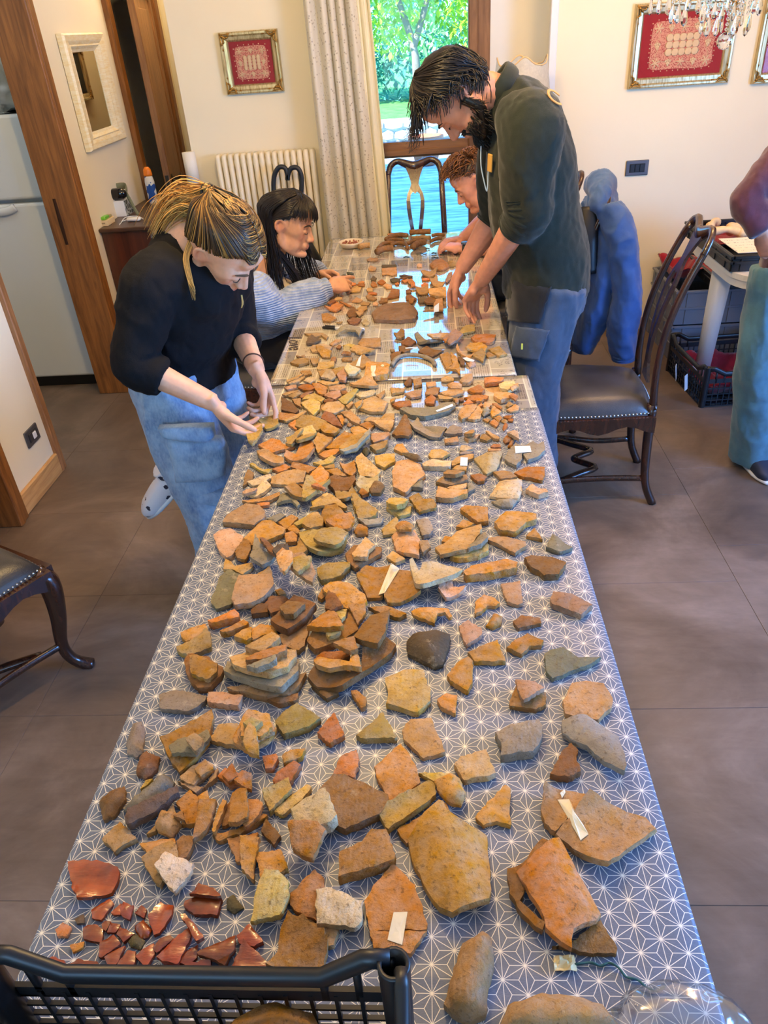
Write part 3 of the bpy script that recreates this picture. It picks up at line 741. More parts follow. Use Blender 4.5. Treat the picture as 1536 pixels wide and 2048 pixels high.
def wall_plate(name,label,loc,rz,w,h,n,cat='switch'):
 p=thing(name,label,cat,loc,rz)
 b=bmesh.new();box(b,-w/2,w/2,-0.010,0,-h/2,h/2,bev=0.004,seg=2);obj('cover_plate',b,M_STEEL,p)
 obj('insert',bx(-w*0.34,w*0.34,-0.0115,-0.008,-h*0.28,h*0.28,bev=0.001),M_BLACK,p)
 for i in range(n):
  x0=-w*0.32+w*0.64*i/n
  obj('button' if cat=='switch' else 'socket_module',bx(x0+0.001,x0+w*0.64/n-0.001,-0.0145,-0.010,-h*0.25,h*0.25,bev=0.0015),M_BLACK if cat=='switch' else mat('graphite_plastic',(46,48,54),0.35),p)
 return p
sw=at_y(1273.5,335.5,YB)
wall_plate('light_switch','graphite wall switch plate with three dark buttons on the far wall',(sw.x,YB,sw.z),0,0.128,0.082,3)
s2=at_y(1258,577,YB)
wall_plate('wall_socket','graphite socket plate low on the far wall behind the blue jacket',(s2.x,YB,s2.z),0,0.09,0.09,1,'socket')
s3=at_x(62,871,XL)
p=wall_plate('wall_socket','metal framed socket plate low on the left wall above the skirting',(XL,s3.y,s3.z),math.radians(90),0.118,0.078,2,'socket')
obj('white_module',bx(-0.008,0.022,-0.018,-0.010,-0.016,0.016,bev=0.003),M_WHITE,p)
t=NT('brocade');co=t.coord('UV');vo=t.n('TexVoronoi',feature='F1');vo.inputs['Scale'].default_value=1.0;vo.inputs['Randomness'].default_value=0.9;t.l(t.mapping(co,scale=(26,60,1)),vo.inputs['Vector'])
n2=t.noise(t.mapping(co,scale=(150,300,1)),1.0,3);fl_=t.math('LESS_THAN',t.math('ADD',vo.outputs['Distance'],t.math('MULTIPLY',n2,0.5)),0.50)
t.set(color=t.mix(fl_,lin((206,200,184)),lin((158,150,132))),rough=t.math('ADD',t.math('MULTIPLY',fl_,-0.18),0.55),sheen=0.3);t.bump(n2,0.2,0.002);M_BROC=t.m
M_LIN=mat('satin_lining',(226,218,186),0.4,nz=0.08,nscale=6,bump=0.15,bscale=14,stretch=(1,1,0.2))
cur=thing('curtain','heavy grey brocade curtain gathered at the left of the garden window','curtain',(-0.42,4.58,0))
def sheet(x0f,x1f,fold,amp,y0,nu,nv,seed,z0=0.03,z1=2.45):
 V=[];UV=[];Fc=[]
 for j in range(nv+1):
  v=j/nv;z=z1+(z0-z1)*v;xa,xb=x0f(v),x1f(v)
  for i in range(nu+1):
   u=i/nu;ph=fold*2*PI*(u+0.03*math.sin(9*u+seed))+0.35*math.sin(v*3+seed)
   a=amp*(0.75+0.25*math.sin(5*u*PI+seed))*(0.6+0.6*v)
   yy=y0+a*math.sin(ph)+0.012*noise.noise(Vector((u*6,v*5,seed)))
   xx=xa+(xb-xa)*u+0.35*a*math.cos(ph)*0.6
   V.append((xx,yy,z));UV.append((u*1.3,z))
 n=nu+1
 for j in range(nv):
  for i in range(nu):Fc.append((j*n+i,j*n+i+1,(j+1)*n+i+1,(j+1)*n+i))
 me=bpy.data.meshes.new('curtain_sheet');me.from_pydata(V,[],Fc);ul=me.uv_layers.new(name='UVMap')
 for lp_ in me.loops:ul.data[lp_.index].uv=UV[lp_.vertex_index]
 return me
o=obj('curtain_panel',sheet(lambda v:-0.185+0.01*v,lambda v:0.085+0.09*max(0,v-0.15),5.2,0.034,0.0,150,44,1.0),M_BROC,cur,True);o.modifiers.new('thick','SOLIDIFY').thickness=0.003
o=obj('curtain_lining',sheet(lambda v:0.080+0.085*max(0,v-0.15),lambda v:0.155+0.095*max(0,v-0.15),1.6,0.016,0.006,40,44,2.4),M_LIN,cur,True);o.modifiers.new('thick','SOLIDIFY').thickness=0.003
b=bmesh.new();loft(b,[(-0.3,0,2.46),(1.25,0,2.46)],0.014,seg=10);obj('curtain_rod',b,M_OAK,cur,True)
lm=thing('floor_lamp','floor lamp with scalloped cream piped shade beside the window recess','lamp',(0.505,4.43,0))
b=bmesh.new();lathe(b,[(0.14,0),(0.14,0.02),(0.03,0.05),(0.013,0.08),(0.013,1.45),(0.02,1.47)],20);obj('lamp_stand',b,M_GILT,lm,True)
t=NT('shade_fabric');tr_=t.n('BsdfTranslucent');tr_.inputs[0].default_value=(0.75,0.78,0.80,1);f=t.noise(t.mapping(t.coord(),scale=(90,90,90)),1.0,2);t.set(color=t.ramp(f,[(0.3,lin((214,212,202))),(0.7,lin((238,234,222)))]),rough=0.8)
mx_=t.n('MixShader');mx_.inputs[0].default_value=0.4;t.l(t.b.outputs[0],mx_.inputs[1]);t.l(tr_.outputs[0],mx_.inputs[2]);t.l(mx_.outputs[0],t.out.inputs[0])
V=[];Fc=[];n=72;rim=[]
for k in range(n):
 a=2*PI*k/n;sc_=0.5+0.5*math.cos(4*(a-PI/2));zt=1.515+0.042*(sc_**0.6)+0.008*math.cos(8*(a-PI/2))
 for q in range(6):
  v=q/5;r=0.126+0.045*(1-v);z=1.24+(zt-1.24)*v;V.append((r*math.cos(a),r*math.sin(a),z))
 rim.append((V[-1][0],V[-1][1],V[-1][2]))
for k in range(n):
 for q in range(5):Fc.append((k*6+q,((k+1)%n)*6+q,((k+1)%n)*6+q+1,k*6+q+1))
me=bpy.data.meshes.new('lamp_shade');me.from_pydata(V,[],Fc);sh_=obj('lamp_shade',me,t.m,lm,True)
for ring_ in(rim,[(0.171*math.cos(2*PI*k/40),0.171*math.sin(2*PI*k/40),1.24)for k in range(40)]):
 b=bmesh.new();loft(b,ring_,0.0035,seg=6,closed=True,cap=False);obj('shade_piping',b,mat('cream_piping',(226,196,150),0.6),sh_,True)
for k,(pts,lab)in enumerate((([(549,400),(547,372),(549,350),(558,335),(570,336),(575,350),(575,358)],'black umbrella with crook handle leaning on the radiator, nearer the door'),([(601,400),(603,376),(603,352),(595,336),(582,337),(576,350),(575,360)],'black umbrella with crook handle leaning on the radiator, nearer the curtain'))):
 um=thing('umbrella',lab,'umbrella',at_y(pts[0][0],pts[0][1],4.52),0,'umbrellas at the radiator');base=Vector(um.location)
 um.location.z=0
 w_=[at_y(px,py,4.52)for px,py in pts];bx_=Vector((w_[0].x-base.x,0,0))
 loc_=[Vector((q.x-base.x,0,q.z))for q in w_]
 b=bmesh.new();loft(b,spline(loc_,24),0.0135,seg=10);obj('crook_handle',b,mat('umbrella_black',(24,30,40),0.45),um,True)
 b=bmesh.new();loft(b,[(0,0,loc_[0].z),(0,0,loc_[0].z-0.06),(0,0,0.5),(0,-0.0,0.12),(0,-0.0,0.0)],[0.013,0.022,0.032,0.014,0.005],seg=12);obj('folded_canopy',b,mat('umbrella_cloth',(26,28,36),0.8,bump=0.3,bscale=40),um,True)
p0=at_y(377,304,4.66);
ct=thing('cardboard_tube','tall cardboard postal tube with white wrapped top in the corner by the door','tube',(p0.x+0.02,4.62,0))
b=bmesh.new();loft(b,[(0,0,0),(-0.02,0.035,p0.z-0.16)],[0.036,0.036],seg=18);obj('tube_body',b,mat('kraft_card',(186,142,96),0.8,nz=0.1),ct,True)
b=bmesh.new();loft(b,[(-0.02,0.0345,p0.z-0.165),(-0.0225,0.041,p0.z)],[0.0372,0.0372],seg=18);obj('paper_wrap',b,mat('white_wrap',(232,228,218),0.7),ct,True)
# ------------------------------------------------------------------ kitchen fridge and what lies on it
fr=thing('fridge','white two door fridge freezer seen through the left doorway','fridge',(-2.33,4.45,0))
M_FR=mat('fridge_enamel',(214,220,222),0.32)
def rbox(x0,x1,y0,y1,z0,z1,bev):return bx(x0,x1,y0,y1,z0,z1,bev=bev,seg=3)
obj('cabinet_body',rbox(-0.30,0.305,-0.24,0.34,0.06,1.475,0.012),M_FR,fr)
obj('door',rbox(-0.30,0.305,-0.30,-0.245,1.085,1.485,0.014),M_FR,fr)
d2=obj('door',rbox(-0.30,0.305,-0.30,-0.245,0.075,1.065,0.014),M_FR,fr)
b=bmesh.new();loft(b,spline([(-0.29,-0.305,1.045),(-0.1,-0.312,1.03),(0.06,-0.312,1.032),(0.12,-0.303,1.05)],14),[(0.010,0.022)]*14,seg=8,ref=(0,1,0));obj('door_handle',b,M_FR,d2,True)
obj('plinth',bx(-0.29,0.295,-0.25,0.3,0,0.06),M_BLACK,fr)
def blob(name,label,cat,c,r,m,seed,amp=0.3,fr_=3.0,sub=4,parent=None,flat=None,group=None):
 b=bmesh.new();bmesh.ops.create_icosphere(b,subdivisions=sub,radius=1.0)
 for v in b.verts:
  d=v.co.normalized();q=1+amp*noise.fractal(d*fr_+Vector((seed,seed*2,0)),0.9,2.0,4)
  v.co=Vector((d.x*r[0]*q,d.y*r[1]*q,d.z*r[2]*q))
  if flat is not None and v.co.z<flat:v.co.z=flat+(v.co.z-flat)*0.04
 o=obj(name,b,m,parent,True);o.location=c
 if label:tag(o,label,cat,group)
 return o
M_BAGW=NT('thin_white_plastic').set(color=lin((226,230,232)),rough=0.3,trans=0.25,ior=1.3).m
q=at_y(10,228,4.30)
bagf=blob('plastic_bag','crumpled white plastic bag on top of the fridge','bag',(-2.26,4.36,1.60),(0.17,0.15,0.14),M_BAGW,3,0.35,2.6,4,flat=-0.112)
o=thing('storage_box','black box with a white strap on the fridge top','box',(-2.15,4.52,1.478))
obj('box_body',bx(-0.12,0.12,-0.09,0.09,0,0.085,bev=0.01),M_BLACK,o)
b=bmesh.new();loft(b,spline([(-0.13,-0.10,0.085),(-0.09,-0.11,0.10),(-0.04,-0.115,0.05),(0.0,-0.12,0.012),(0.05,-0.13,0.01)],16),(0.016,0.003),seg=6,ref=(1,0,0));obj('strap',b,M_WHITE,o,True)
# ------------------------------------------------------------------ sideboard and things on it
M_SB=wood('reddish_walnut',(52,20,10),(86,40,22),0.35,coat=0.3)
SBZ=0.885
sb=thing('sideboard','dark reddish wooden sideboard against the left wall under the mirror','cabinet',(-1.69,4.70,0))
obj('cabinet_body',bx(-0.158,0.155,-0.39,0.39,0.06,SBZ-0.022,bev=0.003),M_SB,sb)
obj('cabinet_top',bx(-0.158,0.175,-0.415,0.415,SBZ-0.022,SBZ,bev=0.005),mat('dark_top',(70,46,34),0.35,nz=0.15),sb)
obj('plinth',bx(-0.15,0.14,-0.38,0.38,0,0.06),M_SB,sb)
for s in(-1,1):
 dr=obj('door',bx(0.155,0.172,-0.385+(0.39 if s>0 else 0),-0.005+(0.39 if s>0 else 0),0.08,SBZ-0.03,bev=0.004),M_SB,sb)
 b=bmesh.new();ball(b,(0.185,s*0.04,0.5),0.014);obj('knob',b,M_BRZ,dr,True)
q=at_z(254,433,SBZ)
wb_=thing('carton','white carton with grey botanical side on the sideboard','box',(q.x,q.y,SBZ))
obj('carton_body',bx(-0.085,0,0,0.13,0,0.088,bev=0.002),M_WHITE,wb_)
t=NT('botanical_print');vo=t.n('TexVoronoi',feature='DISTANCE_TO_EDGE');vo.inputs['Scale'].default_value=34;t.l(t.coord(),vo.inputs['Vector'])
t.set(color=t.mix(t.math('LESS_THAN',vo.outputs['Distance'],0.10),lin((62,70,66)),lin((182,190,184))),rough=0.5)
obj('printed_side',bx(-0.0005,0.0012,0.002,0.128,0.002,0.086),t.m,wb_)
hs=thing('headset','black rounded headset with grey green strap on the white carton','headset',(q.x-0.040,q.y+0.06,SBZ+0.0885))
b=bmesh.new();loft(b,spline([(-0.046,-0.02,0.034),(-0.036,-0.025,0.034),(0.03,-0.025,0.034),(0.042,-0.02,0.034)],8),lerpl([(0.020,0.024),(0.031,0.036),(0.032,0.036),(0.020,0.024)],8),seg=18,ref=(0,0,1),sq=2.6);obj('visor',b,NT('glossy_black').set(color=(0.006,0.006,0.008),rough=0.06).m,hs,True)
b=bmesh.new();loft(b,spline([(-0.046,0.0,0.045),(-0.03,0.045,0.062),(0.03,0.055,0.062),(0.05,0.0,0.045),(0.052,-0.03,0.03)],18),(0.018,0.004),seg=8,ref=(0,0,1));obj('head_strap',b,mat('strap_green',(112,116,92),0.8),hs,True)
b=bmesh.new();loft(b,spline([(0.045,0.0,0.03),(0.066,-0.015,-0.01),(0.085,-0.03,-0.055),(0.105,-0.045,-0.084)],12),(0.010,0.003),seg=6,ref=(1,0,0));obj('loose_strap',b,MATS['strap_green'],hs,True)
q=at_z(284,424,SBZ)
bt=thing('spray_bottle','blue and white bottle with an orange cap at the back of the sideboard','bottle',(q.x,q.y+0.25,SBZ))
b=bmesh.new();loft(b,[(0,0,0),(0,0,0.01),(0,0,0.13),(0,0,0.165)],[(0.028,0.017),(0.031,0.02),(0.031,0.02),(0.024,0.016)],seg=16,ref=(1,0,0))
t=NT('bottle_print');f=t.noise(t.coord(),16,2);t.set(color=t.ramp(f,[(0.42,lin((28,78,170))),(0.5,lin((230,232,236)))],'CONSTANT'),rough=0.3);obj('bottle_body',b,t.m,bt,True)
b=bmesh.new();loft(b,[(0,0,0.163),(0,0,0.172),(0,0,0.20),(0,0,0.215)],[(0.026,0.018),(0.028,0.019),(0.024,0.017),(0.012,0.010)],seg=14,ref=(1,0,0));obj('cap',b,mat('orange_plastic',(240,132,28),0.35),bt,True)
q=at_z(217,452,SBZ)
cb_=thing('carton','flat cream carton near the wall end of the sideboard','box',(q.x,q.y,SBZ),0)
obj('carton_body',bx(-0.054,0,0,0.115,0,0.030,bev=0.0015),mat('cream_card',(226,204,160),0.6),cb_)
obj('printed_side',bx(-0.036,-0.016,-0.0008,0.0002,0.011,0.019),mat('faint_print',(150,128,96),0.6),cb_)
gp=thing('packet','bright green packet lying on the flat cream carton','packet',(q.x-0.028,q.y+0.055,SBZ+0.0305))
obj('wrapper',bx(-0.022,0.018,-0.05,0.02,0,0.018,bev=0.006,seg=2),mat('green_wrapper',(112,190,60),0.3),gp)
obj('clear_end',bx(-0.020,0.020,0.021,0.055,0,0.014,bev=0.004),mat('amber_end',(160,150,110),0.3),gp)
q=at_z(262,443,SBZ)
chg=thing('charger','white charger puck with its lead on the sideboard edge','charger',(q.x+0.01,q.y,SBZ))
b=bmesh.new();loft(b,[(-0.03,0,0.012),(-0.022,0,0.012),(0.04,0,0.012),(0.052,0,0.012)],[(0.007,0.012),(0.0115,0.022),(0.0115,0.022),(0.007,0.012)],seg=12,ref=(0,0,1));obj('charger_body',b,M_WHITE,chg,True)
b=bmesh.new();loft(b,spline([(-0.028,0,0.012),(-0.06,-0.01,0.004),(-0.045,0.04,0.003),(0.02,0.055,0.003),(0.055,0.03,0.004),(0.02,0.035,0.020),(-0.04,0.01,0.022),(-0.055,-0.04,0.003),(-0.05,-0.075,0.002),(-0.065,-0.10,-0.045)],48),0.0022,seg=6);obj('lead',b,M_WHITE,chg,True)
fp=thing('framed_print','small pale framed print with red centre leaning by the sideboard front','picture',(-1.36,4.36,0.60),math.radians(22))
b=bmesh.new()
for q in((-0.12,0.12,0,0.02,0.29,0.32),(-0.12,0.12,0,0.02,0,0.03),(-0.12,-0.09,0,0.02,0.03,0.29),(0.09,0.12,0,0.02,0.03,0.29)):box(b,*q,bev=0.003)
obj('print_frame',b,mat('pale_frame',(206,196,190),0.4),fp)
obj('print_sheet',bx(-0.09,0.09,0.006,0.012,0.03,0.29),mat('print_red',(132,60,54),0.6,nz=0.5,nscale=14),fp)
st_=thing('stool','small dark stool under the leaning framed print','stool',(-1.36,4.40,0))
obj('seat',bx(-0.15,0.15,-0.12,0.12,0.57,0.60,bev=0.004),M_SB,st_)
for sx in(-0.12,0.12):
 for sy in(-0.09,0.09):obj('leg',bx(sx-0.015,sx+0.015,sy-0.015,sy+0.015,0,0.57),M_SB,st_)
bpk=thing('backpack','black backpack on the floor between curtain and table end','bag',(-0.74,4.22,0))
b=bmesh.new();loft(b,spline([(0,0,0),(0,0,0.12),(0.01,0,0.40),(0.03,0.02,0.64),(0.045,0.03,0.78)],14),lerpl([(0.13,0.11),(0.155,0.125),(0.15,0.11),(0.12,0.09),(0.04,0.03)],14),seg=20,ref=(1,0,0),sq=2.8)
for v in b.verts:v.co+=0.02*Vector(noise.noise_vector(v.co*7))
obj('bag_body',b,mat('black_nylon',(18,19,23),0.45,bump=0.3,bscale=30),bpk,True)
b=bmesh.new();loft(b,spline([(0.06,-0.12,0.70),(0.11,-0.16,0.62),(0.12,-0.16,0.52),(0.12,-0.13,0.42)],14),(0.02,0.004),seg=6,ref=(1,0,0));obj('strap',b,mat('maroon_strap',(96,20,26),0.7),bpk,True)
# ------------------------------------------------------------------ blue jacket over the chair back
def remesh(bm,name,voxel,smooth=2,sf=0.5):
 me=bpy.data.meshes.new(name);bm.to_mesh(me);bm.free()
 o=bpy.data.objects.new(name,me);COL.objects.link(o)
 r=o.modifiers.new('r','REMESH');r.mode='VOXEL';r.voxel_size=voxel;r.adaptivity=0
 if smooth:
  s=o.modifiers.new('s','SMOOTH');s.iterations=smooth;s.factor=sf
 dg=bpy.context.evaluated_depsgraph_get();out=bpy.data.meshes.new_from_object(o.evaluated_get(dg))
 bpy.data.objects.remove(o);bpy.data.meshes.remove(me);out.name=name;return out
def arr(me):
 a=np.empty(len(me.vertices)*3);me.vertices.foreach_get('co',a);return a.reshape(-1,3)
def nrm(me):
 a=np.empty(len(me.vertices)*3,dtype=np.float32);me.vertex_normals.foreach_get('vector',a);return a.reshape(-1,3).astype(float)
def vnoise(p,seed=0.0):
 """cheap smooth pseudo-noise in [-1,1] for arrays"""
 s=np.zeros(len(p));k=np.array([[1.0,0.3,-0.5],[-0.7,1.1,0.4],[0.5,-0.6,1.2],[1.3,0.8,0.7],[-1.1,0.9,-1.3]])
 for i,kk in enumerate(k):s+=np.sin((p@kk)*2.1+seed*(i+1.3)+1.7*np.sin((p@np.roll(kk,1))*1.3+seed+i))
 return s/len(k)
def wrinkle(me,amp,freq,seed,stretch=(1,1,1)):
 a=arr(me);n=nrm(me);p=a*np.array(stretch)*freq
 w=vnoise(p,seed);w=1-2*np.abs(w);a+=n*(amp*w)[:,None]
 me.vertices.foreach_set('co',a.ravel());me.update()
def fabric(name,rgb,rough=0.85,nz=0.12,nscale=40,rib=None,sheen=0.25,hi=None):
 if name in MATS:return MATS[name]
 t=NT(name);co=t.coord();c=lin(rgb);f=t.noise(co,nscale,5,0.6)
 c2=lin(hi)if hi else tuple(min(1,x*(1+nz))for x in c)
 t.set(color=t.ramp(f,[(0.35,tuple(x*(1-nz)for x in c)),(0.68,c2)]),rough=rough,sheen=sheen,spec=0.25)
 if rib:
  wv=t.n('TexWave',wave_type='BANDS',bands_direction=rib[0]);wv.inputs['Scale'].default_value=rib[1];wv.inputs['Distortion'].default_value=1.2;wv.inputs['Detail'].default_value=2;t.l(co,wv.inputs[0])
  t.bump(wv.outputs[1],0.8,0.006)
 else:t.bump(t.noise(co,320,2),0.25,0.002)
 MATS[name]=t.m;return t.m
M_JK=fabric('blue_jacket_cloth',(58,92,150),0.6,0.15,14)
b=bmesh.new();yj=3.50;jx=0.745
loft(b,spline([(jx+0.02,yj,1.10),(jx+0.02,yj,1.05),(jx+0.025,yj-0.01,0.93),(jx+0.02,yj-0.02,0.75),(jx-0.0,yj-0.03,0.54),(jx-0.03,yj-0.06,0.38)],24),lerpl([(0.025,0.06),(0.050,0.15),(0.062,0.20),(0.066,0.215),(0.072,0.20),(0.040,0.12)],24),seg=28,ref=(1,0,0))
loft(b,spline([(jx+0.02,yj-0.13,1.03),(jx+0.075,yj-0.20,0.90),(jx+0.115,yj-0.24,0.68),(jx+0.105,yj-0.25,0.52),(jx+0.125,yj-0.26,0.42)],18),lerpl([(0.055,0.07),(0.062,0.075),(0.056,0.066),(0.054,0.062),(0.048,0.054)],18),seg=18,ref=(1,0,0))
loft(b,spline([(jx+0.03,yj+0.16,1.02),(jx+0.08,yj+0.2,0.84),(jx+0.09,yj+0.21,0.5)],18),lerpl([0.06,0.065,0.05],18),seg=18)
loft(b,spline([(jx-0.03,yj-0.15,1.02),(jx+0.0,yj-0.10,1.09),(jx+0.01,yj,1.105),(jx+0.0,yj+0.10,1.08)],14),lerpl([0.030,0.048,0.05,0.035],14),seg=14)
me=remesh(b,'jacket_shell',0.008,3);wrinkle(me,0.011,7,2.0,(1,1,0.6));wrinkle(me,0.006,17,5.0,(1,1,0.8));wrinkle(me,0.002,40,3.0)
jk=thing('jacket','bright blue work jacket hung over the chair back behind the man','jacket',(jx,yj,0.9))
o=obj('jacket_shell',me,M_JK,jk,True);o.location=(-jx,-yj,-0.9)
b=bmesh.new();n=20;sp=spline([(0.120,-0.259,-0.44),(0.1245,-0.26,-0.475),(0.126,-0.26,-0.495)],n);loft(b,sp,[(0.051+0.002*math.sin(i*1.4),0.057+0.002*math.sin(i*1.4))for i in range(n)],seg=20,ref=(1,0,0));obj('sleeve_cuff',b,M_JK,jk,True)
b=bmesh.new();loft(b,spline([(-0.052,-0.13,0.14),(-0.060,-0.185,0.02),(-0.055,-0.20,-0.12)],12),(0.040,0.014),seg=10,ref=(1,0,0));obj('black_lining',b,M_BLACK,jk,True)
# ------------------------------------------------------------------ white garden table, trays and crates at the right
def rrect(x0,x1,y0,y1,r,n=8):
 out=[]
 for cx,cy,a0 in((x1-r,y1-r,0),(x0+r,y1-r,90),(x0+r,y0+r,180),(x1-r,y0+r,270)):
  for k in range(n+1):a=math.radians(a0+90*k/n);out.append((cx+r*math.cos(a),cy+r*math.sin(a)))
 return out
wt=thing('garden_table','white plastic garden table with rounded corner under the tray','table',(1.80,3.70,0))
b=bmesh.new();prism(b,rrect(-0.45,0.45,-0.43,0.43,0.20),0.695,0.72);prism(b,rrect(-0.445,0.445,-0.425,0.425,0.195),0.662,0.695)
obj('tabletop',b,M_WHITE,wt)
for sx,sy in((-0.325,0.14),(0.30,-0.30),(-0.05,-0.33),(0.30,0.30)):
 b=bmesh.new();loft(b,[(sx,sy,0.67),(sx*1.05,sy*1.05,0.0)],[0.052,0.036],seg=18);obj('leg',b,M_WHITE,wt,True)
M_CRB=mat('black_crate_plastic',(20,22,27),0.42)
M_CRG=mat('grey_crate_plastic',(104,110,122),0.5)
M_REDC=fabric('crimson_cloth',(132,16,34),0.9,0.2,12)
M_BONE=mat('old_bone',(222,190,142),0.7,nz=0.18,nscale=20,bump=0.4,bscale=50)
def tray(name,label,x0,x1,y0,y1,z,h,m,rz=0,group=None):
 cx,cy=(x0+x1)/2,(y0+y1)/2;p=thing(name,label,'crate',(cx,cy,z),rz,group);w,d=(x1-x0)/2,(y1-y0)/2
 obj('base',bx(-w+0.004,w-0.004,-d+0.004,d-0.004,0,0.008),m,p)
 for s in(-1,1):
  obj('side_wall',bx(s*w-0.004,s*w+0.004,-d,d,0,h,bev=0.002),m,p)
  obj('side_wall',bx(-w,w,s*d-0.004,s*d+0.004,0,h,bev=0.002),m,p)
 b=bmesh.new()
 for s in(-1,1):
  for zz in(h-0.016,h*0.45):
   box(b,s*w-0.010 if s>0 else-w-0.010,s*w+0.010 if s>0 else-w+0.010,-d-0.010,d+0.010,zz,zz+0.014,bev=0.002)
   box(b,-w,w,s*d-0.010,s*d+0.010,zz,zz+0.014,bev=0.002)
  for k in range(5):
   yy=-d+2*d*(k+0.5)/5;box(b,s*w-0.009,s*w+0.009,yy-0.004,yy+0.004,0.004,h-0.004)
   xx=-w+2*w*(k+0.5)/5;box(b,xx-0.004,xx+0.004,s*d-0.009,s*d+0.009,0.004,h-0.004)
 obj('rim',b,m,p);return p
def drape(name,label,x0,x1,y0,y1,z,amp,m,seed,edge=0.05,n=26):
 V=[];Fc=[];cx,cy=(x0+x1)/2,(y0+y1)/2
 for j in range(n+1):
  for i in range(n+1):
   u,v=i/n,j/n;x=x0+(x1-x0)*u;y=y0+(y1-y0)*v
   e=max(0,1-6*min(u,1-u,v,1-v));zz=amp*abs(noise.fractal(Vector((x*7,y*7,seed)),1.0,2.0,3))+edge*e*(0.6+0.8*abs(noise.noise(Vector((x*6,y*6,seed+3)))))
   V.append((x-cx,y-cy,zz))
 for j in range(n):
  for i in range(n):a=j*(n+1)+i;Fc.append((a,a+1,a+n+2,a+n+1))
 me=bpy.data.meshes.new(name);me.from_pydata(V,[],Fc);o=obj(name,me,m,None,True,(cx,cy,z));o.modifiers.new('thick','SOLIDIFY').thickness=0.003
 return tag(o,label,'cloth')
tray('crate','dark shallow tray of bones on the white garden table',1.345,1.745,3.42,4.10,0.721,0.072,M_CRB)
drape('lining_cloth','crimson cloth lining the bone tray on the white table',1.36,1.73,3.74,4.08,0.731,0.02,M_REDC,2.0,0.04)
def bone(label,pts,rad,group):
 c=Vector(pts[0]);b=bmesh.new();sp=spline([Vector(p)-c for p in pts],14);loft(b,sp,lerpl(rad,14),seg=10)
 ball(b,Vector(pts[0])-c,rad[0]*1.15,seg=8,rings=6);ball(b,Vector(pts[-1])-c,rad[-1]*1.15,seg=8,rings=6)
 for v in b.verts:v.co+=0.003*Vector(noise.noise_vector(v.co*40))
 return tag(obj('bone',b,M_BONE,None,True,c),label,'bone',group)
for k,(x0,y0,x1,y1,r)in enumerate(((1.39,3.86,1.52,3.80,0.020),(1.50,3.90,1.66,3.84,0.024),(1.42,3.97,1.47,4.04,0.018),(1.55,3.80,1.70,3.78,0.018))):
 bone(('stubby tan bone nearest the tray rim on the white table','thick tan bone in the middle of the tray','short tan bone at the far corner of the tray','long slim tan bone beside the white paper sheet')[k],[(x0,y0,0.79),((x0+x1)/2,(y0+y1)/2,0.805),(x1,y1,0.79)],[r*1.2,r*0.75,r*1.3],'bones in the table tray')
t=NT('written_paper');co=t.coord();sp_=t.n('SeparateXYZ');t.l(co,sp_.inputs[0])
ln=t.math('GREATER_THAN',t.math('FRACT',t.math('MULTIPLY',sp_.outputs[1],22.0)),0.80);wn_=t.math('GREATER_THAN',t.noise(t.mapping(co,scale=(160,40,1)),1.0,2),0.54)
t.set(color=t.mix(t.math('MULTIPLY',t.math('MULTIPLY',ln,wn_),0.6),lin((240,232,214)),lin((70,72,90))),rough=0.7)
pp_=tag(obj('paper_sheet',bx(-0.175,0.175,-0.13,0.13,0,0.002),t.m,None,False,(1.545,3.565,0.797)),'white paper sheet with faint writing across the near half of the tray','paper')
tray('crate','grey stacking crate on the floor, lower of the two under the garden table',1.385,1.98,4.20,4.69,0.0,0.195,M_CRG,group='grey crates under the table')
tray('crate','grey stacking crate, upper of the two under the garden table',1.385,1.98,4.20,4.69,0.202,0.195,M_CRG,group='grey crates under the table')
drape('cloth','crimson cloth bunched on the corner of the upper grey crate',1.39,1.56,4.36,4.68,0.40,0.05,M_REDC,5.0,0.07)
tray('crate','black shallow tray with the skull on the grey crates',1.57,1.97,4.18,4.68,0.402,0.07,M_CRB)
drape('lining_cloth','crimson cloth lining the black tray under the skull',1.58,1.96,4.2,4.66,0.412,0.02,M_REDC,7.0,0.05)
for k,(x0,y0,x1,y1)in enumerate(((1.62,4.48,1.71,4.44),(1.66,4.30,1.70,4.38),(1.62,4.24,1.72,4.22))):
 bone(('pale bone piece at the back of the skull tray','pale bone piece left of the skull','pale bone piece at the near rim of the skull tray')[k],[(x0,y0,0.465),((x0+x1)/2,(y0+y1)/2,0.472),(x1,y1,0.465)],[0.013,0.010,0.014],'bones in the skull tray')
sk=at_y(1473,592,4.10)
b=bmesh.new();ball(b,(0,0,0.06),(0.072,0.088,0.07),seg=24,rings=16);ball(b,(-0.01,-0.06,0.03),(0.048,0.045,0.045),seg=16,rings=10);ball(b,(0.0,-0.085,0.005),(0.03,0.028,0.026))
me=remesh(b,'skull',0.004,3);a=arr(me);n_=nrm(me)
for ex,ey,ez,rr,dp in((-0.03,-0.10,0.045,0.018,0.018),(0.022,-0.10,0.045,0.018,0.018),(-0.004,-0.112,0.018,0.010,0.012)):
 dd=np.linalg.norm(a-np.array([ex,ey,ez]),axis=1);a-=n_*(dp*np.exp(-(dd/rr)**2))[:,None]
me.vertices.foreach_set('co',a.ravel());me.update()
o=obj('skull',me,M_BONE,None,True,(1.80,4.32,0.44));o.rotation_euler=(0.2,0,-0.5);tag(o,'tan weathered skull resting in the black tray under the white table','skull')
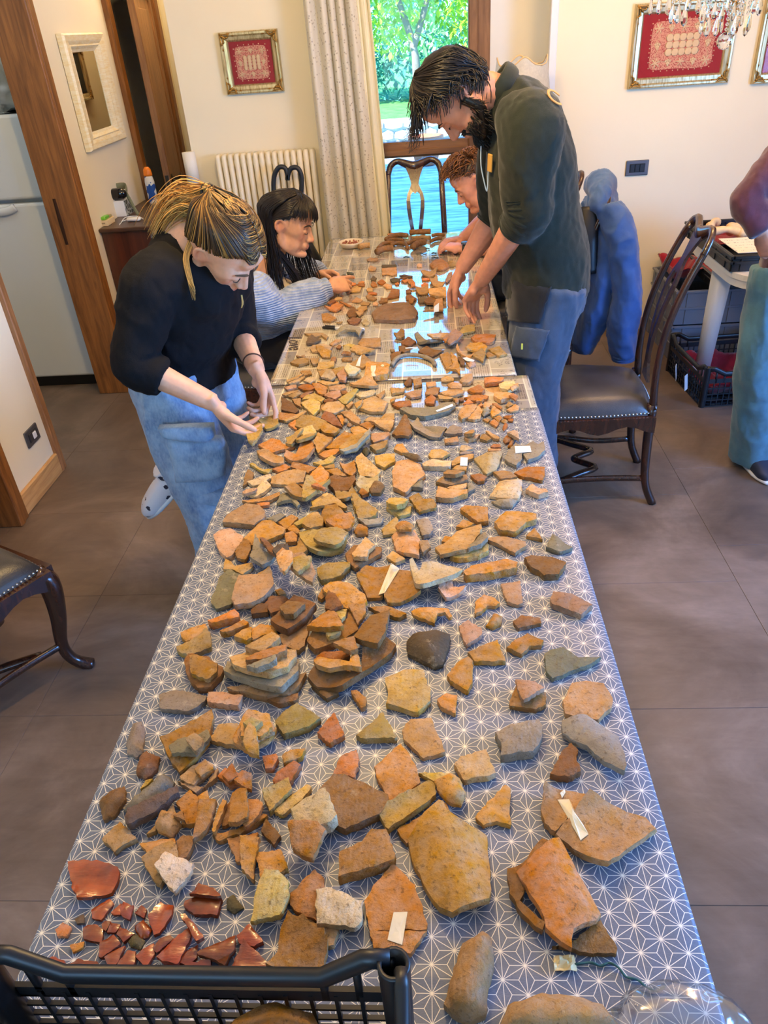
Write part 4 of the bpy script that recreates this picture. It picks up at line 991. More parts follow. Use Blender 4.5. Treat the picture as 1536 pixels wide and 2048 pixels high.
def lattice_crate(label,cx,cy,z,w,d,h,rz,low=0.0,corner_h=0.03,nrib=14,nbar=4,m=M_CRB,rimr=0.009):
 """open plastic crate: four lattice walls, rim, corner posts, slatted base"""
 p=thing('lattice_crate',label,'crate',(cx,cy,z),rz)
 b=bmesh.new()
 for k in range(7):yy=-d/2+d*(k+0.5)/7;box(b,-w/2+0.01,w/2-0.01,yy-0.012,yy+0.012,0.002,0.008)
 for k in range(5):xx=-w/2+w*(k+0.5)/5;box(b,xx-0.01,xx+0.01,-d/2+0.01,d/2-0.01,0.0,0.006)
 obj('base',b,m,p)
 for side in range(4):
  L=w if side%2==0 else d;off=(d if side%2==0 else w)/2;R_=Matrix.Rotation(side*PI/2,4,'Z');n=max(5,int(nrib*L/w))
  def rim_z(u):
   a_=abs(u)/(L/2);return h+corner_h*max(0,min(1,(a_-0.62)/0.22))
  b=bmesh.new();zb=h-0.052
  for k in range(n+1):
   u=-L/2+0.02+(L-0.04)*k/n;box(b,u-0.0022,u+0.0022,-off-0.002,-off+0.004,0.004,zb+0.01,M=R_)
  for k in range(nbar+1):
   zz=0.006+(zb-0.006)*k/nbar;box(b,-L/2+0.01,L/2-0.01,-off-0.002,-off+0.003,zz-0.0022,zz+0.0022,M=R_)
  box(b,-L/2+0.01,L/2-0.01,-off-0.003,-off+0.003,zb-0.002,zb+0.020,M=R_)
  obj('lattice_wall',b,m,p)
  b=bmesh.new();us=[-L/2+0.012,-L/2*0.84,-L/2*0.62,0,L/2*0.62,L/2*0.84,L/2-0.012]
  loft(b,[R_@Vector((u,-off,rim_z(u)-0.008))for u in us],[(0.013,0.008)]*7,seg=10,ref=(0,0,1),sq=3)
  for u0,u1 in((us[0],us[2]),(us[4],us[6])):
   for f_ in(0.0,0.5,1.0):
    u=u0+(u1-u0)*f_;box(b,u-0.004,u+0.004,-off-0.003,-off+0.003,zb,rim_z(u)-0.01,M=R_)
  obj('rim',b,m,p,True)
 for sx in(-1,1):
  for sy in(-1,1):
   b=bmesh.new();lathe(b,[(0.015,0.0),(0.017,h+corner_h-0.002),(0.017,h+corner_h+0.001),(0.0125,h+corner_h+0.001),(0.012,h*0.5),(0.001,h*0.5)],18,(sx*(w/2-0.008),sy*(d/2-0.008),0),cap=False)
   bmesh.ops.recalc_face_normals(b,faces=b.faces);obj('corner_post',b,m,p,True)
 return p
lattice_crate('black lattice crate of crimson cloth on the floor by the table leg',1.60,3.80,0.0,0.50,0.50,0.185,math.radians(4),nrib=16)
drape('lining_cloth','crimson cloth heaped inside the black lattice crate on the floor',1.38,1.82,3.58,4.02,0.012,0.10,M_REDC,11.0,0.10)
lc_=bpy.data.objects['lattice_crate']
for k,(px,py,rz)in enumerate(((1391,740,0.2),(1352,745,1.2),(1372,765,0.9))):
 q=at_y(px,py,(3.83,3.62,3.56)[k]);o=obj('paper_tag',bx(-0.018,0.018,-0.001,0.001,-0.04,0.04),M_WHITE,lc_,False,q);o.matrix_parent_inverse=(Matrix.Translation(lc_.location)@Matrix.Rotation(lc_.rotation_euler.z,4,'Z')).inverted();o.rotation_euler=(-0.15,0,rz);o['label']='white paper tag'
# ------------------------------------------------------------------ chandelier at the top right
CHX,CHY=1.06,3.20
cd=thing('chandelier','crystal chandelier with hanging cut glass drops before the wide lace picture','chandelier',(CHX,CHY,2.75))
M_CRY=NT('cut_crystal').set(color=(1,1,1),rough=0.0,trans=1.0,ior=1.5).m
M_BRASS=mat('aged_brass',(170,128,62),0.3,metal=0.9)
b=bmesh.new();lathe(b,[(0.06,0.0),(0.05,-0.03),(0.012,-0.04),(0.008,-0.5),(0.03,-0.52),(0.045,-0.58),(0.02,-0.66),(0.016,-0.86),(0.04,-0.9),(0.03,-0.95),(0.006,-0.98)],20);bmesh.ops.recalc_face_normals(b,faces=b.faces);obj('stem',b,M_BRASS,cd,True)
b=bmesh.new();loft(b,[(0.17*math.cos(2*PI*k/32),0.17*math.sin(2*PI*k/32),-0.955)for k in range(32)],0.006,seg=6,closed=True,cap=False)
for k in range(6):a=PI/3*k;loft(b,[(0.02*math.cos(a),0.02*math.sin(a),-0.92),(0.17*math.cos(a),0.17*math.sin(a),-0.955)],0.004,seg=6)
obj('drop_ring',b,M_BRASS,cd,True)
M_BULB=NT('warm_bulb').set(color=(1,0.9,0.7),em=(1.0,0.72,0.42),ems=6.0).m
for k in range(6):
 a=PI/3*k+0.3;c,s=math.cos(a),math.sin(a)
 b=bmesh.new();loft(b,spline([(0.02*c,0.02*s,-0.72),(0.13*c,0.13*s,-0.80),(0.25*c,0.25*s,-0.74),(0.28*c,0.28*s,-0.64)],14),0.007,seg=8);lathe(b,[(0.01,0),(0.035,0.01),(0.012,0.015),(0.012,0.09)],12,(0.28*c,0.28*s,-0.64));bmesh.ops.recalc_face_normals(b,faces=b.faces);ar=obj('arm',b,M_BRASS,cd,True)
 b=bmesh.new();lathe(b,[(0.008,0),(0.018,0.02),(0.015,0.04),(0.003,0.07)],12,(0.28*c,0.28*s,-0.55));obj('bulb',b,M_BULB,ar,True)
dm=bmesh.new();rings=[(0.0,0.0),(0.004,-0.004),(0.008,-0.016),(0.0125,-0.034),(0.013,-0.044),(0.009,-0.054),(0.0,-0.060)]
lathe(dm,[(max(r,0.0006),z)for r,z in rings],8);bmesh.ops.scale(dm,vec=(1,0.6,1),verts=dm.verts)
dme=bpy.data.meshes.new('crystal_drop');dm.to_mesh(dme);dm.free();dme.materials.append(M_CRY)
bm_=bmesh.new();bmesh.ops.create_icosphere(bm_,subdivisions=1,radius=0.007);bme=bpy.data.meshes.new('crystal_bead');bm_.to_mesh(bme);bm_.free();bme.materials.append(M_CRY)
rng=random.Random(4)
for k,(px,py)in enumerate(((1347,8),(1359,7),(1372,11),(1304,-8),(1321,-9),(1341,-12),(1406,32),(1418,30),(1436,33),(1446,32),(1474,28),(1487,16),(1496,30),(1502,26),(1418,8),(1432,3),(1470,3),(1460,-14),(1490,-10),(1380,-16),(1400,-10),(1512,-8),(1524,-14),(1447,10),(1482,20),(1410,2))):
 dy=rng.uniform(-0.14,0.14);q=at_y(px,py,CHY+dy)-Vector((CHX,CHY,2.75))
 o=bpy.data.objects.new('crystal_drop',dme);COL.objects.link(o);o.parent=cd;o.location=q;o.rotation_euler=(0,0,rng.uniform(0,3));s=rng.uniform(0.85,1.15);o.scale=(s,s,s)
 zt=-0.95;nb=max(1,min(6,int((zt-q.z)/0.016)))
 for i in range(nb):
  o2=bpy.data.objects.new('crystal_bead',bme);COL.objects.link(o2);o2.parent=cd;o2.location=(q.x,q.y,q.z+0.007+0.0155*i)
q=at_y(1449,82,CHY)-Vector((CHX,CHY,2.75))
b=bmesh.new();bmesh.ops.create_icosphere(b,subdivisions=2,radius=0.028,matrix=Matrix.Translation(q));obj('crystal_ball',b,M_CRY,cd)
for i in range(7):
 o2=bpy.data.objects.new('crystal_bead',bme);COL.objects.link(o2);o2.parent=cd;o2.location=(q.x,q.y,q.z+0.035+0.0155*i)
light('POINT','chandelier_glow',(CHX,CHY,2.28),98,(1.0,0.58,0.22),shadow_soft_size=0.22)
light('POINT','table_lamp_glow',(-0.30,2.1,2.40),122,(1.0,0.66,0.27),shadow_soft_size=0.09)
light('POINT','corridor_added_fill',(-1.62,5.45,2.45),20,(1.0,0.80,0.55),shadow_soft_size=0.1)  # added fill to brighten the corridor door and mirror view; no lamp seen
light('POINT','kitchen_glow',(-2.9,3.4,2.3),20,(0.85,0.92,1.0),shadow_soft_size=0.2)
# ------------------------------------------------------------------ pottery on the tables
SHERDS='''
@630 460 4.151
k f6 600,30 640,20 760,28 765,40 620,45
b f8 560,620 600,560 640,480 700,490 695,545 620,560 545,560|dark jagged brown sherd behind the long brown stone block
t f6 555,312 675,306 680,360 640,372 590,360 558,368|square tan sherd with a dark rim alone on the shiny blue reflection
d f5 553,290 560,283 672,284 677,300 640,307 560,308
b s22 950,285 975,262 1050,240 1095,262 1115,300 1060,325 990,325|brown lumpy fired brick fragment near the watch of the young man
t s14 1095,262 1160,258 1186,275 1150,300 1115,300
t f6 430,240 460,225 520,230 522,250 435,252|thin oval sherd lying alone in front of the bowl at the far end
t f6 443,310 460,290 510,310 500,332 450,334
d f6 462,400 485,376 512,395 500,416 470,416
p f6 845,290 855,274 885,275 886,298 850,300
t v7 880,350 905,328 950,340 1015,335 1000,372 950,385 895,380
t f6 280,490 340,458 385,475 372,505 300,512
k f5 275,440 300,428 340,438 335,452 285,455
k f5 360,430 390,418 412,425 405,438 365,438
k f5 340,452 370,438 415,442 412,460 350,460
k f5 462,450 475,420 500,425 518,460 480,470
k f5 515,430 555,402 588,430 560,450 530,445
t f5 425,490 440,474 480,478 478,505 435,506
k f5 437,520 470,510 515,518 510,532 445,530
t f6 420,545 445,528 480,545 515,565 490,580 440,572
t f6 565,455 590,440 640,455 630,478 600,482
d f6 622,405 660,392 710,400 700,425 640,430
d f5 698,375 740,365 810,378 805,390 740,385
k f5 715,410 750,402 795,408 790,428 740,432
b f5 710,392 740,378 770,390 750,402 715,404
k f5 765,430 800,410 832,440 825,452 785,452
k f5 795,455 825,448 835,472 800,480
k f5 880,450 905,436 942,440 940,468 890,468
k f5 885,400 915,392 955,400 945,412 890,415
k f5 662,438 690,430 700,445 670,450
b f6 755,495 790,482 800,500 790,522 758,522
t v7 832,460 860,470 940,480 948,520 860,535 838,500
b f6 752,545 790,528 845,565 830,580 760,578
b f6 770,575 830,575 815,605 785,605
d f7 852,570 890,552 950,560 935,590 870,600
b f8 905,600 960,555 1015,555 1020,615 930,618
t v8 950,410 985,400 1010,360 1022,420 1080,450 1050,470 980,465
t f8 945,475 1000,470 1085,450 1090,545 1000,550 945,530
p f7 1080,410 1110,350 1140,340 1130,400 1090,430
t f7 990,630 1010,600 1060,590 1068,680 900,695 985,675|two joined pale sherds held by clear tape before the hands of the bearded man
T 990,632 1030,606 1028,672 985,678
t f6 305,590 345,553 395,578 380,595
t f6 375,605 400,588 460,600 440,620 385,618
p f6 478,605 500,592 525,602 520,620 482,618
b f6 525,590 570,565 608,562 600,585 540,600
t f5 340,655 375,630 430,625 435,650 400,668
k v8 80,655 125,640 165,580 180,590 240,640 170,668|pointed orange sherd nearest the grey blue cuff
k f5 203,588 225,590 305,625 280,635
t f6 155,570 185,550 225,555 225,575 165,578
b f6 100,590 150,568 175,595 120,612
b f7 260,690 300,630 320,632 370,680 340,710 280,715
t f6 338,700 375,670 405,668 400,690 370,718
@570 620 5.908
o f7 440,100 430,40 500,30 560,60 610,95 540,130 450,120|bright ochre sherd lying on the newspaper print next to the sleeve
t f4 605,142 680,130 660,152 620,156
b f7 730,115 800,80 900,100 860,155 770,160
w f6 905,140 950,95 1000,140 990,172 930,170
g v8 600,300 640,265 720,232 880,222 935,232 900,330 880,358 840,300 720,285|long arched grey buff rim fragment beside the black marker pen
t f7 225,270 440,262 512,305 490,340 430,290 330,320
d f7 250,400 265,340 310,300 380,330 430,350 340,395
t f7 865,390 905,332 1130,322 1130,425 980,430 900,420|flat ribbed buff rim sherd right of the arched grey rim
t f7 522,395 600,340 672,345 620,380 560,412
b f6 600,440 640,400 670,420 650,448
y f7 680,410 760,390 825,405 815,432 720,425
w f7 290,440 330,410 460,395 560,425 520,480 320,488
o f7 365,430 400,425 550,470 530,530 440,530 385,480|curled orange sherd on the pale plate by the printed word
w f8 690,430 730,415 768,430 775,520 690,530
b f6 665,540 690,520 790,525 780,545
t v7 775,485 860,430 980,470 1062,480 1060,510 900,525|fluted buff sherd shaped like a shell near the table middle
t f9 60,610 100,585 220,550 275,560 275,610 160,640
t v8 290,580 340,555 380,580 405,575 390,625 330,640
y f9 375,680 400,605 580,600 580,655 470,690 400,700
b f6 130,530 180,540 230,520 240,545 150,552
y f9 400,745 690,655 708,685 640,720 440,780|long straight buff handle piece lying slantwise by the table joint
t f7 730,640 860,570 930,522 1015,590 930,675 800,670|fan shaped sherd mended with a clear tape strip
T 870,570 905,530 885,665 835,660
o f18 940,760 955,620 990,600 1180,610 1240,640 1210,750 1080,770|box shaped buff pot side bound with two paper tapes
T 1015,655 1075,650 1068,775 1005,775
T 1130,650 1160,640 1175,665 1145,670
b f6 545,560 580,540 610,560 600,600 535,595
t f6 665,570 690,553 800,553 785,588 680,590
o f7 615,775 700,725 740,730 720,790 650,820
w f7 710,765 760,730 860,745 900,780 800,800 720,795
t f7 180,715 300,705 315,740 220,770
@780 620 5.908
b v8 45,290 90,265 130,205 172,240 172,320 80,325
b f8 130,370 205,310 230,310 310,370 225,420 140,400
g v10 290,310 330,300 430,345 520,330 600,275 632,330 560,390 460,415 340,380|grey blackened saucer like bowl side curving upward on the blue reflection
p f8 440,305 500,290 690,232 695,310 620,310 500,330
p f8 620,380 770,268 865,315 800,390 710,440|broad flat terracotta sherd right of the blackened bowl side
k f6 630,340 690,335 660,368
b f8 100,420 150,410 240,465 170,495 110,470
b f8 330,480 430,420 520,460 630,470 500,542 400,520
b f8 0,520 60,490 140,480 110,530 20,590
b f6 0,460 50,455 60,480 10,485
t f8 585,520 680,488 745,550 740,640 665,685
o f8 715,500 790,550 828,700 820,740 780,690 660,690 740,640
t v8 780,425 795,395 830,470 900,540 1000,525 930,572 800,500|curved sherd like a tall gull wing near the taped block
b f9 795,550 870,540 885,640 840,640
p s12 890,600 930,580 1015,610 1010,650 940,672|stubby mended block under white tape near the right table edge
T 855,560 905,550 1000,590 985,612 910,600
o v8 890,490 920,420 945,378 1050,385 1150,450 1120,500 990,480
t f7 978,560 1000,530 1090,475 1132,540 1100,628 1040,590
y f7 1165,455 1290,420 1385,515 1290,535 1200,490
t f6 1125,520 1170,490 1255,535 1160,555
k f10 955,320 1010,283 1120,275 1250,285 1225,360 1180,380 1010,370|ribbed orange handle piece by the right hand table edge
y f8 800,275 850,210 900,175 1000,165 1005,235 830,282|yellow buff curved sherd in front of the hands of the bearded man
@470 740 4.8
t f7 490,95 650,35 668,30 600,80 500,108
t f7 510,118 660,55 672,62 610,105 520,130
w f7 655,95 700,65 768,65 770,90 720,120
t f7 800,20 870,0 1040,0 960,30 820,45
w f7 825,92 880,50 930,45 975,88 930,105
t f8 785,105 830,95 940,112 1000,95 985,125 870,140
p f8 980,50 1060,12 1085,30 1060,90 1000,85
w f8 1055,55 1090,25 1210,40 1160,75 1090,85
p f7 470,160 530,140 590,135 585,165 500,182
k f7 598,155 650,132 750,132 768,165 730,188 650,185
t f7 450,225 520,200 620,185 560,215 480,240
t f7 508,245 560,215 625,195 632,225 560,265
b f7 615,245 680,205 755,195 700,235 640,262
o f8 735,118 790,120 885,155 868,225 810,225 775,190|upright ochre tongue of a sherd in the crowded far left row
p f8 893,155 960,145 1050,128 1058,165 985,190 905,190
p f8 855,238 900,205 1005,188 1016,240 960,272
b f6 1015,195 1070,190 1085,215 1030,230
y f9 990,272 1080,215 1160,168 1185,180 1130,255 1065,322 1020,305
t v9 1095,115 1150,110 1240,80 1300,66 1375,140 1290,170 1160,160|winged tan bowl fragment at the head of the crowded heap
w f7 1155,225 1250,200 1335,178 1352,205 1320,235 1210,258
t f7 1355,240 1440,185 1440,215 1400,272
t f10 1165,345 1240,280 1330,240 1465,305 1420,395 1290,390|wide flat tan sherd topping a low stack at the right of the heap
t f7 1140,305 1230,290 1210,330 1170,350
t f7 1065,340 1120,290 1138,310 1090,360
b f8 440,370 450,320 440,245 540,300 615,380 580,410|large brown triangular sherd just beyond the pointing hand
t f7 545,275 630,262 632,350 580,320
y f8 640,275 690,235 760,218 860,265 830,300 740,270
y f9 630,312 690,285 740,263 820,300 815,365 755,430 700,380|bright yellow buff kite shaped sherd in the crowded heap
t f10 828,365 880,305 1000,292 1055,340 1035,375 950,410 850,385|thick pinkish tan sherd with crumbling edge beside the yellow kite sherd
b f6 845,290 900,265 955,280 930,300 860,305
o f8 415,470 425,400 520,410 605,420 540,455 460,480
t f8 460,480 570,440 675,383 688,395 600,455 490,490
k f7 510,515 580,470 600,520 590,570
b f8 825,450 860,395 920,400 990,470 1030,540 940,520
y f10 575,530 590,470 640,430 730,423 880,485 850,530 790,575 690,575|biggest yellow buff sherd with a chipped end in front of the brown triangle
o f9 818,570 840,525 880,515 1005,575 950,620 860,610
t f9 1010,400 1060,385 1110,378 1205,475 1190,515 1130,490
o f8 980,430 1020,420 1060,480 1030,520
t s8 1040,520 1060,490 1085,500 1070,520
t s8 1070,530 1095,505 1130,525 1100,545
o f9 1110,580 1115,545 1190,530 1310,590 1240,630 1170,645
o f8 1195,520 1270,488 1345,520 1290,570
t v8 1300,530 1400,515 1530,490 1525,550 1490,585 1400,570|fluted reddish tan shell shaped sherd right of the heap
t f8 1235,480 1290,445 1400,448 1390,480 1320,490
t f8 1385,475 1440,410 1530,410 1530,470 1450,488
t f12 1290,720 1380,690 1470,665 1440,740 1350,765
p f12 1300,640 1320,605 1480,585 1488,615 1430,660 1330,685|pink topped thick sherd capping the small stack at the right of the heap
y v10 500,690 490,655 620,595 665,592 600,640 540,690
y f9 578,640 640,600 745,565 785,610 730,640 600,690|yellow buff trough shaped sherd at the near edge of the far heap
o f9 755,690 800,625 940,640 880,690 800,765
o f10 870,745 950,670 1050,578 1145,615 1145,660 1060,745 930,745|large smooth orange brown sherd propped in the middle of the heap
@780 740 4.8
t f8 0,165 145,170 130,200 20,222
p f8 140,222 210,195 302,185 297,245 200,258
k f8 15,325 90,290 195,290 205,340 80,355
o f7 0,280 50,260 40,290 5,305
b s12 130,130 180,70 215,85 212,135 160,150
t f10 222,90 298,65 305,130 230,145
t f12 345,115 440,103 442,140 360,158
t s12 488,85 530,62 612,75 612,105 500,105
p f12 668,95 730,35 792,25 795,85 760,112 690,115
t s13 548,135 600,122 690,135 685,175 580,172
k f13 905,70 1000,55 1092,70 1075,100 910,118|long pale orange handle stump behind the right hand corner group
t f8 335,215 360,180 430,155 480,165 455,230 350,232
t f8 458,235 520,240 610,255 580,272 470,272
t f9 480,212 560,180 640,178 715,190 700,215 600,245 530,240
k f9 742,188 850,133 912,180 880,215 790,208
k f8 330,290 360,250 400,230 440,262 420,320 345,315
k f8 708,262 800,235 900,230 945,245 930,270 800,290
w f12 1045,130 1110,98 1190,95 1215,150 1130,185 1060,165
t f5 1150,200 1230,160 1235,185 1170,225
t f13 995,235 1005,195 1200,222 1180,250 1060,282|thick straight sided tan sherd at the near right table corner
k f6 1140,285 1185,265 1230,280 1205,310
t f6 1110,340 1140,295 1190,325 1140,350
t f6 1118,380 1200,320 1240,345 1230,385 1170,395
k f6 700,320 755,275 800,312 730,325
k f7 820,310 850,280 905,280 880,300
k f6 840,335 875,312 895,330 870,348
t f7 600,270 640,258 670,280 640,295
t f7 620,295 660,290 658,315 630,320
b f6 660,270 700,262 710,285 670,290
t f11 655,430 680,370 735,325 830,325 835,350 770,430 690,468|leaf shaped tan sherd, upper of the pair at the right near the pebble cluster
t f9 745,460 800,400 850,340 890,372 865,460 810,472
p f8 898,350 910,300 978,320 930,372
o f8 965,405 995,330 1068,395 985,445|pale ochre arrowhead sherd standing out of the pebble cluster
g s8 885,400 925,375 962,398 905,415
g s9 880,430 915,405 970,415 900,447
k f6 980,315 1020,310 1080,355 1060,370
o f6 1000,455 1050,428 1080,452 1042,498
o f6 955,500 1000,465 1048,505 1020,542
o f6 888,468 930,460 965,470 940,495
k f5 1085,445 1110,432 1185,430 1150,465
k f5 1130,470 1185,455 1180,490 1140,485
t s8 1065,490 1100,475 1138,488 1110,512
k s9 1078,560 1100,515 1132,515 1125,555 1095,585
g f13 95,370 130,350 280,355 450,345 540,300 625,310 632,330 560,385 440,420 330,440 200,425|long grey bowl side bearing a white label strip at the table middle
T 440,390 600,322 608,345 452,402
b v9 20,600 80,540 140,447 165,460 190,520 212,595 180,652 60,645|brown saddle shaped sherd left of the long grey bowl side
g v9 175,470 215,500 262,468 330,545 420,600 515,605 480,640 370,640 230,580|blue grey curled rim catching window light in front of the long grey bowl side
g f8 325,540 420,530 545,545 505,600 400,590
g f10 520,600 570,540 600,520 690,545 695,590 620,610
t f9 710,640 760,620 865,610 830,650 750,668
t f9 708,610 760,555 800,545 815,590 800,630 740,630
t f8 860,655 885,610 905,600 975,655 930,672
t f9 918,580 960,590 1052,640 1040,655 990,645
t f9 520,655 560,650 650,632 662,685 530,690
k s14 1085,665 1100,640 1200,622 1220,640 1180,670 1110,700|shiny orange brown spout knob beside the taped grey pair
k s11 1130,735 1150,690 1190,680 1170,735
p f9 1125,605 1180,575 1225,572 1242,635 1190,620
@780 860 4.8
o f8 35,175 65,130 120,123 145,165 182,210 110,215
t f8 368,235 400,180 480,178 580,215 500,262 400,265
g f9 665,205 730,195 805,200 750,222 670,225
w f8 668,190 685,140 740,140 800,170 720,195
t f7 940,170 1060,175 1070,190 950,198
k f7 965,150 990,128 1060,128 1065,155 980,163
w f13 310,315 400,272 590,290 580,345 440,345 320,335|straight pale rimmed bar of pottery between the rough pot and the label pair
t f9 590,300 640,258 720,230 805,225 800,255 700,305 600,335|buff sherd pair joined by two small white labels
+ 600,365 640,335 740,310 730,385 650,378
T 678,264 747,262 742,340 672,342
w s20 808,270 900,225 1072,198 1078,225 1020,380 930,425 890,385 860,330|rough whitish crusted sherd pointing at the viewer beyond the crusted stack
g f10 1100,270 1130,200 1205,110 1272,160 1270,270 1215,335 1130,300|grey green sherd pair bridged by a pale blue tape near the right edge
+ 1280,155 1375,95 1425,130 1475,105 1490,185 1430,240 1320,285 1282,230
T 1197,155 1345,153 1358,208 1205,222
t f9 988,395 1060,388 1150,390 1222,440 1150,455 1060,460|squared tan sherd left of the holed concentric sherd
k f9 1190,405 1300,350 1485,345 1480,430 1465,480 1380,460 1290,445|pale orange sherd with curved ridges and a drilled hole at the right
p f13 1305,560 1360,512 1420,545 1500,560 1520,590 1420,610|pink topped thick sherd just in front of the drilled sherd
g s14 1000,700 975,680 1100,665 1235,660 1170,735 1060,735
w s20 955,630 1000,560 1050,490 1130,480 1262,468 1270,580 1240,655 1100,650|grey sherd crusted with white lumps topping the crusted stack at the right
b f9 770,428 860,408 932,440 905,480 840,488
o f9 185,640 240,625 300,655 400,650 448,710 360,735 270,735
k s6 475,688 492,660 518,690
t f13 440,640 460,530 560,560 740,560 748,600 600,650
g f9 740,505 800,508 820,550 750,592
t f10 545,545 640,520 740,500 730,550 600,570
t f11 440,490 500,445 560,425 740,420 745,470 600,520
t f10 512,400 550,355 620,370 718,400 625,460 520,435|top sherd of the tall buff stack in the middle right of the table
t f12 30,540 18,400 60,300 180,275 290,320 338,420 260,480 150,592|big rough grey brown pot base with gritty broken face at the table centre
d s14 140,280 200,262 285,285 312,330 240,325
g f10 200,545 312,470 312,545 250,550
@470 860 4.8
o f9 222,140 345,72 430,92 470,130 575,155 470,180 350,212|large pale orange sherd near the pointing hand, corner over a rim piece
t v12 205,190 290,185 380,240 470,280 470,310 350,320 245,270|sickle shaped tan rim sherd with a torn paper bit on it
o v12 580,225 645,100 690,68 745,110 765,210 690,290 560,290 475,275 490,225|tall orange brown scooped neck fragment at the left of the heap
y f9 480,100 600,25 662,15 540,118
y f9 575,70 720,0 780,40 700,85 600,110
o f10 755,120 800,48 935,70 880,120 795,195
o f9 800,230 860,190 1050,170 960,225 870,262
y f11 1000,205 1120,90 1260,50 1250,110 1170,190 1060,225|upper of two pale grooved slabs leaning together at the heap middle
g f9 1010,255 1170,190 1300,48 1300,95 1180,220 1050,265
d s10 1215,200 1260,160 1300,205 1260,250
y f8 748,310 860,285 930,240 965,255 930,310 820,328
t f7 840,345 950,320 960,355 880,360
o f9 530,345 560,300 660,320 778,355 700,405 590,370|flat orange slab left of the upright ochre block
k f8 350,365 480,322 525,340 500,375 420,402
y v8 138,318 170,312 260,370 355,380 320,410 250,395
b f8 75,535 90,450 120,370 178,400 170,460
t f9 350,440 450,400 560,372 685,385 655,490 500,515 345,510|long orange and grey sherd with fine grooves in the left heap
w f9 110,490 250,440 335,415 352,450 250,510 180,530
w f9 125,610 200,560 290,472 345,530 290,580 190,635|pale slab shaped like a wedge on the lower left pile
p f8 70,610 110,590 220,600 200,625 90,628
t f9 65,665 200,660 430,590 432,620 330,670 120,690
k f8 205,700 330,685 322,715 230,722
g v9 398,705 440,650 505,622 565,650 628,745 600,765 550,700 500,700|grey arched sherd standing like a small bridge left of the pile
t v11 478,590 520,520 570,478 620,530 685,590 655,650 540,640
o f8 610,515 725,518 690,585
y v11 650,700 670,600 700,530 750,520 800,560 920,520 900,555 790,640 690,712|twisted yellow buff handle sherd in front of the upright ochre block
y f9 730,690 800,650 880,600 955,640 830,690 745,725
y f9 720,765 850,680 910,640 1000,690 1078,755 1050,765 950,720
o f10 840,755 900,730 962,715 1020,765 850,768
t v10 958,600 1090,592 1130,553 1200,635 1130,645 1050,680 970,660
b f12 885,500 900,450 960,422 1050,450 1150,423 1160,470 1090,570 960,580|rugged pink brown sherd with dark broken face beside the pale curled one
o f10 680,455 760,380 820,325 870,380 902,410 890,470 820,520 710,500|upright block of ochre pottery at the centre of the heap
k f8 730,520 780,500 870,525 850,535
o f8 862,378 980,355 1072,435 960,430
o v9 1005,335 1080,320 1148,290 1162,400 1130,432 1060,410
t f12 1155,300 1165,250 1215,215 1310,300 1400,395 1330,445 1200,430|tall smooth tan sherd leaning back at the right of the heap
w v12 1163,530 1200,428 1280,460 1382,465 1372,530 1275,595 1190,570|pale curled sherd with a scooped top before the tall tan sherd
o f8 1187,615 1220,590 1288,622 1220,642
b f10 1290,605 1345,540 1400,545 1440,575 1400,630 1310,635
y f9 1115,645 1180,645 1280,700 1375,765 1150,768
y f9 1340,240 1440,225 1530,220 1536,290 1430,355 1350,315
@400 980 3.84
p f13 172,238 205,180 350,95 455,110 500,160 495,200 415,262|big pinkish slab sherd nearest the table edge below the heap
g f9 510,215 620,170 657,190 580,240
o f9 598,240 700,182 752,208 700,265 655,295
y f11 718,250 870,163 907,178 870,215 745,267|narrow pale stick shaped sherd with speckled back
y f11 785,280 840,215 905,195 952,250 940,290 850,312
o f8 665,290 720,258 768,305 755,328 700,315
o f10 648,325 710,310 748,345 740,388 660,395
o f11 928,190 960,115 1045,112 1140,200 1120,225 965,248|five sided orange sherd on the upper right of the near pile
y f9 1162,55 1205,60 1365,150 1350,175 1215,205|yellow striped triangular sherd pointing up left beyond the mended orange plate
g f7 1208,225 1300,235 1412,215 1390,255 1275,272
o s14 1180,310 1220,258 1290,290 1288,340 1205,345
y f8 1395,300 1450,240 1510,198 1525,225 1500,325 1410,342
p f12 100,340 160,300 230,288 332,350 320,400 240,500 205,515 140,450|pinkish sherd with rough lower edge at the table edge, second below the heap
o f12 338,355 420,280 475,228 540,225 652,290 640,325 500,385 400,415 340,390|brown bent sherd with a ridge across the middle near the left edge
b f9 265,485 340,390 385,408 392,470 350,545 290,530
g v10 395,560 415,450 430,372 470,440 520,500 605,525 560,560 480,595
b f9 458,370 485,360 560,430 628,515 600,522 530,480
y v11 752,320 850,310 960,320 1050,370 1132,392 1100,445 900,512 840,480 790,400|large yellow buff trough carrying two more sherds
o f9 970,280 1070,240 1165,222 1192,262 1150,310 1060,330
y f10 872,380 930,292 1050,268 1140,300 1080,390 1030,420 895,400|pale buff sherd with gritty edge lying in the yellow trough
y v10 622,490 690,440 745,420 765,362 800,410 832,492 740,500 650,512
t f9 175,600 195,518 240,545 270,578 400,550 410,580 330,642 265,610
d f10 578,580 610,535 690,508 700,600 690,655 620,640
o f9 610,640 660,600 765,660 740,692 650,690
t f9 660,560 690,500 790,472 850,512 880,580 855,660 790,640 720,610|large oval tan sherd resting on two darker ones
t f8 400,660 490,610 530,575 555,620 550,668 430,672
y f13 898,590 990,550 1150,545 1152,575 1080,650 930,690 905,650|thick yellow buff lump with a scooped face right of the oval tan sherd
b f11 1115,490 1180,420 1395,432 1385,480 1250,560 1190,595 1135,545|brown sherd under a smaller tan one left of the mended orange plate
t f10 1168,480 1230,400 1270,342 1345,405 1290,460 1280,515 1180,512|tan sherd perched on a brown one before the white paper tape plate
g f9 85,835 150,660 215,600 342,660 300,740 240,870 120,905 88,870|grey mauve sherd at the table edge, partly under the pink slab
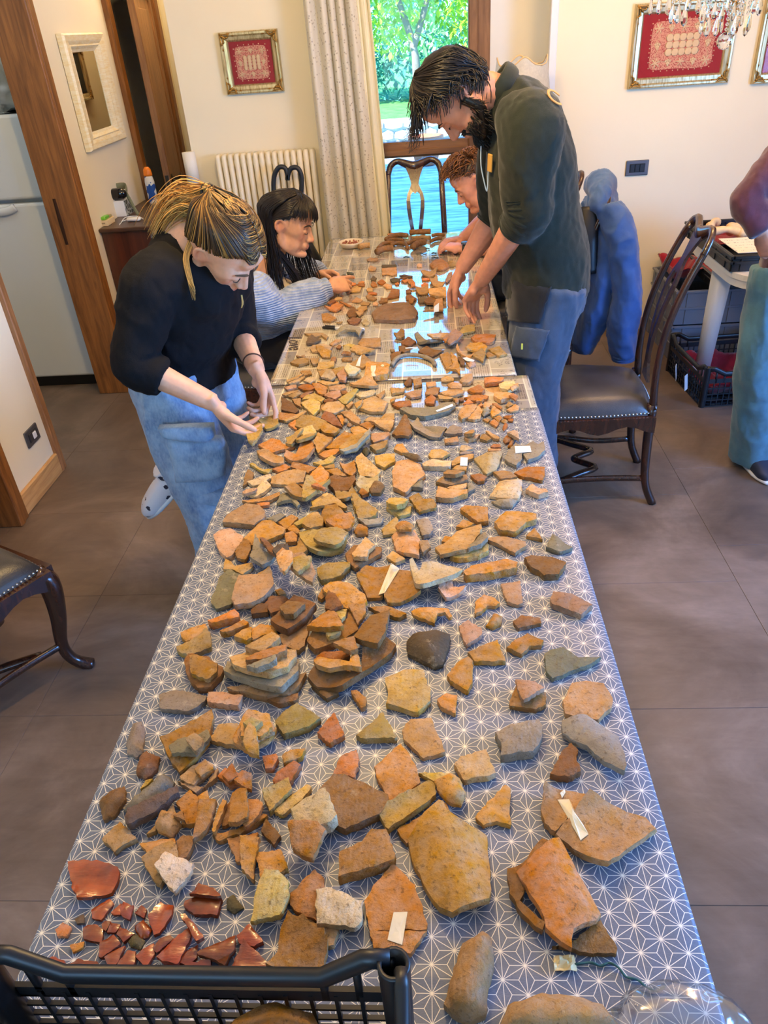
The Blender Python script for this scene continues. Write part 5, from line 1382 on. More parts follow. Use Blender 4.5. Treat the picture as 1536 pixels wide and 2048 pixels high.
p f13 248,855 285,720 300,675 480,668 552,660 572,735 500,825 400,880 270,902|speckled pink slab leaning on the grey mauve sherd
b f12 388,915 450,865 520,870 520,930 395,945
o f8 575,765 620,748 660,790 605,800
y f9 738,715 800,698 885,700 860,745 780,795 745,775
t f10 618,700 665,655 740,680 742,745 680,802 640,765
o f9 903,815 955,725 1000,718 990,790 930,835
o f10 940,760 1000,705 1080,695 1150,710 1265,790 1280,850 1200,905 1100,900|speckled orange plate sherd leaning at the back of the right hand stack
b f10 495,870 540,810 640,805 690,830 620,920 545,945
t f11 598,1110 700,1060 860,960 800,1190 760,1225 650,1195
b f16 540,985 620,900 715,775 800,820 890,870 800,1000 670,1085 600,1040|large gritty brown slab on the left hand tall stack
b f12 608,880 670,830 745,850 805,870 720,970 650,960|small whitened brown sherd crowning the left hand tall stack
o f9 390,1060 470,1020 565,1040 605,1110 480,1105 400,1145
b f10 520,1600 620,1580 755,1555 745,1605 600,1640
t f13 205,1510 400,1480 700,1450 815,1390 770,1480 690,1560 500,1585 220,1520|grey edged lowest slab of the broad front left stack
g f14 178,1370 195,1270 480,1300 755,1270 752,1400 630,1560 430,1500 250,1420|whitish crusted slab in the broad front left stack
t f13 222,1275 350,1215 600,1190 735,1200 735,1265 680,1380 540,1452 420,1420 270,1360|tan slab third from the bottom of the broad front left stack
g f12 355,1345 450,1325 585,1300 590,1335 440,1372
o f14 350,1300 450,1240 655,1155 660,1230 480,1320 358,1330
t f13 345,1215 450,1130 545,1055 615,1125 560,1200 510,1262 480,1280|buff kite shaped sherd on the very top of the broad front left stack
b f9 855,1500 930,1520 1065,1555 970,1600
b v14 832,1450 880,1390 1040,1360 1240,1340 1255,1200 1410,1125 1505,1180 1470,1250 1250,1420 1100,1535 900,1510|long dark orange bowl side lying under the right hand stack
o f11 875,1290 920,1265 1150,1330 1185,1190 1215,1260 1245,1395 1120,1370 1000,1395 890,1345
k f11 888,1280 940,1238 1140,1225 1152,1260 1060,1315 910,1305|bright orange strip of sherd resting on the right hand stack front
b f13 1178,1110 1240,1000 1300,925 1450,888 1445,980 1420,1120 1370,1225 1250,1170|tall dark orange plate leaning at the right of the right hand stack
o f9 1145,935 1270,898 1278,975 1215,1065
o f15 818,1150 870,1060 1000,1020 1130,980 1145,925 1180,990 1215,1060 1120,1130 880,1215|thick ochre slab in the middle of the right hand stack
y f10 965,1090 1080,1065 1060,1100 985,1122
o f10 1025,1190 1110,1130 1180,1095 1212,1210 1150,1245
y f9 1035,900 1125,885 1118,960 1085,1010
b f10 955,880 965,800 990,762 1040,800 1100,890 1000,910
o f12 818,1030 910,940 995,865 1050,930 1105,1065 1000,1070 900,1055|pointed orange sherd on the very top of the right hand stack
o f11 1158,1540 1200,1530 1278,1590 1270,1652 1235,1662|small orange sliver alone on the cloth below the right hand stack
o f10 1290,890 1435,885 1560,930 1585,945 1530,975 1420,950
@0 0 1
o v9 714,1158 733,1131 760,1134 785,1137 766,1192 735,1195 732,1188|orange plate in two pieces mended with a slanting paper tape
+ 786,1137 815,1140 828,1145 832,1168 842,1192 800,1203 775,1207 768,1192
T 783,1135 799,1138 770,1191 757,1190
@310 1180 7.68
o f11 385,640 560,560 775,510 800,575 720,690 600,750 470,782 400,710|tan orange sherd at the table edge left of the broad stack, upper of two
y f11 330,870 480,810 690,685 770,590 845,650 858,860 700,930 500,985 350,930|grey and yellow sherd at the table edge, lower of two leaning together
b f13 445,1060 510,965 640,978 830,1010 900,1090 1040,1170 1030,1260 850,1475 650,1490 560,1400 470,1240|rough brown many sided sherd left of the broad stack
o f9 520,990 640,978 800,1040 860,1085 955,1110 945,1240 800,1362 640,1310 550,1265
g f10 55,1600 110,1565 330,1525 560,1560 785,1620 760,1700 620,1790 500,1845 70,1800|grey brown flat sherd lying at the table edge below the rough brown one
p f13 800,1655 820,1560 1020,1552 1350,1605 1275,1765 800,1705|pinkish square sherd right of the grey brown flat one
k f16 805,455 1000,380 1215,280 1285,340 1282,400 1110,430 870,495|bright orange boat shaped sherd before the speckled pink slab
o f13 990,615 1200,530 1360,440 1435,485 1400,530 1200,605 1040,645
o f12 1208,685 1340,600 1482,555 1480,720 1400,755
@760 980 3.072
d s24 162,925 200,878 340,858 432,885 420,970 385,1065 340,1080 250,1040 170,1000|dark olive brown stone like lump standing alone on the cloth
o v8 193,765 240,728 360,727 415,740 445,790 425,797 400,768 355,775 335,818 205,782|buff roof shaped rim sherd right of the dark plate
p f10 485,832 540,793 628,850 622,888 530,947 508,900|small pale pinkish sherd beyond the arrow shaped orange one
o s13 650,832 700,758 752,775 745,822 695,848|two little ochre knobs stuck together left of the shell like sherd
b f9 818,800 865,763 985,780 992,812 850,845|little brown sherd like a shell lying near the right edge
o f9 580,762 588,682 640,637 695,655 738,690 715,705 660,705 625,742|pale orange hook shaped sherd before the square mauve one
p f9 742,572 860,553 878,690 845,700 780,680|squared mauve tan sherd with slanting sides
p v10 358,612 365,548 432,527 450,592 528,612 470,640 400,668|small pink channelled sherd at the foot of the whitened bowl piece
w v12 183,458 200,450 240,502 262,458 350,450 512,477 430,530 330,580 252,632 215,575|white crusted bowl piece fanning out beside the mended orange plate
o f18 512,500 560,460 780,418 845,440 838,470 700,500 530,520|orange topped thick sherd with grey whitened side
b f14 888,412 930,398 1060,408 1145,440 1100,512 1010,518 975,490 925,468|brown crumbly sherd with a pitted face near the right edge
p f13 1048,660 1065,617 1180,630 1305,702 1235,760 1060,692|pinkish speckled sherd nearest the right edge beyond the grey ridged wedge
g f10 1022,348 1060,262 1120,310 1185,348 1110,372|small grey triangular sherd closest to the right table edge
p f10 655,292 720,278 800,290 895,312 900,335 830,382
o f9 900,275 950,228 998,298
o f15 703,192 770,128 850,122 962,142 960,175 900,190 830,248 740,242|big pale orange angular sherd in front of the crusted stack
o f12 493,110 520,92 660,98 665,182 600,190|orange sherd with a curved groove in front of the tall buff stack
o f9 468,222 510,178 580,200 520,228
y f12 430,400 560,345 660,300 668,365 600,400 490,415
g f11 535,365 600,280 645,238 662,290 620,345
o f8 378,310 400,278 460,285 440,325
t f10 338,348 410,308 470,240 540,222 620,203 628,240 545,378 370,402|long buff sherd lying across a low stack at the middle right
t v10 72,285 130,262 190,258 212,248 248,312 240,425 150,400 100,372|curved tan sherd like a saddle at the middle of the table
t f9 238,322 290,303 312,335 262,382
t f9 38,405 80,370 155,420 90,442
o s16 95,225 130,200 180,205 210,240 200,268 110,270
g f10 220,178 300,172 330,235 312,262 260,278|small grey square sherd right of the orange knob
y f9 38,105 100,95 195,95 180,140 115,158
y f13 38,60 60,22 120,30 172,52 150,92 100,112 50,90|pale buff cracked sherd sitting on another at the table centre
o f9 178,45 240,28 265,55 330,60 345,92 240,108|flat ochre sherd with a notched far edge
o f12 412,1132 470,1060 540,1018 572,1045 565,1180 540,1225 430,1165|ochre sherd with a stepped face, its tip under the arrow shaped one
o f10 538,992 630,950 722,912 772,1048 580,1048|pale orange arrow shaped sherd pointing left
o f10 777,962 840,910 905,876 1005,920 990,950 930,950 868,1002|pale orange rhombus sherd above the grey ridged wedge
g f10 1012,1002 1050,975 1130,958 1220,1025 1358,1022 1280,1070 1190,1100 1060,1152 1020,1110|grey ridged wedge shaped sherd at the right table edge
o f9 795,1290 835,1198 1020,1240 1020,1310 960,1345 800,1322
p f9 833,1152 950,1155 1012,1205 880,1308 845,1220|pinkish triangular sherd lying on an orange one at the right
@0 0 1
y f12 770,1355 808,1338 848,1338 854,1367 862,1378 861,1400 835,1423 818,1419 772,1406 776,1380|yellowish tufa like flat slab with a spongy surface
t f11 1126,1400 1144,1366 1173,1360 1208,1364 1226,1395 1222,1415 1196,1438 1170,1434 1130,1425|pale speckled sherd at the right edge below the pinkish triangle
@580 1380 3.072
o f10 903,55 960,13 1028,25 1015,138 930,98|small ochre sherd alone right of the tufa like slab
t f9 685,240 740,175 870,168 955,375 820,412 700,300|smooth tan six sided sherd right of the rough triangle
y f12 405,270 490,205 570,127 655,287 600,293 430,290|rough yellow triangular sherd in front of the tufa like slab
k f12 165,258 220,190 270,133 333,268 240,322|small orange four sided sherd left of the rough triangle
t f12 1010,455 1050,402 1200,360 1265,505 1180,530 1070,545|tan flat sherd with one square corner left of the grey thick one
o f10 517,470 600,390 682,322 770,450 802,565 700,650 622,685 545,560|large leaf shaped brown sherd with brushed lines
y f9 790,505 830,498 1000,510 1022,545 900,562
o s18 885,580 980,532 1045,565 1080,650 1050,722 990,712 920,650|smooth brown oval pebble like sherd
o f9 1140,772 1230,670 1322,577 1355,602 1355,825 1270,800 1188,825|pale orange sherd with a straight right side standing apart at the right
o f9 655,852 800,770 952,685 985,740 978,790 895,800 715,938|thin ribbed orange sherd tucked between the trough and the big pot side
y v12 545,762 600,698 700,640 855,555 895,580 897,645 840,700 720,780 605,858|pale buff trough shaped sherd right of the huge brown one
k f10 265,510 310,400 408,362 428,425 395,535 330,515|orange brown spur sticking out behind the huge brown sherd
b f15 85,685 180,600 265,510 330,508 480,580 600,640 615,690 550,755 340,845 262,802 210,730|huge dark brown sherd with a whitened surface in the near middle
w f22 0,712 100,660 222,618 288,765 250,800 40,848|thick greyish white brick like block against the huge brown sherd
o f11 5,895 100,885 185,888 235,930 150,1080 100,1070 30,1030
o f20 303,990 440,925 500,848 590,848 645,1000 640,1035 500,1080 295,1140|thick slanted brown block between the huge sherd and the big pot side
@180 1380 3.072
g s14 225,310 262,208 318,193 332,230 325,385 290,410 228,388|grey upright finger like piece at the left table edge
b s17 283,515 300,410 345,372 428,410 405,490 345,545|rough grey brown lump below the grey finger like piece
o v11 440,325 560,240 745,112 757,175 735,330 640,440 550,508 490,420|large buff bowl side holding two small sherds at the left
g f9 482,345 540,300 640,280 720,240 740,280 650,380 500,382
p f10 588,302 640,263 690,290 680,330 640,360|small pink sherd on top inside the large buff bowl side
t f10 732,300 790,208 905,198 920,335 820,325
o f9 875,290 920,200 1145,220 1100,295 960,368 895,330
t f8 905,270 940,190 1115,180 1130,240 1000,320 930,330
o f9 925,200 970,108 1098,118 1112,205 1060,278 932,302|orange sherd second from the top of the small round stack
y f10 940,205 985,160 1055,175 1000,245|little yellow chip crowning the small round stack
p f10 535,555 700,590 785,470 775,530 650,628
p f11 550,530 620,470 705,415 762,460 640,582 560,552
o f9 640,490 710,432 755,465 680,522
k f9 780,520 830,470 940,520 930,560 862,590
k f10 808,515 870,440 908,520 850,555|little orange star shaped heap top left of the leaning stack
k f10 890,575 940,518 997,528 992,620 950,612
o f10 968,440 1010,342 1052,380 1065,512 1000,495
k f11 1058,400 1142,383 1155,412 1120,475 1075,478
o f11 1180,395 1230,360 1322,353 1300,402 1190,445
k f11 1120,550 1150,498 1250,428 1295,455 1230,558 1145,575|orange thumb shaped sherd with speckles beyond the grooved pair
y v13 1060,630 1140,580 1218,538 1240,620 1170,680 1100,740|grooved yellow buff handle piece, left of a pair
y f10 1130,740 1240,640 1330,573 1360,592 1290,680 1180,760|yellow buff tapered sherd, right of the grooved pair
y f8 308,605 340,550 385,540 350,580
y f14 1135,185 1200,120 1272,72 1415,165 1340,220 1185,268|flat ochre brick like sherd right of the small round stack
g s20 200,720 320,620 455,510 515,560 500,600 330,755 220,742|blue grey rounded bar, upper of the two crossed bars
d f13 222,805 240,755 400,680 540,608 550,645 380,775 240,842|dark grey bar under the blue grey rounded bar
b s18 55,680 130,620 210,585 220,660 150,765 80,798|dark brown leaf shaped lump at the left table edge
t f10 72,910 130,850 180,803 285,905 210,940 150,990|curved buff tile corner at the left table edge
t f9 345,880 430,780 510,700 525,745 440,800 400,860
t s16 408,840 450,765 535,772 563,835 500,908 420,880|smooth round tan lump like a bread roll
o f10 527,690 612,607 695,680 645,815 560,818 575,755|five sided buff sherd left of the leaning stack
o f8 660,655 720,610 735,715 690,720
b f8 510,765 560,730 580,790
o f11 645,930 690,720 785,712 750,840 700,900 640,950|tall orange blade shaped sherd before the leaning stack
o f10 750,885 900,850 1065,755 1090,765 920,880 790,922
o f9 965,650 1035,655 1060,690 1040,770 960,850 930,800
o f9 800,800 840,700 892,640 905,730 870,810 810,830
o f10 865,610 900,588 958,598 972,790 900,815 845,800|upright buff sherd at the front of the leaning stack
o f10 745,850 780,740 815,665 840,680 800,790 762,868
b f9 1050,862 1080,785 1172,890 1130,948
o f9 838,910 940,890 1030,872 1010,930 930,1052 900,1050
o f11 922,908 1038,898 1005,1060 1000,1150 928,1095|long ochre splinter pointing at the viewer
o f11 1018,995 1100,985 1172,975 1215,1090 1100,1150 1050,1165|square orange sherd right of the long ochre splinter
o f9 303,940 420,912 520,908 525,935 400,980 345,990
t f10 530,925 570,888 643,893 615,980 590,1025 540,1030
t f10 318,1030 400,970 490,932 535,955 545,1030 430,1203 400,1180 350,1100|brownish buff shell shaped sherd under the pale cream one
w f10 403,1090 470,1005 550,1030 630,1048 600,1120 510,1225 450,1160|pale cream sherd with a small hole lying on the shell shaped one
@0 1680 2.56
r v7 345,108 430,100 540,125 610,150 608,200 570,270 405,315 378,270 358,180|large ribbed glazed red brown sherd at the left table edge
r f5 465,355 515,320 560,298 580,320 515,408 470,395
r f5 565,368 618,320 615,378 580,378
r f5 612,345 630,312 680,335 660,370 620,380
r f5 620,385 645,355 688,342 665,410 630,400
r f5 688,370 722,330 748,350 738,395
r v6 760,395 790,350 822,315 888,340 882,395 815,475 785,485|largest light brown glazed sherd in the middle of the small red ones
k f6 280,455 320,418 362,440 340,490 290,490
d f5 378,400 425,375 432,420 390,423
r f6 425,445 450,430 498,430 525,455 522,520 425,502|square shiny red glazed sherd left among the small ones
r f5 518,425 535,408 565,412 540,462 522,450
r f5 545,470 565,420 615,430 592,470
r f6 595,480 612,440 688,475 630,520
r s8 688,440 735,408 778,455 762,495 720,508 695,470|dark shiny rounded glazed sherd under the largest light brown one
r f6 500,590 510,520 580,478 615,525 560,570 515,598
d s7 655,520 690,478 742,515 720,560 668,545
k f5 355,535 428,515 422,545 370,572
r f6 532,595 585,565 638,538 600,625 560,660
r f6 582,650 650,560 692,565 688,625 650,672
r f6 688,590 740,550 785,525 790,580 745,645
r f6 778,550 820,500 872,482 888,500 800,575
r f8 798,592 880,510 975,430 988,465 910,630 830,620|long dull brown glazed spearhead sherd right of the small ones
r f6 918,625 940,575 1012,532 1005,600 960,640
r f7 920,380 945,370 1000,430 1040,490 1005,515 960,440
r v6 200,640 270,598 328,615 322,660 280,685 215,660|streaked glazed sherd at the near left corner behind the crate rim
r v6 330,680 345,640 400,612 500,625 515,695 335,695
r f6 553,670 690,670 695,705 553,705
r v7 838,665 960,635 1080,610 1070,705 838,705|long glazed red rim sherd just behind the crate rim
r f8 945,308 1000,288 1135,300 1110,380 990,375 938,330|glazed red lid like sherd, front piece with a pale rim
r v8 975,290 1020,228 1105,258 1135,300 1060,295
d s8 1162,300 1195,278 1250,345 1200,375 1160,350
r v8 1012,585 1120,530 1208,490 1205,565 1150,640 1095,615 1020,600|brown glazed wedge sherd with a folded edge, left of the dark pair
r f9 1210,485 1275,425 1345,512 1300,540 1225,525
r v9 1162,700 1200,600 1250,515 1375,625 1370,670 1265,700|dark red glazed triangular sherd behind the crate rim
@500 1680 3.072
t f10 290,470 350,462 400,505 545,540 515,640 480,650 380,580
o v11 105,785 165,700 190,525 238,447 300,490 330,475 395,560 460,570 482,625 455,800 260,830|large curved ochre bowl side just behind the crate rim
y f10 8,515 40,345 95,205 180,210 240,272 242,370 185,480|olive buff squared sherd behind the dark glazed pair
o v10 210,288 280,258 340,190 392,145 445,185 450,265 405,290 408,455 330,435 260,390|ochre saddle shaped sherd beside the pale yellow squared one
w f10 405,300 470,285 560,310 620,345 690,362 685,490 645,535 520,525 408,518|pale yellow squared sherd right of the saddle shaped one
o f10 700,370 780,250 868,148 890,148 1012,270 1090,510 1085,545 735,550 712,450|arrow shaped buff plate mended across with a paper tape
+ 735,556 900,552 1085,552 1015,640 985,690 760,660
T 882,445 968,440 935,645 845,615
t s34 1190,1000 1225,860 1305,630 1425,555 1490,610 1500,720 1445,1065 1360,1105 1240,1060|bar of rough pottery with a ridge standing out near the crate post
@0 0 1
o v13 817,1680 850,1640 878,1619 887,1621 894,1637 941,1661 973,1668 976,1712 983,1790 978,1808 905,1836 880,1822 846,1768 824,1720|largest smooth ochre pot side with a folded base edge
b f9 1104,1890 1148,1880 1202,1838 1234,1895 1232,1905 1187,1905
b v12 1014,1745 1045,1725 1084,1676 1102,1686 1080,1720 1040,1800 1090,1850 1085,1864 1045,1825 1020,1790
k v11 1032,1748 1104,1693 1117,1688 1175,1780 1202,1824 1192,1845 1146,1870 1142,1908 1122,1895 1090,1864 1088,1845|great smooth orange roof tile like sherd at the right
b f13 1101,1545 1127,1497 1143,1484 1156,1498 1154,1515 1161,1540 1136,1553|brown pitted little sherd against the blue grey one
g v11 1123,1450 1150,1442 1172,1436 1188,1446 1237,1472 1240,1495 1252,1542 1247,1552 1208,1530 1173,1498 1152,1488 1126,1470|blue grey arched sherd near the right table edge
g f17 991,1463 1022,1447 1078,1436 1086,1450 1081,1480 1066,1500 1001,1508 1003,1488|thick grey tan sherd with a broken left corner
t v12 1089,1570 1104,1577 1128,1579 1143,1579 1175,1594 1110,1663 1090,1644 1083,1622|large grey tan bowl side mended with a paper tape across its crack
+ 1177,1595 1253,1625 1292,1634 1312,1657 1214,1738 1172,1716 1112,1666
T 1115,1600 1138,1599 1177,1668 1161,1681
T 1120,1588 1129,1578 1131,1585 1124,1597
t s46 998,2060 1015,2010 1055,1995 1085,1983 1148,1992 1205,2005 1240,2050 1245,2085 1010,2090|big rough crusted lump at the near edge beside the clear bag
'''
CLAY=dict(t=(186,144,88),o=(188,132,58),y=(190,156,80),p=(192,148,108),g=(148,136,114),b=(140,98,56),d=(100,86,62),w=(206,180,132),k=(190,118,52),r=(150,64,24))
CNAME=dict(t='tan',o='ochre',y='yellow buff',p='pinkish',g='grey',b='brown',d='dark brown',w='pale buff',k='bright orange',r='glazed red brown')
def clay_mat(name,fracture):
 t=NT(name);oi=t.n('ObjectInfo');off=t.n('VectorMath',operation='SCALE');t.l(oi.outputs['Random'],off.inputs['Scale']);off.inputs[0].default_value=(37.0,19.0,7.0)
 ad=t.n('VectorMath',operation='ADD');t.l(t.coord(),ad.inputs[0]);t.l(off.outputs[0],ad.inputs[1]);co=ad.outputs[0]
 f1=t.noise(co,16.0,5,0.6,0.4);f2=t.noise(co,140.0,4,0.7);f3=t.noise(co,55.0,3)
 hs=t.n('HueSaturation');t.l(oi.outputs['Color'],hs.inputs['Color']);hs.inputs['Hue'].default_value=0.5
 t.l(t.ramp(f1,[(0.25,0.66),(0.5,0.96),(0.75,1.14)]),hs.inputs['Value']);t.l(t.ramp(f3,[(0.3,0.78),(0.7,1.08)]),hs.inputs['Saturation'])
 c=hs.outputs[0]
 c=t.mix(t.ramp(f2,[(0.56,0.0),(0.68,0.62)]),c,lin((84,60,38)))
 c=t.mix(t.ramp(t.noise(co,9.0,6,0.7),[(0.52,0.0),(0.72,0.34)]),c,lin((112,84,52)))
 c=t.mix(t.ramp(t.noise(co,24.0,6,0.75),[(0.60,0.0),(0.78,0.45 if not fracture else 0.7)]),c,lin((226,204,168)))
 t.set(color=c,rough=0.88,spec=0.25)
 if fracture:t.bump(t.math('ADD',f2,t.math('MULTIPLY',f3,2.0)),0.9,0.004)
 else:
  wv=t.n('TexWave',wave_type='BANDS',bands_direction='X');wv.inputs['Scale'].default_value=42.0;wv.inputs['Distortion'].default_value=2.0;t.l(co,wv.inputs[0])
  t.bump(t.math('ADD',t.math('MULTIPLY',wv.outputs[1],t.math('MULTIPLY',t.math('GREATER_THAN',oi.outputs['Random'],0.85),0.10)),t.math('ADD',f2,t.math('MULTIPLY',f3,1.6))),0.85,0.0034)
 return t.m
M_CLAY=clay_mat('fired_clay',False);M_FRAC=clay_mat('clay_fracture',True)
t=NT('brown_glaze');oi=t.n('ObjectInfo');co=t.coord();f=t.noise(t.mapping(co,scale=(40,160,40)),1.0,3);f2=t.noise(co,30,4)
hs=t.n('HueSaturation');t.l(oi.outputs['Color'],hs.inputs['Color']);t.l(t.ramp(f2,[(0.3,0.6),(0.7,1.35)]),hs.inputs['Value']);t.set(color=hs.outputs[0],rough=0.2,coat=0.8,coatr=0.06);t.bump(f,0.35,0.004);M_GLAZE=t.m
M_TAPE=mat('masking_tape',(232,216,180),0.7,nz=0.05,nscale=60)
M_TAPEW=mat('white_tape',(232,238,240),0.45)
HX0,HY0,HC=-0.62,0.20,0.004
HF=np.full((int(1.0/HC),int(4.25/HC)),TZ)
def cells(poly):
 P_=np.array(poly);a=np.floor((P_.min(0)-(HX0,HY0))/HC).astype(int);b=np.ceil((P_.max(0)-(HX0,HY0))/HC).astype(int)+1
 a=np.clip(a,0,None);b=np.minimum(b,HF.shape)
 if(b<=a).any():return None
 gx,gy=np.meshgrid(np.arange(a[0],b[0]),np.arange(a[1],b[1]),indexing='ij');x=HX0+(gx+0.5)*HC;y=HY0+(gy+0.5)*HC
 ins=np.zeros(x.shape,bool);n=len(P_)
 for i in range(n):
  (xa,ya),(xb,yb)=P_[i],P_[(i+1)%n]
  if ya==yb:continue
  c=((ya>y)!=(yb>y))&(x<(xb-xa)*(y-ya)/(yb-ya)+xa);ins^=c
 if not ins.any():return None
 return gx[ins],gy[ins],x[ins],y[ins]
def seg_dist(px,py,poly):
 d=np.full(np.shape(px),1e9);n=len(poly)
 for i in range(n):
  (xa,ya),(xb,yb)=poly[i],poly[(i+1)%n];vx,vy=xb-xa,yb-ya;L=vx*vx+vy*vy+1e-12
  u=np.clip(((px-xa)*vx+(py-ya)*vy)/L,0,1);d=np.minimum(d,np.hypot(px-xa-u*vx,py-ya-u*vy))
 return d
def refine(poly,r):
 per=sum(math.dist(poly[i],poly[(i+1)%len(poly)])for i in range(len(poly)));step=max(0.0045,per/34);out=[]
 for i in range(len(poly)):
  a,b=Vector(poly[i]),Vector(poly[(i+1)%len(poly)]);k=max(1,round((b-a).length/step));nn=(b-a).normalized();nn=Vector((-nn.y,nn.x));j=min(0.0022,0.012*per)
  for m_ in range(k):out.append(tuple(a.lerp(b,m_/k)+nn*(r.uniform(-j,j)*(0.25 if m_==0 else 0.7))))
 return out
def shape_of(kind,th,poly,seed,arch):
 """returns ztop(x,y), zbot(x,y) as array functions, centred on the polygon"""
 P_=np.array(poly);c=P_.mean(0);Q=P_-c;w,V=np.linalg.eigh(Q.T@Q/len(Q));ax=V[:,0];half=np.abs(Q@ax).max()+1e-6
 dmax=None
 def prof(x,y):
  if kind!='v':return np.zeros(np.shape(x))
  u=((x-c[0])*ax[0]+(y-c[1])*ax[1])/half;h=0.40*half
  return h*(1-u*u)if arch else h*u*u
 def nz(x,y,s,a):
  p=np.stack([x,y,np.full(np.shape(x),s*0.37)],-1).reshape(-1,3)/max(0.02,half);return(a*vnoise(p*1.2,seed*0.7+s)).reshape(np.shape(x))
 if kind=='s':
  def zt(x,y):
   d=seg_dist(x,y,poly);q=np.clip(d/(0.55*half),0,1);return th*(0.40+0.60*(1-(1-q)**2.2))+nz(x,y,1,th*0.10)
  def zb(x,y):return np.zeros(np.shape(x))
 else:
  def zt(x,y):
   d=seg_dist(x,y,poly);return prof(x,y)+th-0.0016*np.exp(-d/0.0014)+nz(x,y,1,min(0.0018,th*0.16))
  def zb(x,y):return prof(x,y)
 return zt,zb,c
def sherd_mesh(poly,zt,zb,slope,c,seed,size,mats=True):
 r=random.Random(seed);n=len(poly);pts=[Vector(p)for p in poly]
 P_=np.array(poly);mn,mx=P_.min(0),P_.max(0);sp_=max(0.005,size/8.5);inner=[]
 x=mn[0]
 while x<mx[0]:
  y=mn[1]
  while y<mx[1]:inner.append((x+r.uniform(-.2,.2)*sp_,y+r.uniform(-.2,.2)*sp_));y+=sp_
  x+=sp_
 if inner:
  I=np.array(inner);cc=cells_in(I,poly);I=I[cc]
  if len(I):I=I[seg_dist(I[:,0],I[:,1],poly)>sp_*0.35]
  pts+=[Vector(p)for p in I]
 vo,eo,fo,_,_,_=delaunay_2d_cdt(pts,[(i,(i+1)%n)for i in range(n)],[],1,1e-7)
 X=np.array([v.x for v in vo]);Y=np.array([v.y for v in vo]);sl=slope[0]*(X-c[0])+slope[1]*(Y-c[1])
 T_=zt(X,Y)+sl;B_=zb(X,Y)+sl;m=len(vo)
 cnt={}
 for f in fo:
  for i in range(len(f)):cnt[(f[i],f[(i+1)%len(f)])]=1
 bd=[(a,b)for a,b in cnt if(b,a)not in cnt]
 V=[(X[i]-c[0],Y[i]-c[1],T_[i])for i in range(m)]+[(X[i]-c[0],Y[i]-c[1],B_[i])for i in range(m)]
 Fc=[tuple(f)for f in fo]+[tuple(m+i for i in reversed(f))for f in fo];nf=len(Fc)
 ids={}
 def wall(i,lev):
  k=(i,lev)
  if k not in ids:
   z=T_[i]+(B_[i]-T_[i])*lev;g=1+(r.uniform(-0.012,0.03)if lev==0.5 else 0.0);ids[k]=len(V);V.append(((X[i]-c[0])*g,(Y[i]-c[1])*g,z))
  return ids[k]
 for a,b in bd:
  Fc.append((wall(b,0),wall(a,0),wall(a,0.5),wall(b,0.5)));Fc.append((wall(b,0.5),wall(a,0.5),wall(a,1),wall(b,1)))
 me=bpy.data.meshes.new('sherd');me.from_pydata(V,[],Fc)
 if mats:me.polygons.foreach_set('material_index',[0]*nf+[1]*(len(Fc)-nf))
 me.shade_smooth();me.update();return me
def cells_in(I,poly):
 x,y=I[:,0],I[:,1];ins=np.zeros(len(I),bool);n=len(poly)
 for i in range(n):
  (xa,ya),(xb,yb)=poly[i],poly[(i+1)%n]
  if ya==yb:continue
  ins^=((ya>y)!=(yb>y))&(x<(xb-xa)*(y-ya)/(yb-ya)+xa)
 return ins
SH=[]
def settle(poly,kind,th,seed,arch):
 zt,zb,c=shape_of(kind,th,poly,seed,arch);ce=cells(poly)
 if ce is None:return zt,zb,c,(0.0,0.0),TZ+0.0003,None
 gx,gy,x,y=ce;H=HF[gx,gy];slope=(0.0,0.0)
 if H.max()>TZ+0.003 and len(H)>6:
  A=np.stack([x-c[0],y-c[1],np.ones(len(x))],1);s,*_=np.linalg.lstsq(A,H,rcond=None);q=math.hypot(s[0],s[1]);k=min(1.0,0.30/q)if q>0 else 0;slope=(float(s[0]*k),float(s[1]*k))
 sl=slope[0]*(x-c[0])+slope[1]*(y-c[1]);d=H-(zb(x,y)+sl)
 z0=float(np.percentile(d,97))+0.0004 if H.max()>TZ+0.003 else float(d.max())+0.0003
 return zt,zb,c,slope,z0,(gx,gy,x,y,sl)
def place(pxs,kind,th,seed,arch):
 z=TZ
 for _ in range(3):
  lift=th*(0.45 if kind=='s' else 1.0)
  poly=[tuple(at_z(px,py,z+lift).xy)for px,py in pxs]
  zt,zb,c,slope,z0,hf=settle(poly,kind,th,seed,arch);z=z0
 r=random.Random(seed*7+1);poly=refine(poly,r)
 zt,zb,c,slope,z0,hf=settle(poly,kind,th,seed,arch)
 if hf is not None:
  gx,gy,x,y,sl=hf;np.maximum.at(HF,(gx,gy),z0+sl+zt(x,y))
 return poly,zt,zb,c,slope,z0
def tape_mesh(poly,z,c,lo):
 """paper strip laid over whatever is beneath"""
 pts=[Vector(p)for p in poly];n=len(poly);inner=[]
 for i in range(1,6):
  for j in range(1,3):
   a=Vector(poly[0]).lerp(Vector(poly[-1]),i/6);b=Vector(poly[1]).lerp(Vector(poly[-2]),i/6);inner.append(a.lerp(b,j/3))
 vo,eo,fo,_,_,_=delaunay_2d_cdt(pts+inner,[(i,(i+1)%n)for i in range(n)],[],1,1e-7)
 def h(x,y):
  i,j=int((x-HX0)/HC),int((y-HY0)/HC);i=max(1,min(HF.shape[0]-2,i));j=max(1,min(HF.shape[1]-2,j));return max(HF[i-1:i+2,j-1:j+2].max(),lo)
 m=len(vo);V=[(v.x-c[0],v.y-c[1],h(v.x,v.y)+0.0009-z)for v in vo];V+=[(a,b,q-0.0006)for a,b,q in V]
 Fc=[tuple(f)for f in fo]+[tuple(m+i for i in reversed(f))for f in fo]
 me=bpy.data.meshes.new('tape');me.from_pydata(V,[],Fc);me.update();return me
rc=random.Random(11)
ox=oy=0.0;sc_=1.0;seed=0;last=None
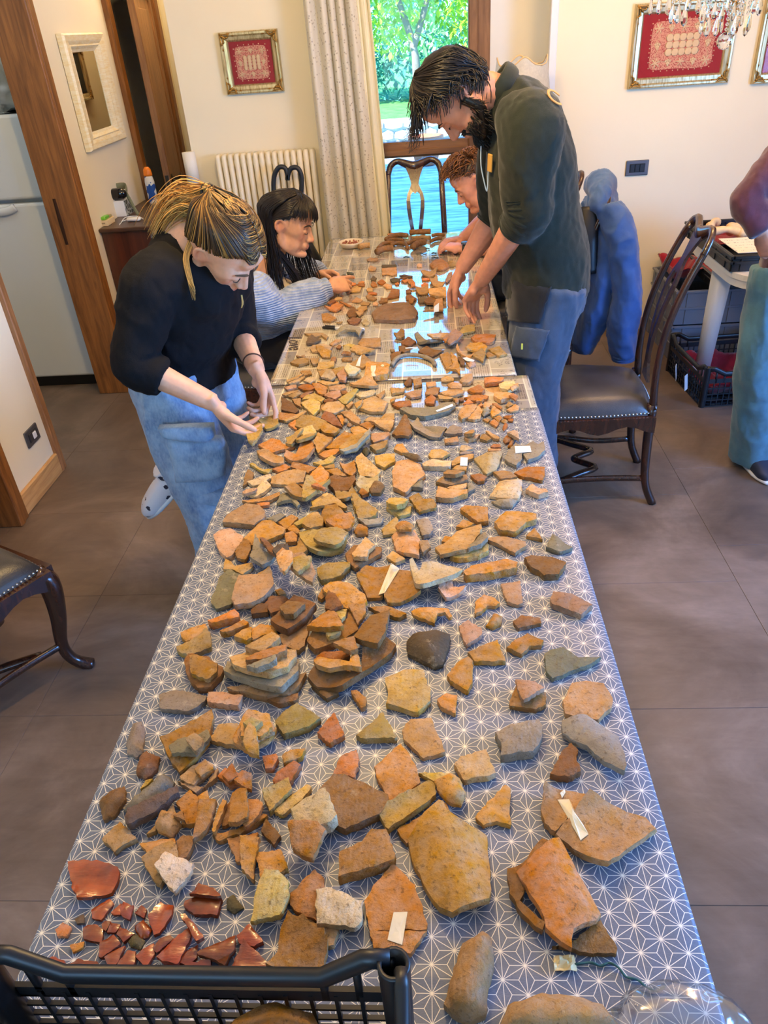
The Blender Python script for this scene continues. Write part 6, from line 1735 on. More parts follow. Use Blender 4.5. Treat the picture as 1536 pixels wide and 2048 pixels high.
for ln_ in SHERDS.strip().split('\n'):
 if ln_[0]=='@':ox,oy,sc_=(float(v)for v in ln_[1:].split());continue
 body,_,lab=ln_.partition('|');tk=body.split();seed+=1
 if tk[0]in 'T+' and len(tk[0])==1:pts_=tk[1:]
 else:pts_=tk[2:]
 pxs=[(ox+float(a)/sc_,oy+float(b)/sc_)for a,b in(q.split(',')for q in pts_)]
 if tk[0]=='T':
  L_=last;poly=[tuple(at_z(px,py,L_['z']+L_['th']+0.001).xy)for px,py in pxs]
  o=obj('masking_tape',tape_mesh(poly,L_['z'],L_['c'],L_['z']+L_['th']-0.002),M_TAPEW if L_['col']in 'g' or 'clear' in L_['label']or 'white' in L_['label']else M_TAPE,L_['obj']);continue
 if tk[0]=='+':
  L_=last;poly,zt,zb,c,slope,z0=place(pxs,L_['kind'],L_['th'],seed,False)
  zt,zb,c2=shape_of(L_['kind'],L_['th'],poly,seed,False)
  me=sherd_mesh(poly,zt,zb,slope,c2,seed,L_['size']);o=obj('fragment',me,[M_CLAY,M_FRAC],L_['obj']);o.location=(c2[0]-L_['c'][0],c2[1]-L_['c'][1],z0-L_['z']);o.color=L_['obj'].color;continue
 col,kind,th=tk[0],tk[1][0],float(tk[1][1:])/1000*(1.25 if tk[1][0]!='s' else 1.1)
 arch=any(w in lab for w in('roof','arch','bridge','saddle','shell','seagull','ridge across','rim fragment','folded'))
 poly,zt,zb,c,slope,z0=place(pxs,kind,th,seed,arch)
 P_=np.array(poly);size=float(np.ptp(P_,axis=0).max());area=abs(sum(P_[i,0]*P_[i-1,1]-P_[i-1,0]*P_[i,1]for i in range(len(P_))))/2
 me=sherd_mesh(poly,zt,zb,slope,c,seed,size)
 nm='glazed_sherd' if col=='r' else('handle_fragment' if 'handle' in lab else 'pottery_lump' if kind=='s' and area>4e-4 else 'vessel_fragment' if kind=='v' else 'pottery_chip' if area<7e-4 else 'pottery_sherd')
 o=obj(nm,me,[M_GLAZE,M_FRAC]if col=='r' else[M_CLAY,M_FRAC],None,False,(c[0],c[1],z0))
 q=CLAY[col];j=rc.uniform(0.84,1.12);o.color=tuple(lin(tuple(min(255,max(0,v*j+rc.uniform(-5,5)))for v in q)))+(1,)
 last=dict(obj=o,col=col,kind=kind,th=th,c=c,z=z0,size=size,area=area,label=lab,name=nm,px=(sum(p[0]for p in pxs)/len(pxs),sum(p[1]for p in pxs)/len(pxs)))
 SH.append(last)
MARKS=[(790,627,'long brown stone block'),(690,655,'black marker pen'),(745,668,'arched grey rim fragment'),(862,684,'blackened bowl side'),(757,738,'box shaped taped pot side'),(835,712,'mended ring rim'),(775,492,'row of brown handles'),(702,492,'small bowl of bits'),(930,600,'hands of the bearded man'),(898,495,'wristwatch'),(645,636,'bright ochre sherd'),(850,822,'long grey bowl side'),(938,822,'leaf shaped tan sherd'),(816,948,'gritty pot base'),(905,965,'tall buff stack'),(1013,985,'white crusted stack'),(1048,905,'grey green taped pair'),(1060,945,'drilled sherd'),(621,812,'yellow kite shaped sherd'),(560,812,'brown triangular sherd'),(622,842,'biggest yellow heap sherd'),(690,878,'smooth orange brown sherd'),(636,948,'upright ochre block'),(540,915,'sickle shaped rim sherd'),(603,900,'scooped neck fragment'),(733,930,'tall smooth tan sherd'),(635,985,'twisted yellow handle'),(490,1030,'pinkish slab sherd'),(650,1085,'yellow trough'),(775,1168,'mended orange plate'),(870,1150,'white crusted bowl piece'),(585,1222,'left tall stack'),(525,1345,'broad front left stack'),(690,1300,'right hand stack'),(857,1292,'olive brown lump'),(815,1380,'spongy yellowish slab'),(1140,1322,'grey ridged wedge'),(382,1475,'buff bowl side with two sherds'),(510,1450,'small round stack'),(480,1630,'leaning stack'),(300,1590,'blue grey bar'),(700,1600,'huge dark brown sherd'),(622,1625,'whitish brick block'),(900,1730,'largest ochre pot side'),(790,1790,'arrow shaped mended plate'),(1195,1650,'taped grey tan bowl side'),(1110,1790,'orange roof tile sherd'),(190,1755,'ribbed glazed sherd'),(322,1832,'light brown glazed sherd'),(403,1803,'glazed lid like sherd'),(595,1890,'curved ochre bowl side'),(1010,790,'straight sided tan sherd'),(958,690,'flat terracotta sherd'),(862,785,'joint of the two tables'),(980,850,'pebble cluster'),(540,770,'near left corner of the far table')]
MW=[(at_z(a,b_,TZ+0.02),n_)for a,b_,n_ in MARKS]
auto={}
for s in SH:
 if s['label']:continue
 w=Vector((s['c'][0],s['c'][1]));best=min(MW,key=lambda m_:(m_[0].xy-w).length);d=w-best[0].xy
 rel=('right of' if d.x>0 else 'left of')if abs(d.x)>abs(d.y)*0.8 else('behind' if d.y>0 else 'in front of')
 if d.length<0.035:rel='touching'
 sz='tiny' if s['area']<3e-4 else 'small' if s['area']<9e-4 else 'middling' if s['area']<2.2e-3 else 'large'
 noun={'v':'curved sherd','s':'lump','f':'sherd'}[s['kind']]if s['name']!='pottery_chip' else 'chip'
 s['d']=d.length;auto.setdefault((f"{sz} {CNAME[s['col']]} {noun}",f"{rel} the {best[1]}"),[]).append(s)
ORD='nearest second third fourth fifth sixth seventh eighth ninth'.split()
for(a,b_),v in auto.items():
 v.sort(key=lambda s:s['d'])
 for i,s in enumerate(v):s['label']=f'{a} {b_}' if len(v)==1 else f'{ORD[i]} {a} {b_}'
def grp(s):
 x,y=s['px']
 if s['col']=='r':return 'glazed sherds near the crate'
 return 'sherds on the far newspaper cloth' if y<752 else 'sherds on the middle of the tables' if y<1010 else 'sherds in the stacks and field' if y<1420 else 'sherds on the near table end'
for s in SH:
 tag(s['obj'],s['label'],'sherd',grp(s)+(' (chips)' if s['name']=='pottery_chip' else ''))
def lying(name,label,cat,pts,r,m,col,group=None,ox=630,oy=460,sc=4.151,flat=1.0,sq=2.0,seg=10,taper=1.0):
 w=[at_z(ox+a/sc,oy+b_/sc,TZ+0.012)for a,b_ in pts];c=sum(w,Vector())/len(w);k=(c-EYE).length/F_PX/sc;R_=r*k
 b=bmesh.new();sp=spline([Vector((q.x-c.x,q.y-c.y,0))for q in w],18)
 loft(b,sp,[(R_*flat*(1+(taper-1)*i/17)*(1+0.06*math.sin(i*1.7)),R_*(1+(taper-1)*i/17)*(1+0.06*math.cos(i*2.1)))for i in range(18)],seg=seg,ref=(0,0,1),sq=sq)
 zmin=min(v.co.z for v in b.verts)
 for v in b.verts:v.co+=0.0012*Vector(noise.noise_vector(v.co*45))
 o=obj(name,b,m,None,True,(c.x,c.y,TZ-zmin+0.0012));o.color=tuple(lin(CLAY[col]))+(1,)
 return tag(o,label,cat,group)
HL=[([(590,82),(640,55),(700,40),(765,48)],17,'b','long arched brown handle at the back left of the handle row'),([(600,92),(660,74),(735,86)],13,'b','slim brown handle tucked below the long arched one'),([(525,150),(560,115),(610,102),(662,105)],14,'b','curved brown handle at the left of the handle row'),([(630,125),(690,104),(750,116),(768,146)],14,'b','hooked brown handle with a gap under its arch'),([(515,192),(570,168),(650,160)],24,'b','thick dark handle stump nearest the viewer at the left of the row'),([(785,28),(860,22),(960,18)],20,'b','straight thick handle at the far middle of the table end'),([(805,68),(880,58),(955,66)],14,'t','slim tan handle in front of the straight thick one'),([(775,112),(820,90),(885,84)],15,'b','bent brown handle in the middle of the handle row'),([(815,150),(855,122),(915,108)],24,'b','thick brown handle nearest the viewer in the middle of the row'),([(965,92),(1000,72),(1050,64)],14,'b','brown handle beside the hand of the young man'),([(975,45),(1020,35),(1070,40)],13,'b','brown handle at the far right of the handle row'),([(368,148),(410,138),(455,134)],22,'t','short curved tan handle beside the small bowl of bits')]
for pts,r,c_,lab in HL:lying('handle_fragment',lab,'sherd',pts,r,[M_CLAY],c_,'handles at the window end')
rim=lying('ring_rim','large arched grey rim of two joined pieces on the blue reflection','rim',[(20,640),(70,565),(150,525),(240,515),(320,520),(430,548),(510,595),(530,640)],26,[M_CLAY],'g',None,780,620,5.908,0.8,3)
tp_=lying('masking_tape',None,None,[(185,512),(250,506),(325,512)],15,M_TAPEW,'w',None,780,620,5.908,0.12,3);tp_.location.z=TZ+0.031;wl_=tp_.location.copy();tp_.parent=rim;tp_.location=wl_-rim.location
p_=[(x_,y_)for x_,y_ in((470,690),(500,655),(560,628),(660,615),(780,608),(830,640),(852,675),(832,730),(720,745),(600,742),(490,738))]
poly,zt,zb,c,slope,z0=place([(630+a/4.151,460+b_/4.151)for a,b_ in p_],'s',0.036,901,False)
o=obj('stone_block',sherd_mesh(poly,zt,zb,slope,c,901,0.10),[M_CLAY,M_FRAC],None,False,(c[0],c[1],z0));o.color=tuple(lin((138,106,78)))+(1,);tag(o,'long brown stone block with rounded ends across the middle of the far table','stone')
q=at_z(703,494,TZ);bw=thing('small_bowl','small pale bowl of reddish bits at the far left of the newspaper cloth','bowl',(q.x,q.y,TZ))
b=bmesh.new();lathe(b,[(0.03,0.0),(0.052,0.004),(0.064,0.022),(0.066,0.030),(0.062,0.030),(0.056,0.016),(0.03,0.008),(0.001,0.008)],26,cap=False);bmesh.ops.recalc_face_normals(b,faces=b.faces);obj('bowl_body',b,mat('cream_ceramic',(224,206,172),0.5),bw,True)
b=bmesh.new();r_=random.Random(2)
for k in range(30):a,d=r_.uniform(0,6.28),0.045*math.sqrt(r_.random());bmesh.ops.create_icosphere(b,subdivisions=1,radius=r_.uniform(0.004,0.008),matrix=Matrix.Translation((d*math.cos(a),d*math.sin(a),0.020+r_.uniform(0,0.006))))
o=obj('bits',b,mat('reddish_bits',(150,92,70),0.9,nz=0.3),bw);o['kind']='stuff'
PB=[(688,552,11,'dark green pebble at the left of the pebble group by the small hands'),(701,549,13,'largest dark pebble of the group by the small hands'),(691,556,9,'small dark pebble nearest the viewer in the pebble group'),(704,554,10,'dark pebble at the right of the pebble group'),(697,545,8,'pale green pebble at the back of the pebble group')]
for px,py,r_,lab in PB:
 q=at_z(px,py,TZ+0.006);o=blob('pebble',lab,'pebble',(q.x,q.y,TZ+r_*0.00062),(r_/1000*1.25,r_/1000,r_/1000*0.62),mat('dark_green_pebble',(62,66,52),0.5,nz=0.2),px,0.08,1.5,2,group='pebbles by the small hands')
MT=[(813,516,7),(843,509,12),(855,499,5),(868,508,6),(870,517,8),(884,511,6)]
for k,(px,py,r_)in enumerate(MT):
 q=at_z(px,py,TZ);b=bmesh.new();w_=r_*0.0022
 for s in range(2):loft(b,spline([(-w_,(s-0.5)*w_*0.6,0.003),(-w_*0.2,(s-0.5)*w_,0.006),(w_*0.4,(0.5-s)*w_,0.004),(w_,(0.5-s)*w_*0.5,0.003)],8),0.0022,seg=5)
 me=remesh(b,'metal_scrap',0.0015,1)
 tag(obj('metal_scrap',me,mat('corroded_metal',(38,52,48),0.7),None,True,(q.x,q.y,TZ)),('corroded metal scrap farthest left on the blue reflection','largest corroded metal scrap, ring like, on the blue reflection','corroded metal scrap farthest from the viewer on the reflection','corroded metal scrap just left of the young hand','corroded metal scrap nearest the brown brick fragment','corroded metal scrap under the fingers of the young man')[k],'scrap','corroded metal scraps')
pa,pb_=at_z(645,655,TZ+0.007),at_z(727,659,TZ+0.007);dv=(pb_-pa)
pen=thing('marker_pen','marker pen with black cap and white barrel on the newspaper cloth','pen',(pa.x,pa.y,TZ+0.0072),math.atan2(dv.y,dv.x));L=dv.length
b=bmesh.new();loft(b,[(0,0,0),(0.004,0,0),(0.052,0,0),(0.054,0,0)],[0.004,0.0062,0.007,0.0066],seg=14);box(b,0.012,0.05,-0.002,0.002,0.005,0.0095);obj('pen_cap',b,M_BLACK,pen,True)
b=bmesh.new();loft(b,[(0.053,0,0),(0.075,0,0),(L,0,0),(L+0.004,0,0)],[0.0055,0.0064,0.0064,0.004],seg=14);obj('pen_barrel',b,M_WHITE,pen,True)
tw=[at_z(px,py,TZ+0.004)for px,py in((1150,1928),(1180,1925),(1202,1930),(1218,1925),(1236,1934),(1252,1952),(1275,1958),(1290,1972),(1312,1981),(1330,1972))]
c=tw[0];sw_=thing('tag_string','green twine with a crumpled paper tag lying at the near right of the cloth','string',(c.x,c.y,TZ))
b=bmesh.new();loft(b,spline([(p.x-c.x,p.y-c.y,0.003+0.001*math.sin(i*2))for i,p in enumerate(tw)],60),[(0.0022+0.0009*math.sin(i*0.9),0.0014)for i in range(60)],seg=6);obj('twine',b,mat('green_twine',(44,92,96),0.7),sw_,True)
b=bmesh.new();bmesh.ops.create_grid(b,x_segments=7,y_segments=5,size=1.0,matrix=Matrix.Translation((-0.012,0.001,0.005))@Matrix.Diagonal((0.013,0.009,1,1)))
for v in b.verts:v.co.z+=0.0045*noise.noise(v.co*160);v.co.x+=0.002*noise.noise(v.co*90+Vector((3,0,0)))
o=obj('paper_tag',b,mat('parchment_tag',(228,206,150),0.7),sw_);o.modifiers.new('t','SOLIDIFY').thickness=0.0008
q=at_z(520,896,TZ+0.02)
t=NT('clear_polythene');gl=t.n('BsdfGlossy');gl.inputs['Roughness'].default_value=0.16;tp2=t.n('BsdfTransparent');tp2.inputs[0].default_value=(0.93,0.96,1,1);lw=t.n('LayerWeight');lw.inputs[0].default_value=0.35
mx_=t.n('MixShader');t.l(t.math('ADD',t.math('MULTIPLY',lw.outputs['Facing'],0.55),0.10),mx_.inputs[0]);t.l(tp2.outputs[0],mx_.inputs[1]);t.l(gl.outputs[0],mx_.inputs[2]);t.l(mx_.outputs[0],t.out.inputs[0]);M_POLY=t.m
q=at_z(1370,2045,TZ+0.02)
b=bmesh.new();bmesh.ops.create_icosphere(b,subdivisions=4,radius=1.0)
for v in b.verts:
 d=v.co.normalized();k=1+0.16*(1-2*abs(noise.noise(d*2.2+Vector((5,1,0)))))+0.03*(1-2*abs(noise.noise(d*5)))
 v.co=Vector((d.x*0.072*k,d.y*0.050*k,max(-0.019,d.z*0.024*k)))
tag(obj('plastic_bag',b,M_POLY,None,True,(q.x-0.004,q.y-0.014,TZ+0.0205)),'clear crumpled polythene bag at the near right table corner','bag')
lattice_crate('black lattice crate standing on the near table end',-0.276,0.245,TZ+0.001,0.455,0.27,0.150,0.0,corner_h=0.040,nrib=15,nbar=4)
q=at_z(545,2046,TZ+0.10)
for k,(dx,dy,dz,sx,sy,sz,col,lab)in enumerate(((0,-0.02,0,0.052,0.04,0.030,'o','ochre sherd lump showing at the frame edge inside the near crate'),(-0.085,-0.05,-0.03,0.05,0.04,0.03,'b','brown sherd lump lower down inside the near crate'),(0.06,-0.055,-0.035,0.05,0.035,0.03,'t','tan sherd lump in the near crate beside its corner post'))):
 o=blob('pottery_lump',lab,'sherd',(q.x+dx,q.y+dy,TZ+0.085+dz),(sx,sy,sz),[M_CLAY],20+k,0.25,1.6,3,group='sherds inside the near crate');o.color=tuple(lin(CLAY[col]))+(1,)
o=blob('pottery_lump','grey brown lump at the very bottom of the near crate','sherd',(q.x,q.y-0.04,TZ+0.034),(0.09,0.06,0.026),[M_CLAY],31,0.2,1.5,3,group='sherds inside the near crate');o.color=tuple(lin(CLAY['d']))+(1,)
# ------------------------------------------------------------------ people
def skin_mat(name,rgb):
 t=NT(name);a=t.n('Attribute');a.attribute_name='tint';f=t.noise(t.coord(),38,4);c=lin(rgb)
 base=t.ramp(f,[(0.3,tuple(x*0.88 for x in c)),(0.7,tuple(min(1,x*1.08)for x in c))])
 t.set(color=t.mix(a.outputs['Alpha'],base,a.outputs['Color']),rough=0.5,spec=0.35,sss=0.12)
 t.b.inputs['Subsurface Radius'].default_value=(0.012,0.005,0.003);t.b.inputs['Subsurface Scale'].default_value=0.6
 t.bump(t.noise(t.coord(),260,3),0.12,0.001);return t.m
def hair_mat(name,rough=0.38):
 t=NT(name);a=t.n('Attribute');a.attribute_name='tone';t.set(color=a.outputs['Color'],rough=rough,spec=0.4);return t.m
M_HAIR=hair_mat('hair')
HEADC=Vector((-0.012,0,0.035));HEADR=(0.098,0.077,0.089)
def head_geo(b,M,fem=1.0):
 """skull, jaw and features in head space (face +X, up +Z), mapped by M"""
 q=bmesh.new();nf=(1-fem)*0.007;jw=1-(1-fem)*0.3
 ball(q,HEADC,HEADR,seg=24,rings=16);ball(q,(0.028,0,-0.028),(0.056,0.058,0.078),seg=20,rings=14)
 for s in(-1,1):
  loft(q,spline([(-0.012,s*0.060,-0.030),(0.0,s*0.056,-0.066),(0.042,s*0.034,-0.094),(0.072,s*0.009,-0.101)],12),lerpl([0.020*jw,0.021*jw,0.019*jw,0.018*jw],12),seg=10)
  ball(q,(0.057,s*0.039,-0.022),(0.019,0.019,0.022));ball(q,(0.093,s*0.0115,-0.034),(0.011,0.0075,0.0085))
  ball(q,(0.071,s*0.031,0.001),(0.0145,0.0155,0.012),seg=14,rings=10)
  loft(q,spline([(0.062,s*0.052,0.014),(0.077,s*0.034,0.023),(0.085,s*0.010,0.019)],8),lerpl([0.008*fem,0.010*fem,0.009*fem],8),seg=8)
  loft(q,spline([(-0.004,s*0.070,-0.030),(-0.022,s*0.079,-0.012),(-0.028,s*0.083,0.014),(-0.012,s*0.080,0.028),(0.002,s*0.074,0.016),(0.004,s*0.071,0.0)],14),lerpl([0.0075,0.006,0.0055,0.0055,0.005,0.004],14),seg=8)
  ball(q,(-0.010,s*0.072,-0.002),(0.014,0.006,0.024));ball(q,(-0.004,s*0.071,-0.032),(0.009,0.006,0.010))
 ball(q,(0.075,0,-0.099),(0.020,0.022,0.017));ball(q,(0.070,0,0.055),(0.022,0.045,0.034));[ball(q,(0.036,sd*0.046,0.002),(0.038,0.022,0.042))for sd in(-1,1)];[ball(q,(0.032,sd*0.040,-0.060),(0.040,0.022,0.042))for sd in(-1,1)]
 loft(q,spline([(0.082,0,0.014),(0.092-nf*0.5,0,-0.004),(0.104-nf,0,-0.022),(0.109-nf,0,-0.033)],10),lerpl([(0.008,0.008),(0.008,0.0085),(0.009,0.009),(0.010,0.010)],10),seg=10)
 loft(q,spline([(0.068,0,0.016),(0.078,0,-0.006),(0.086,0,-0.028),(0.086,0,-0.036)],10),lerpl([0.011,0.013,0.017,0.017],10),seg=10)
 ball(q,(0.103-nf,0,-0.031),(0.013,0.0115,0.0105));ball(q,(0.078,0,-0.062),(0.018,0.026,0.020))
 ball(q,(0.0890,0,-0.0590),(0.0075,0.021,0.0052));ball(q,(0.0878,0,-0.0700),(0.0078,0.018,0.0060))
 for v in q.verts:
  if fem<1 and v.co.z<-0.015:v.co.z=-0.015+(v.co.z+0.015)*0.90;v.co.y*=0.94
 for v in q.verts:v.co=M@v.co
 me=bpy.data.meshes.new('x');q.to_mesh(me);q.free();b.from_mesh(me);bpy.data.meshes.remove(me)
def hand_geo(b,wrist,d,n,side,s=1.0,pose=None,tips=None):
 """wrist point, d towards knuckles, n palm normal, side +1 right / -1 left; pose: curl angles per finger"""
 d=Vector(d).normalized();n=Vector(n);n=(n-d*n.dot(d)).normalized();tv=-(n.cross(d))*side
 W_=Vector(wrist)
 def P_(x,t,z):return W_+(d*x+tv*t+n*z)*s
 loft(b,spline([P_(-0.03,0,0),P_(0.0,0,0),P_(0.03,0.002,0),P_(0.06,0.0,0.002),P_(0.092,-0.001,0.002)],12),lerpl([(0.019*s,0.014*s),(0.026*s,0.018*s),(0.036*s,0.0175*s),(0.041*s,0.0155*s),(0.040*s,0.0115*s)],12),seg=14,ref=tv,sq=2.5)
 ball(b,P_(0.035,0.022,0.008),0.019*s);ball(b,P_(0.035,-0.022,0.008),0.016*s)
 pose=pose or{}
 segs={'index':(0.090,0.0285,0.003,(0.043,0.026,0.021)),'middle':(0.094,0.0085,0.004,(0.047,0.029,0.022)),'ring':(0.089,-0.0115,0.003,(0.043,0.027,0.021)),'little':(0.081,-0.0300,0.0,(0.034,0.020,0.019))}
 tip={}
 for k,(x,t,z,L)in segs.items():
  a=pose.get(k,(25,35,20));sp_=pose.get('spread',1.0)*{'index':0.08,'middle':0.01,'ring':-0.06,'little':-0.14}[k]
  pts=[P_(x-0.02,t*0.95,z),P_(x,t,z)];ang=0;cur=pts[-1]
  r0={'index':0.0086,'middle':0.0089,'ring':0.0084,'little':0.0074}[k]*s
  for i in range(3):
   ang+=math.radians(a[i]);dr=(d*math.cos(ang)+n*math.sin(ang)+tv*sp_).normalized();nx=cur+dr*(L[i]*s)
   pts+=[cur+dr*(L[i]*s*0.5),nx];cur=nx
  loft(b,pts,[r0*1.0,r0*1.14,r0*1.0,r0*1.06,r0*0.94,r0*0.98,r0*0.90,r0*0.66],seg=10);ball(b,cur-dr*0.003*s,r0*0.84,seg=8,rings=6)
  up_=(dr.cross(tv)*side);nail=cur-dr*0.006*s+(-(n*math.cos(ang)-d*math.sin(ang)))*r0*0.8;tip[k]=(cur,nail)
 a=pose.get('thumb',(0,20,20));th=pose.get('thumb_dir',(0.62,0.66,0.35))
 dr=(d*th[0]+tv*th[1]+n*th[2]).normalized();pts=[P_(0.012,0.016,0.006),P_(0.026,0.027,0.008)];cur=pts[-1]
 to=Vector(d*a[0]*0.01)if False else None
 for i,L in enumerate((0.044,0.033,0.026)):
  if i:
   tgt=(d*0.9+n*0.45-tv*0.15).normalized();k_=math.radians(a[i]);dr=(dr*math.cos(k_)+(tgt-dr*tgt.dot(dr)).normalized()*math.sin(k_)).normalized()
  nx=cur+dr*(L*s);pts+=[cur+dr*(L*s*0.5),nx];cur=nx
 loft(b,pts,[0.016*s,0.0155*s,0.0135*s,0.0118*s,0.0105*s,0.0108*s,0.0100*s,0.0068*s],seg=10);ball(b,cur-dr*0.003*s,0.0085*s,seg=8,rings=6)
 tip['thumb']=(cur,cur-dr*0.007*s-n*0.006*s)
 return tip
def limb(b,pts,rads,n=18,seg=14,ref=None):return loft(b,spline(pts,n),lerpl(rads,n),seg=seg,ref=ref)
def finish_body(b,label,mat_,tints,group=None,voxel=0.0036):
 me=remesh(b,'person',voxel,3,0.5);a=arr(me)
 e=np.empty(len(me.edges)*2,dtype=np.int32);me.edges.foreach_get('vertices',e);e=e.reshape(-1,2);n=len(a);w=np.zeros(n)
 for sd in(-1,1):
  for c,r in(((0.030,sd*0.054,-0.030),0.040),((0.034,sd*0.058,0.010),0.030),((0.040,sd*0.042,-0.066),0.032)):
   w=np.maximum(w,np.clip(1.35-np.linalg.norm(a-np.array(MH@Vector(c)),axis=1)/r,0,1))
 deg=np.bincount(e.ravel(),minlength=n)[:,None];i0=np.concatenate([e[:,0],e[:,1]]);i1=np.concatenate([e[:,1],e[:,0]])
 for _ in range(26):a+=(np.stack([np.bincount(i0,a[i1,k],n)for k in range(3)],1)/deg-a)*(0.7*np.minimum(w,1))[:,None]
 me.vertices.foreach_set('co',a.ravel());me.update()
 col=np.zeros((len(a),4))
 for p,r,rgb,k in tints:
  d=np.linalg.norm(a-np.array(p),axis=1);w=k*np.clip(1.5-d/r,0,1);up=w>col[:,3];col[up,:3]=lin(rgb);col[up,3]=w[up]
 ca=me.color_attributes.new('tint','FLOAT_COLOR','POINT');ca.data.foreach_set('color',col.ravel())
 o=obj('person',me,mat_,None,True);tag(o,label,'person',group);return o
def head_matrix(ear_px,Y,f,u,s,side):
 f=Vector(f).normalized();u=Vector(u);u=(u-f*u.dot(f)).normalized();l=u.cross(f)
 R_=Matrix((f,l,u)).transposed()*s
 e=at_y(ear_px[0],ear_px[1],Y);c=e-R_@Vector((-0.010,side*0.078,-0.002))
 return Matrix.Translation(c)@R_.to_4x4()
def face_tints(M,s,lip=(176,92,84),k=1.0):
 T_=[]
 for y in(-0.014,-0.007,0,0.007,0.014):
  T_.append((M@Vector((0.0945,y,-0.015-0.0435*k)),0.0042*s,lip,0.75));T_.append((M@Vector((0.092,y*0.9,-0.015-0.0555*k)),0.0046*s,lip,0.8))
 for sd in(-1,1):
  T_.append((M@Vector((0.072,sd*0.045,-0.026)),0.016*s,(206,120,98),0.28));T_.append((M@Vector((-0.015,sd*0.078,0.0)),0.022*s,(206,122,100),0.35))
  T_.append((M@Vector((0.096,sd*0.006,-0.042)),0.004*s,(70,30,24),0.8))
 T_.append((M@Vector((0.110,0,-0.033)),0.012*s,(214,128,108),0.35))
 return T_
class Hair:
 def __init__(s,M,sc):s.M=M;s.sc=sc;s.b=bmesh.new();s.lay=s.b.verts.layers.float_color.new('tone')
 def pt(s,az,el,k=1.0):
  az,el=math.radians(az),math.radians(el)
  return HEADC+Vector((HEADR[0]*math.cos(el)*math.cos(az),HEADR[1]*math.cos(el)*math.sin(az),HEADR[2]*math.sin(el)))*k
 def strand(s,pts,r,col,world=False,n=10,seg=4,taper=0.35):
  P_=[p if world else s.M@Vector(p)for p in pts];sp=spline(P_,n);n0=len(s.b.verts)
  loft(s.b,sp,[r*(1-(1-taper)*(i/(n-1))**2)for i in range(n)],seg=seg)
  s.b.verts.ensure_lookup_table();c=tuple(lin(col))+(1,)
  for v in s.b.verts[n0:]:v[s.lay]=c
 def cap(s,hairline,col,k=1.035,jit=0.0):
  q=bmesh.new();bmesh.ops.create_icosphere(q,subdivisions=4,radius=1.0);dl=[]
  for v in q.verts:
   az=math.degrees(math.atan2(v.co.y,v.co.x));el=math.degrees(math.asin(max(-1,min(1,v.co.z))))
   if el<hairline(az):dl.append(v)
   v.co=s.M@(HEADC+Vector((v.co.x*HEADR[0],v.co.y*HEADR[1],v.co.z*HEADR[2]))*(k+jit*noise.noise(v.co*6)))
  bmesh.ops.delete(q,geom=dl,context='VERTS');mp={};c=tuple(lin(col))+(1,)
  for v in q.verts:nv=s.b.verts.new(v.co);nv[s.lay]=c;mp[v]=nv
  for f in q.faces:s.b.faces.new([mp[v]for v in f.verts])
  q.free()
 def done(s,parent,name='hair'):
  me=bpy.data.meshes.new(name);s.b.to_mesh(me);s.b.free();o=obj(name,me,M_HAIR,parent,True);return o
def vary(rg,c,j):k=rg.uniform(1-j,1+j);return tuple(max(2,min(255,v*k))for v in c)
def lashes_brows(M,parent,col,brow=0.0022):
 for s in(-1,1):
  b=bmesh.new();loft(b,[M@p for p in spline([(0.0845,s*0.018,-0.0035),(0.0868,s*0.031,-0.0075),(0.0805,s*0.044,-0.004)],8)],0.0013,seg=5);obj('eyelash',b,mat('lash_black',(24,18,16),0.6),parent)
  b=bmesh.new();loft(b,[M@p for p in spline([(0.0935,s*0.012,0.020),(0.0885,s*0.032,0.0275),(0.0735,s*0.050,0.020)],8)],[(brow*0.8,brow*0.5),(brow*1.3,brow*.5),(brow*1.5,brow*.5),(brow*1.5,brow*.5),(brow*1.4,brow*.5),(brow*1.2,brow*.5),(brow,brow*.5),(brow*0.5,brow*.4)],seg=6);obj('eyebrow',b,mat('brow_'+parent.name,col,0.8),parent)
def cloth_part(b,name,m,parent,voxel=0.008,w1=(0.006,14,1.0,(1,1,0.6)),w2=(0.0022,40,4.0,(1,1,0.7)),smooth=4):
 me=remesh(b,name,voxel,smooth,0.5)
 for w in(w1,w2):
  if w:wrinkle(me,w[0],w[1],w[2],w[3])
 return obj(name,me,m,parent,True)
def shoe(parent,heel,toe,m,w=0.045,h=0.075,name='shoe',up=(0,0,1),sole=None):
 heel,toe,up=Vector(heel),Vector(toe),Vector(up);d=toe-heel;b=bmesh.new()
 loft(b,spline([heel+up*0.035-d*0.02,heel+up*0.045+d*0.12,heel+up*0.042+d*0.5,heel+up*0.032+d*0.85,toe+up*0.025],14),lerpl([(0.030,0.030),(h*0.62,w*0.82),(h*0.56,w*0.95),(0.032,w),(0.016,w*0.55)],14),seg=16,ref=up,sq=2.6)
 loft(b,[heel+up*0.05+d*0.16,heel+up*(h+0.045)+d*0.12],[(0.040,0.040),(0.042,0.042)],seg=14)
 o=obj(name,remesh(b,name,0.006,3),m,parent,True)
 b=bmesh.new();loft(b,spline([heel-d*0.03+up*0.010,heel+d*0.2+up*0.010,heel+d*0.75+up*0.010,toe+d*0.03+up*0.010],12),lerpl([(0.010,w*0.6),(0.012,w*0.9),(0.012,w*1.06),(0.010,w*0.5)],12),seg=12,ref=up,sq=3);obj('sole',b,sole or M_WHITE,o,True)
 return o
M_SKINA=skin_mat('skin_fair',(226,172,140));M_SKINB=skin_mat('skin_tan',(208,156,122));M_SKINC=skin_mat('skin_rosy',(214,150,122))
rg=random.Random(21)
S1=1.08
MH=head_matrix((400,516),1.975,(0.60,-0.12,-0.79),(0.72,-0.40,0.56),S1,-1)
hc_=MH@Vector((-0.03,0,-0.07))
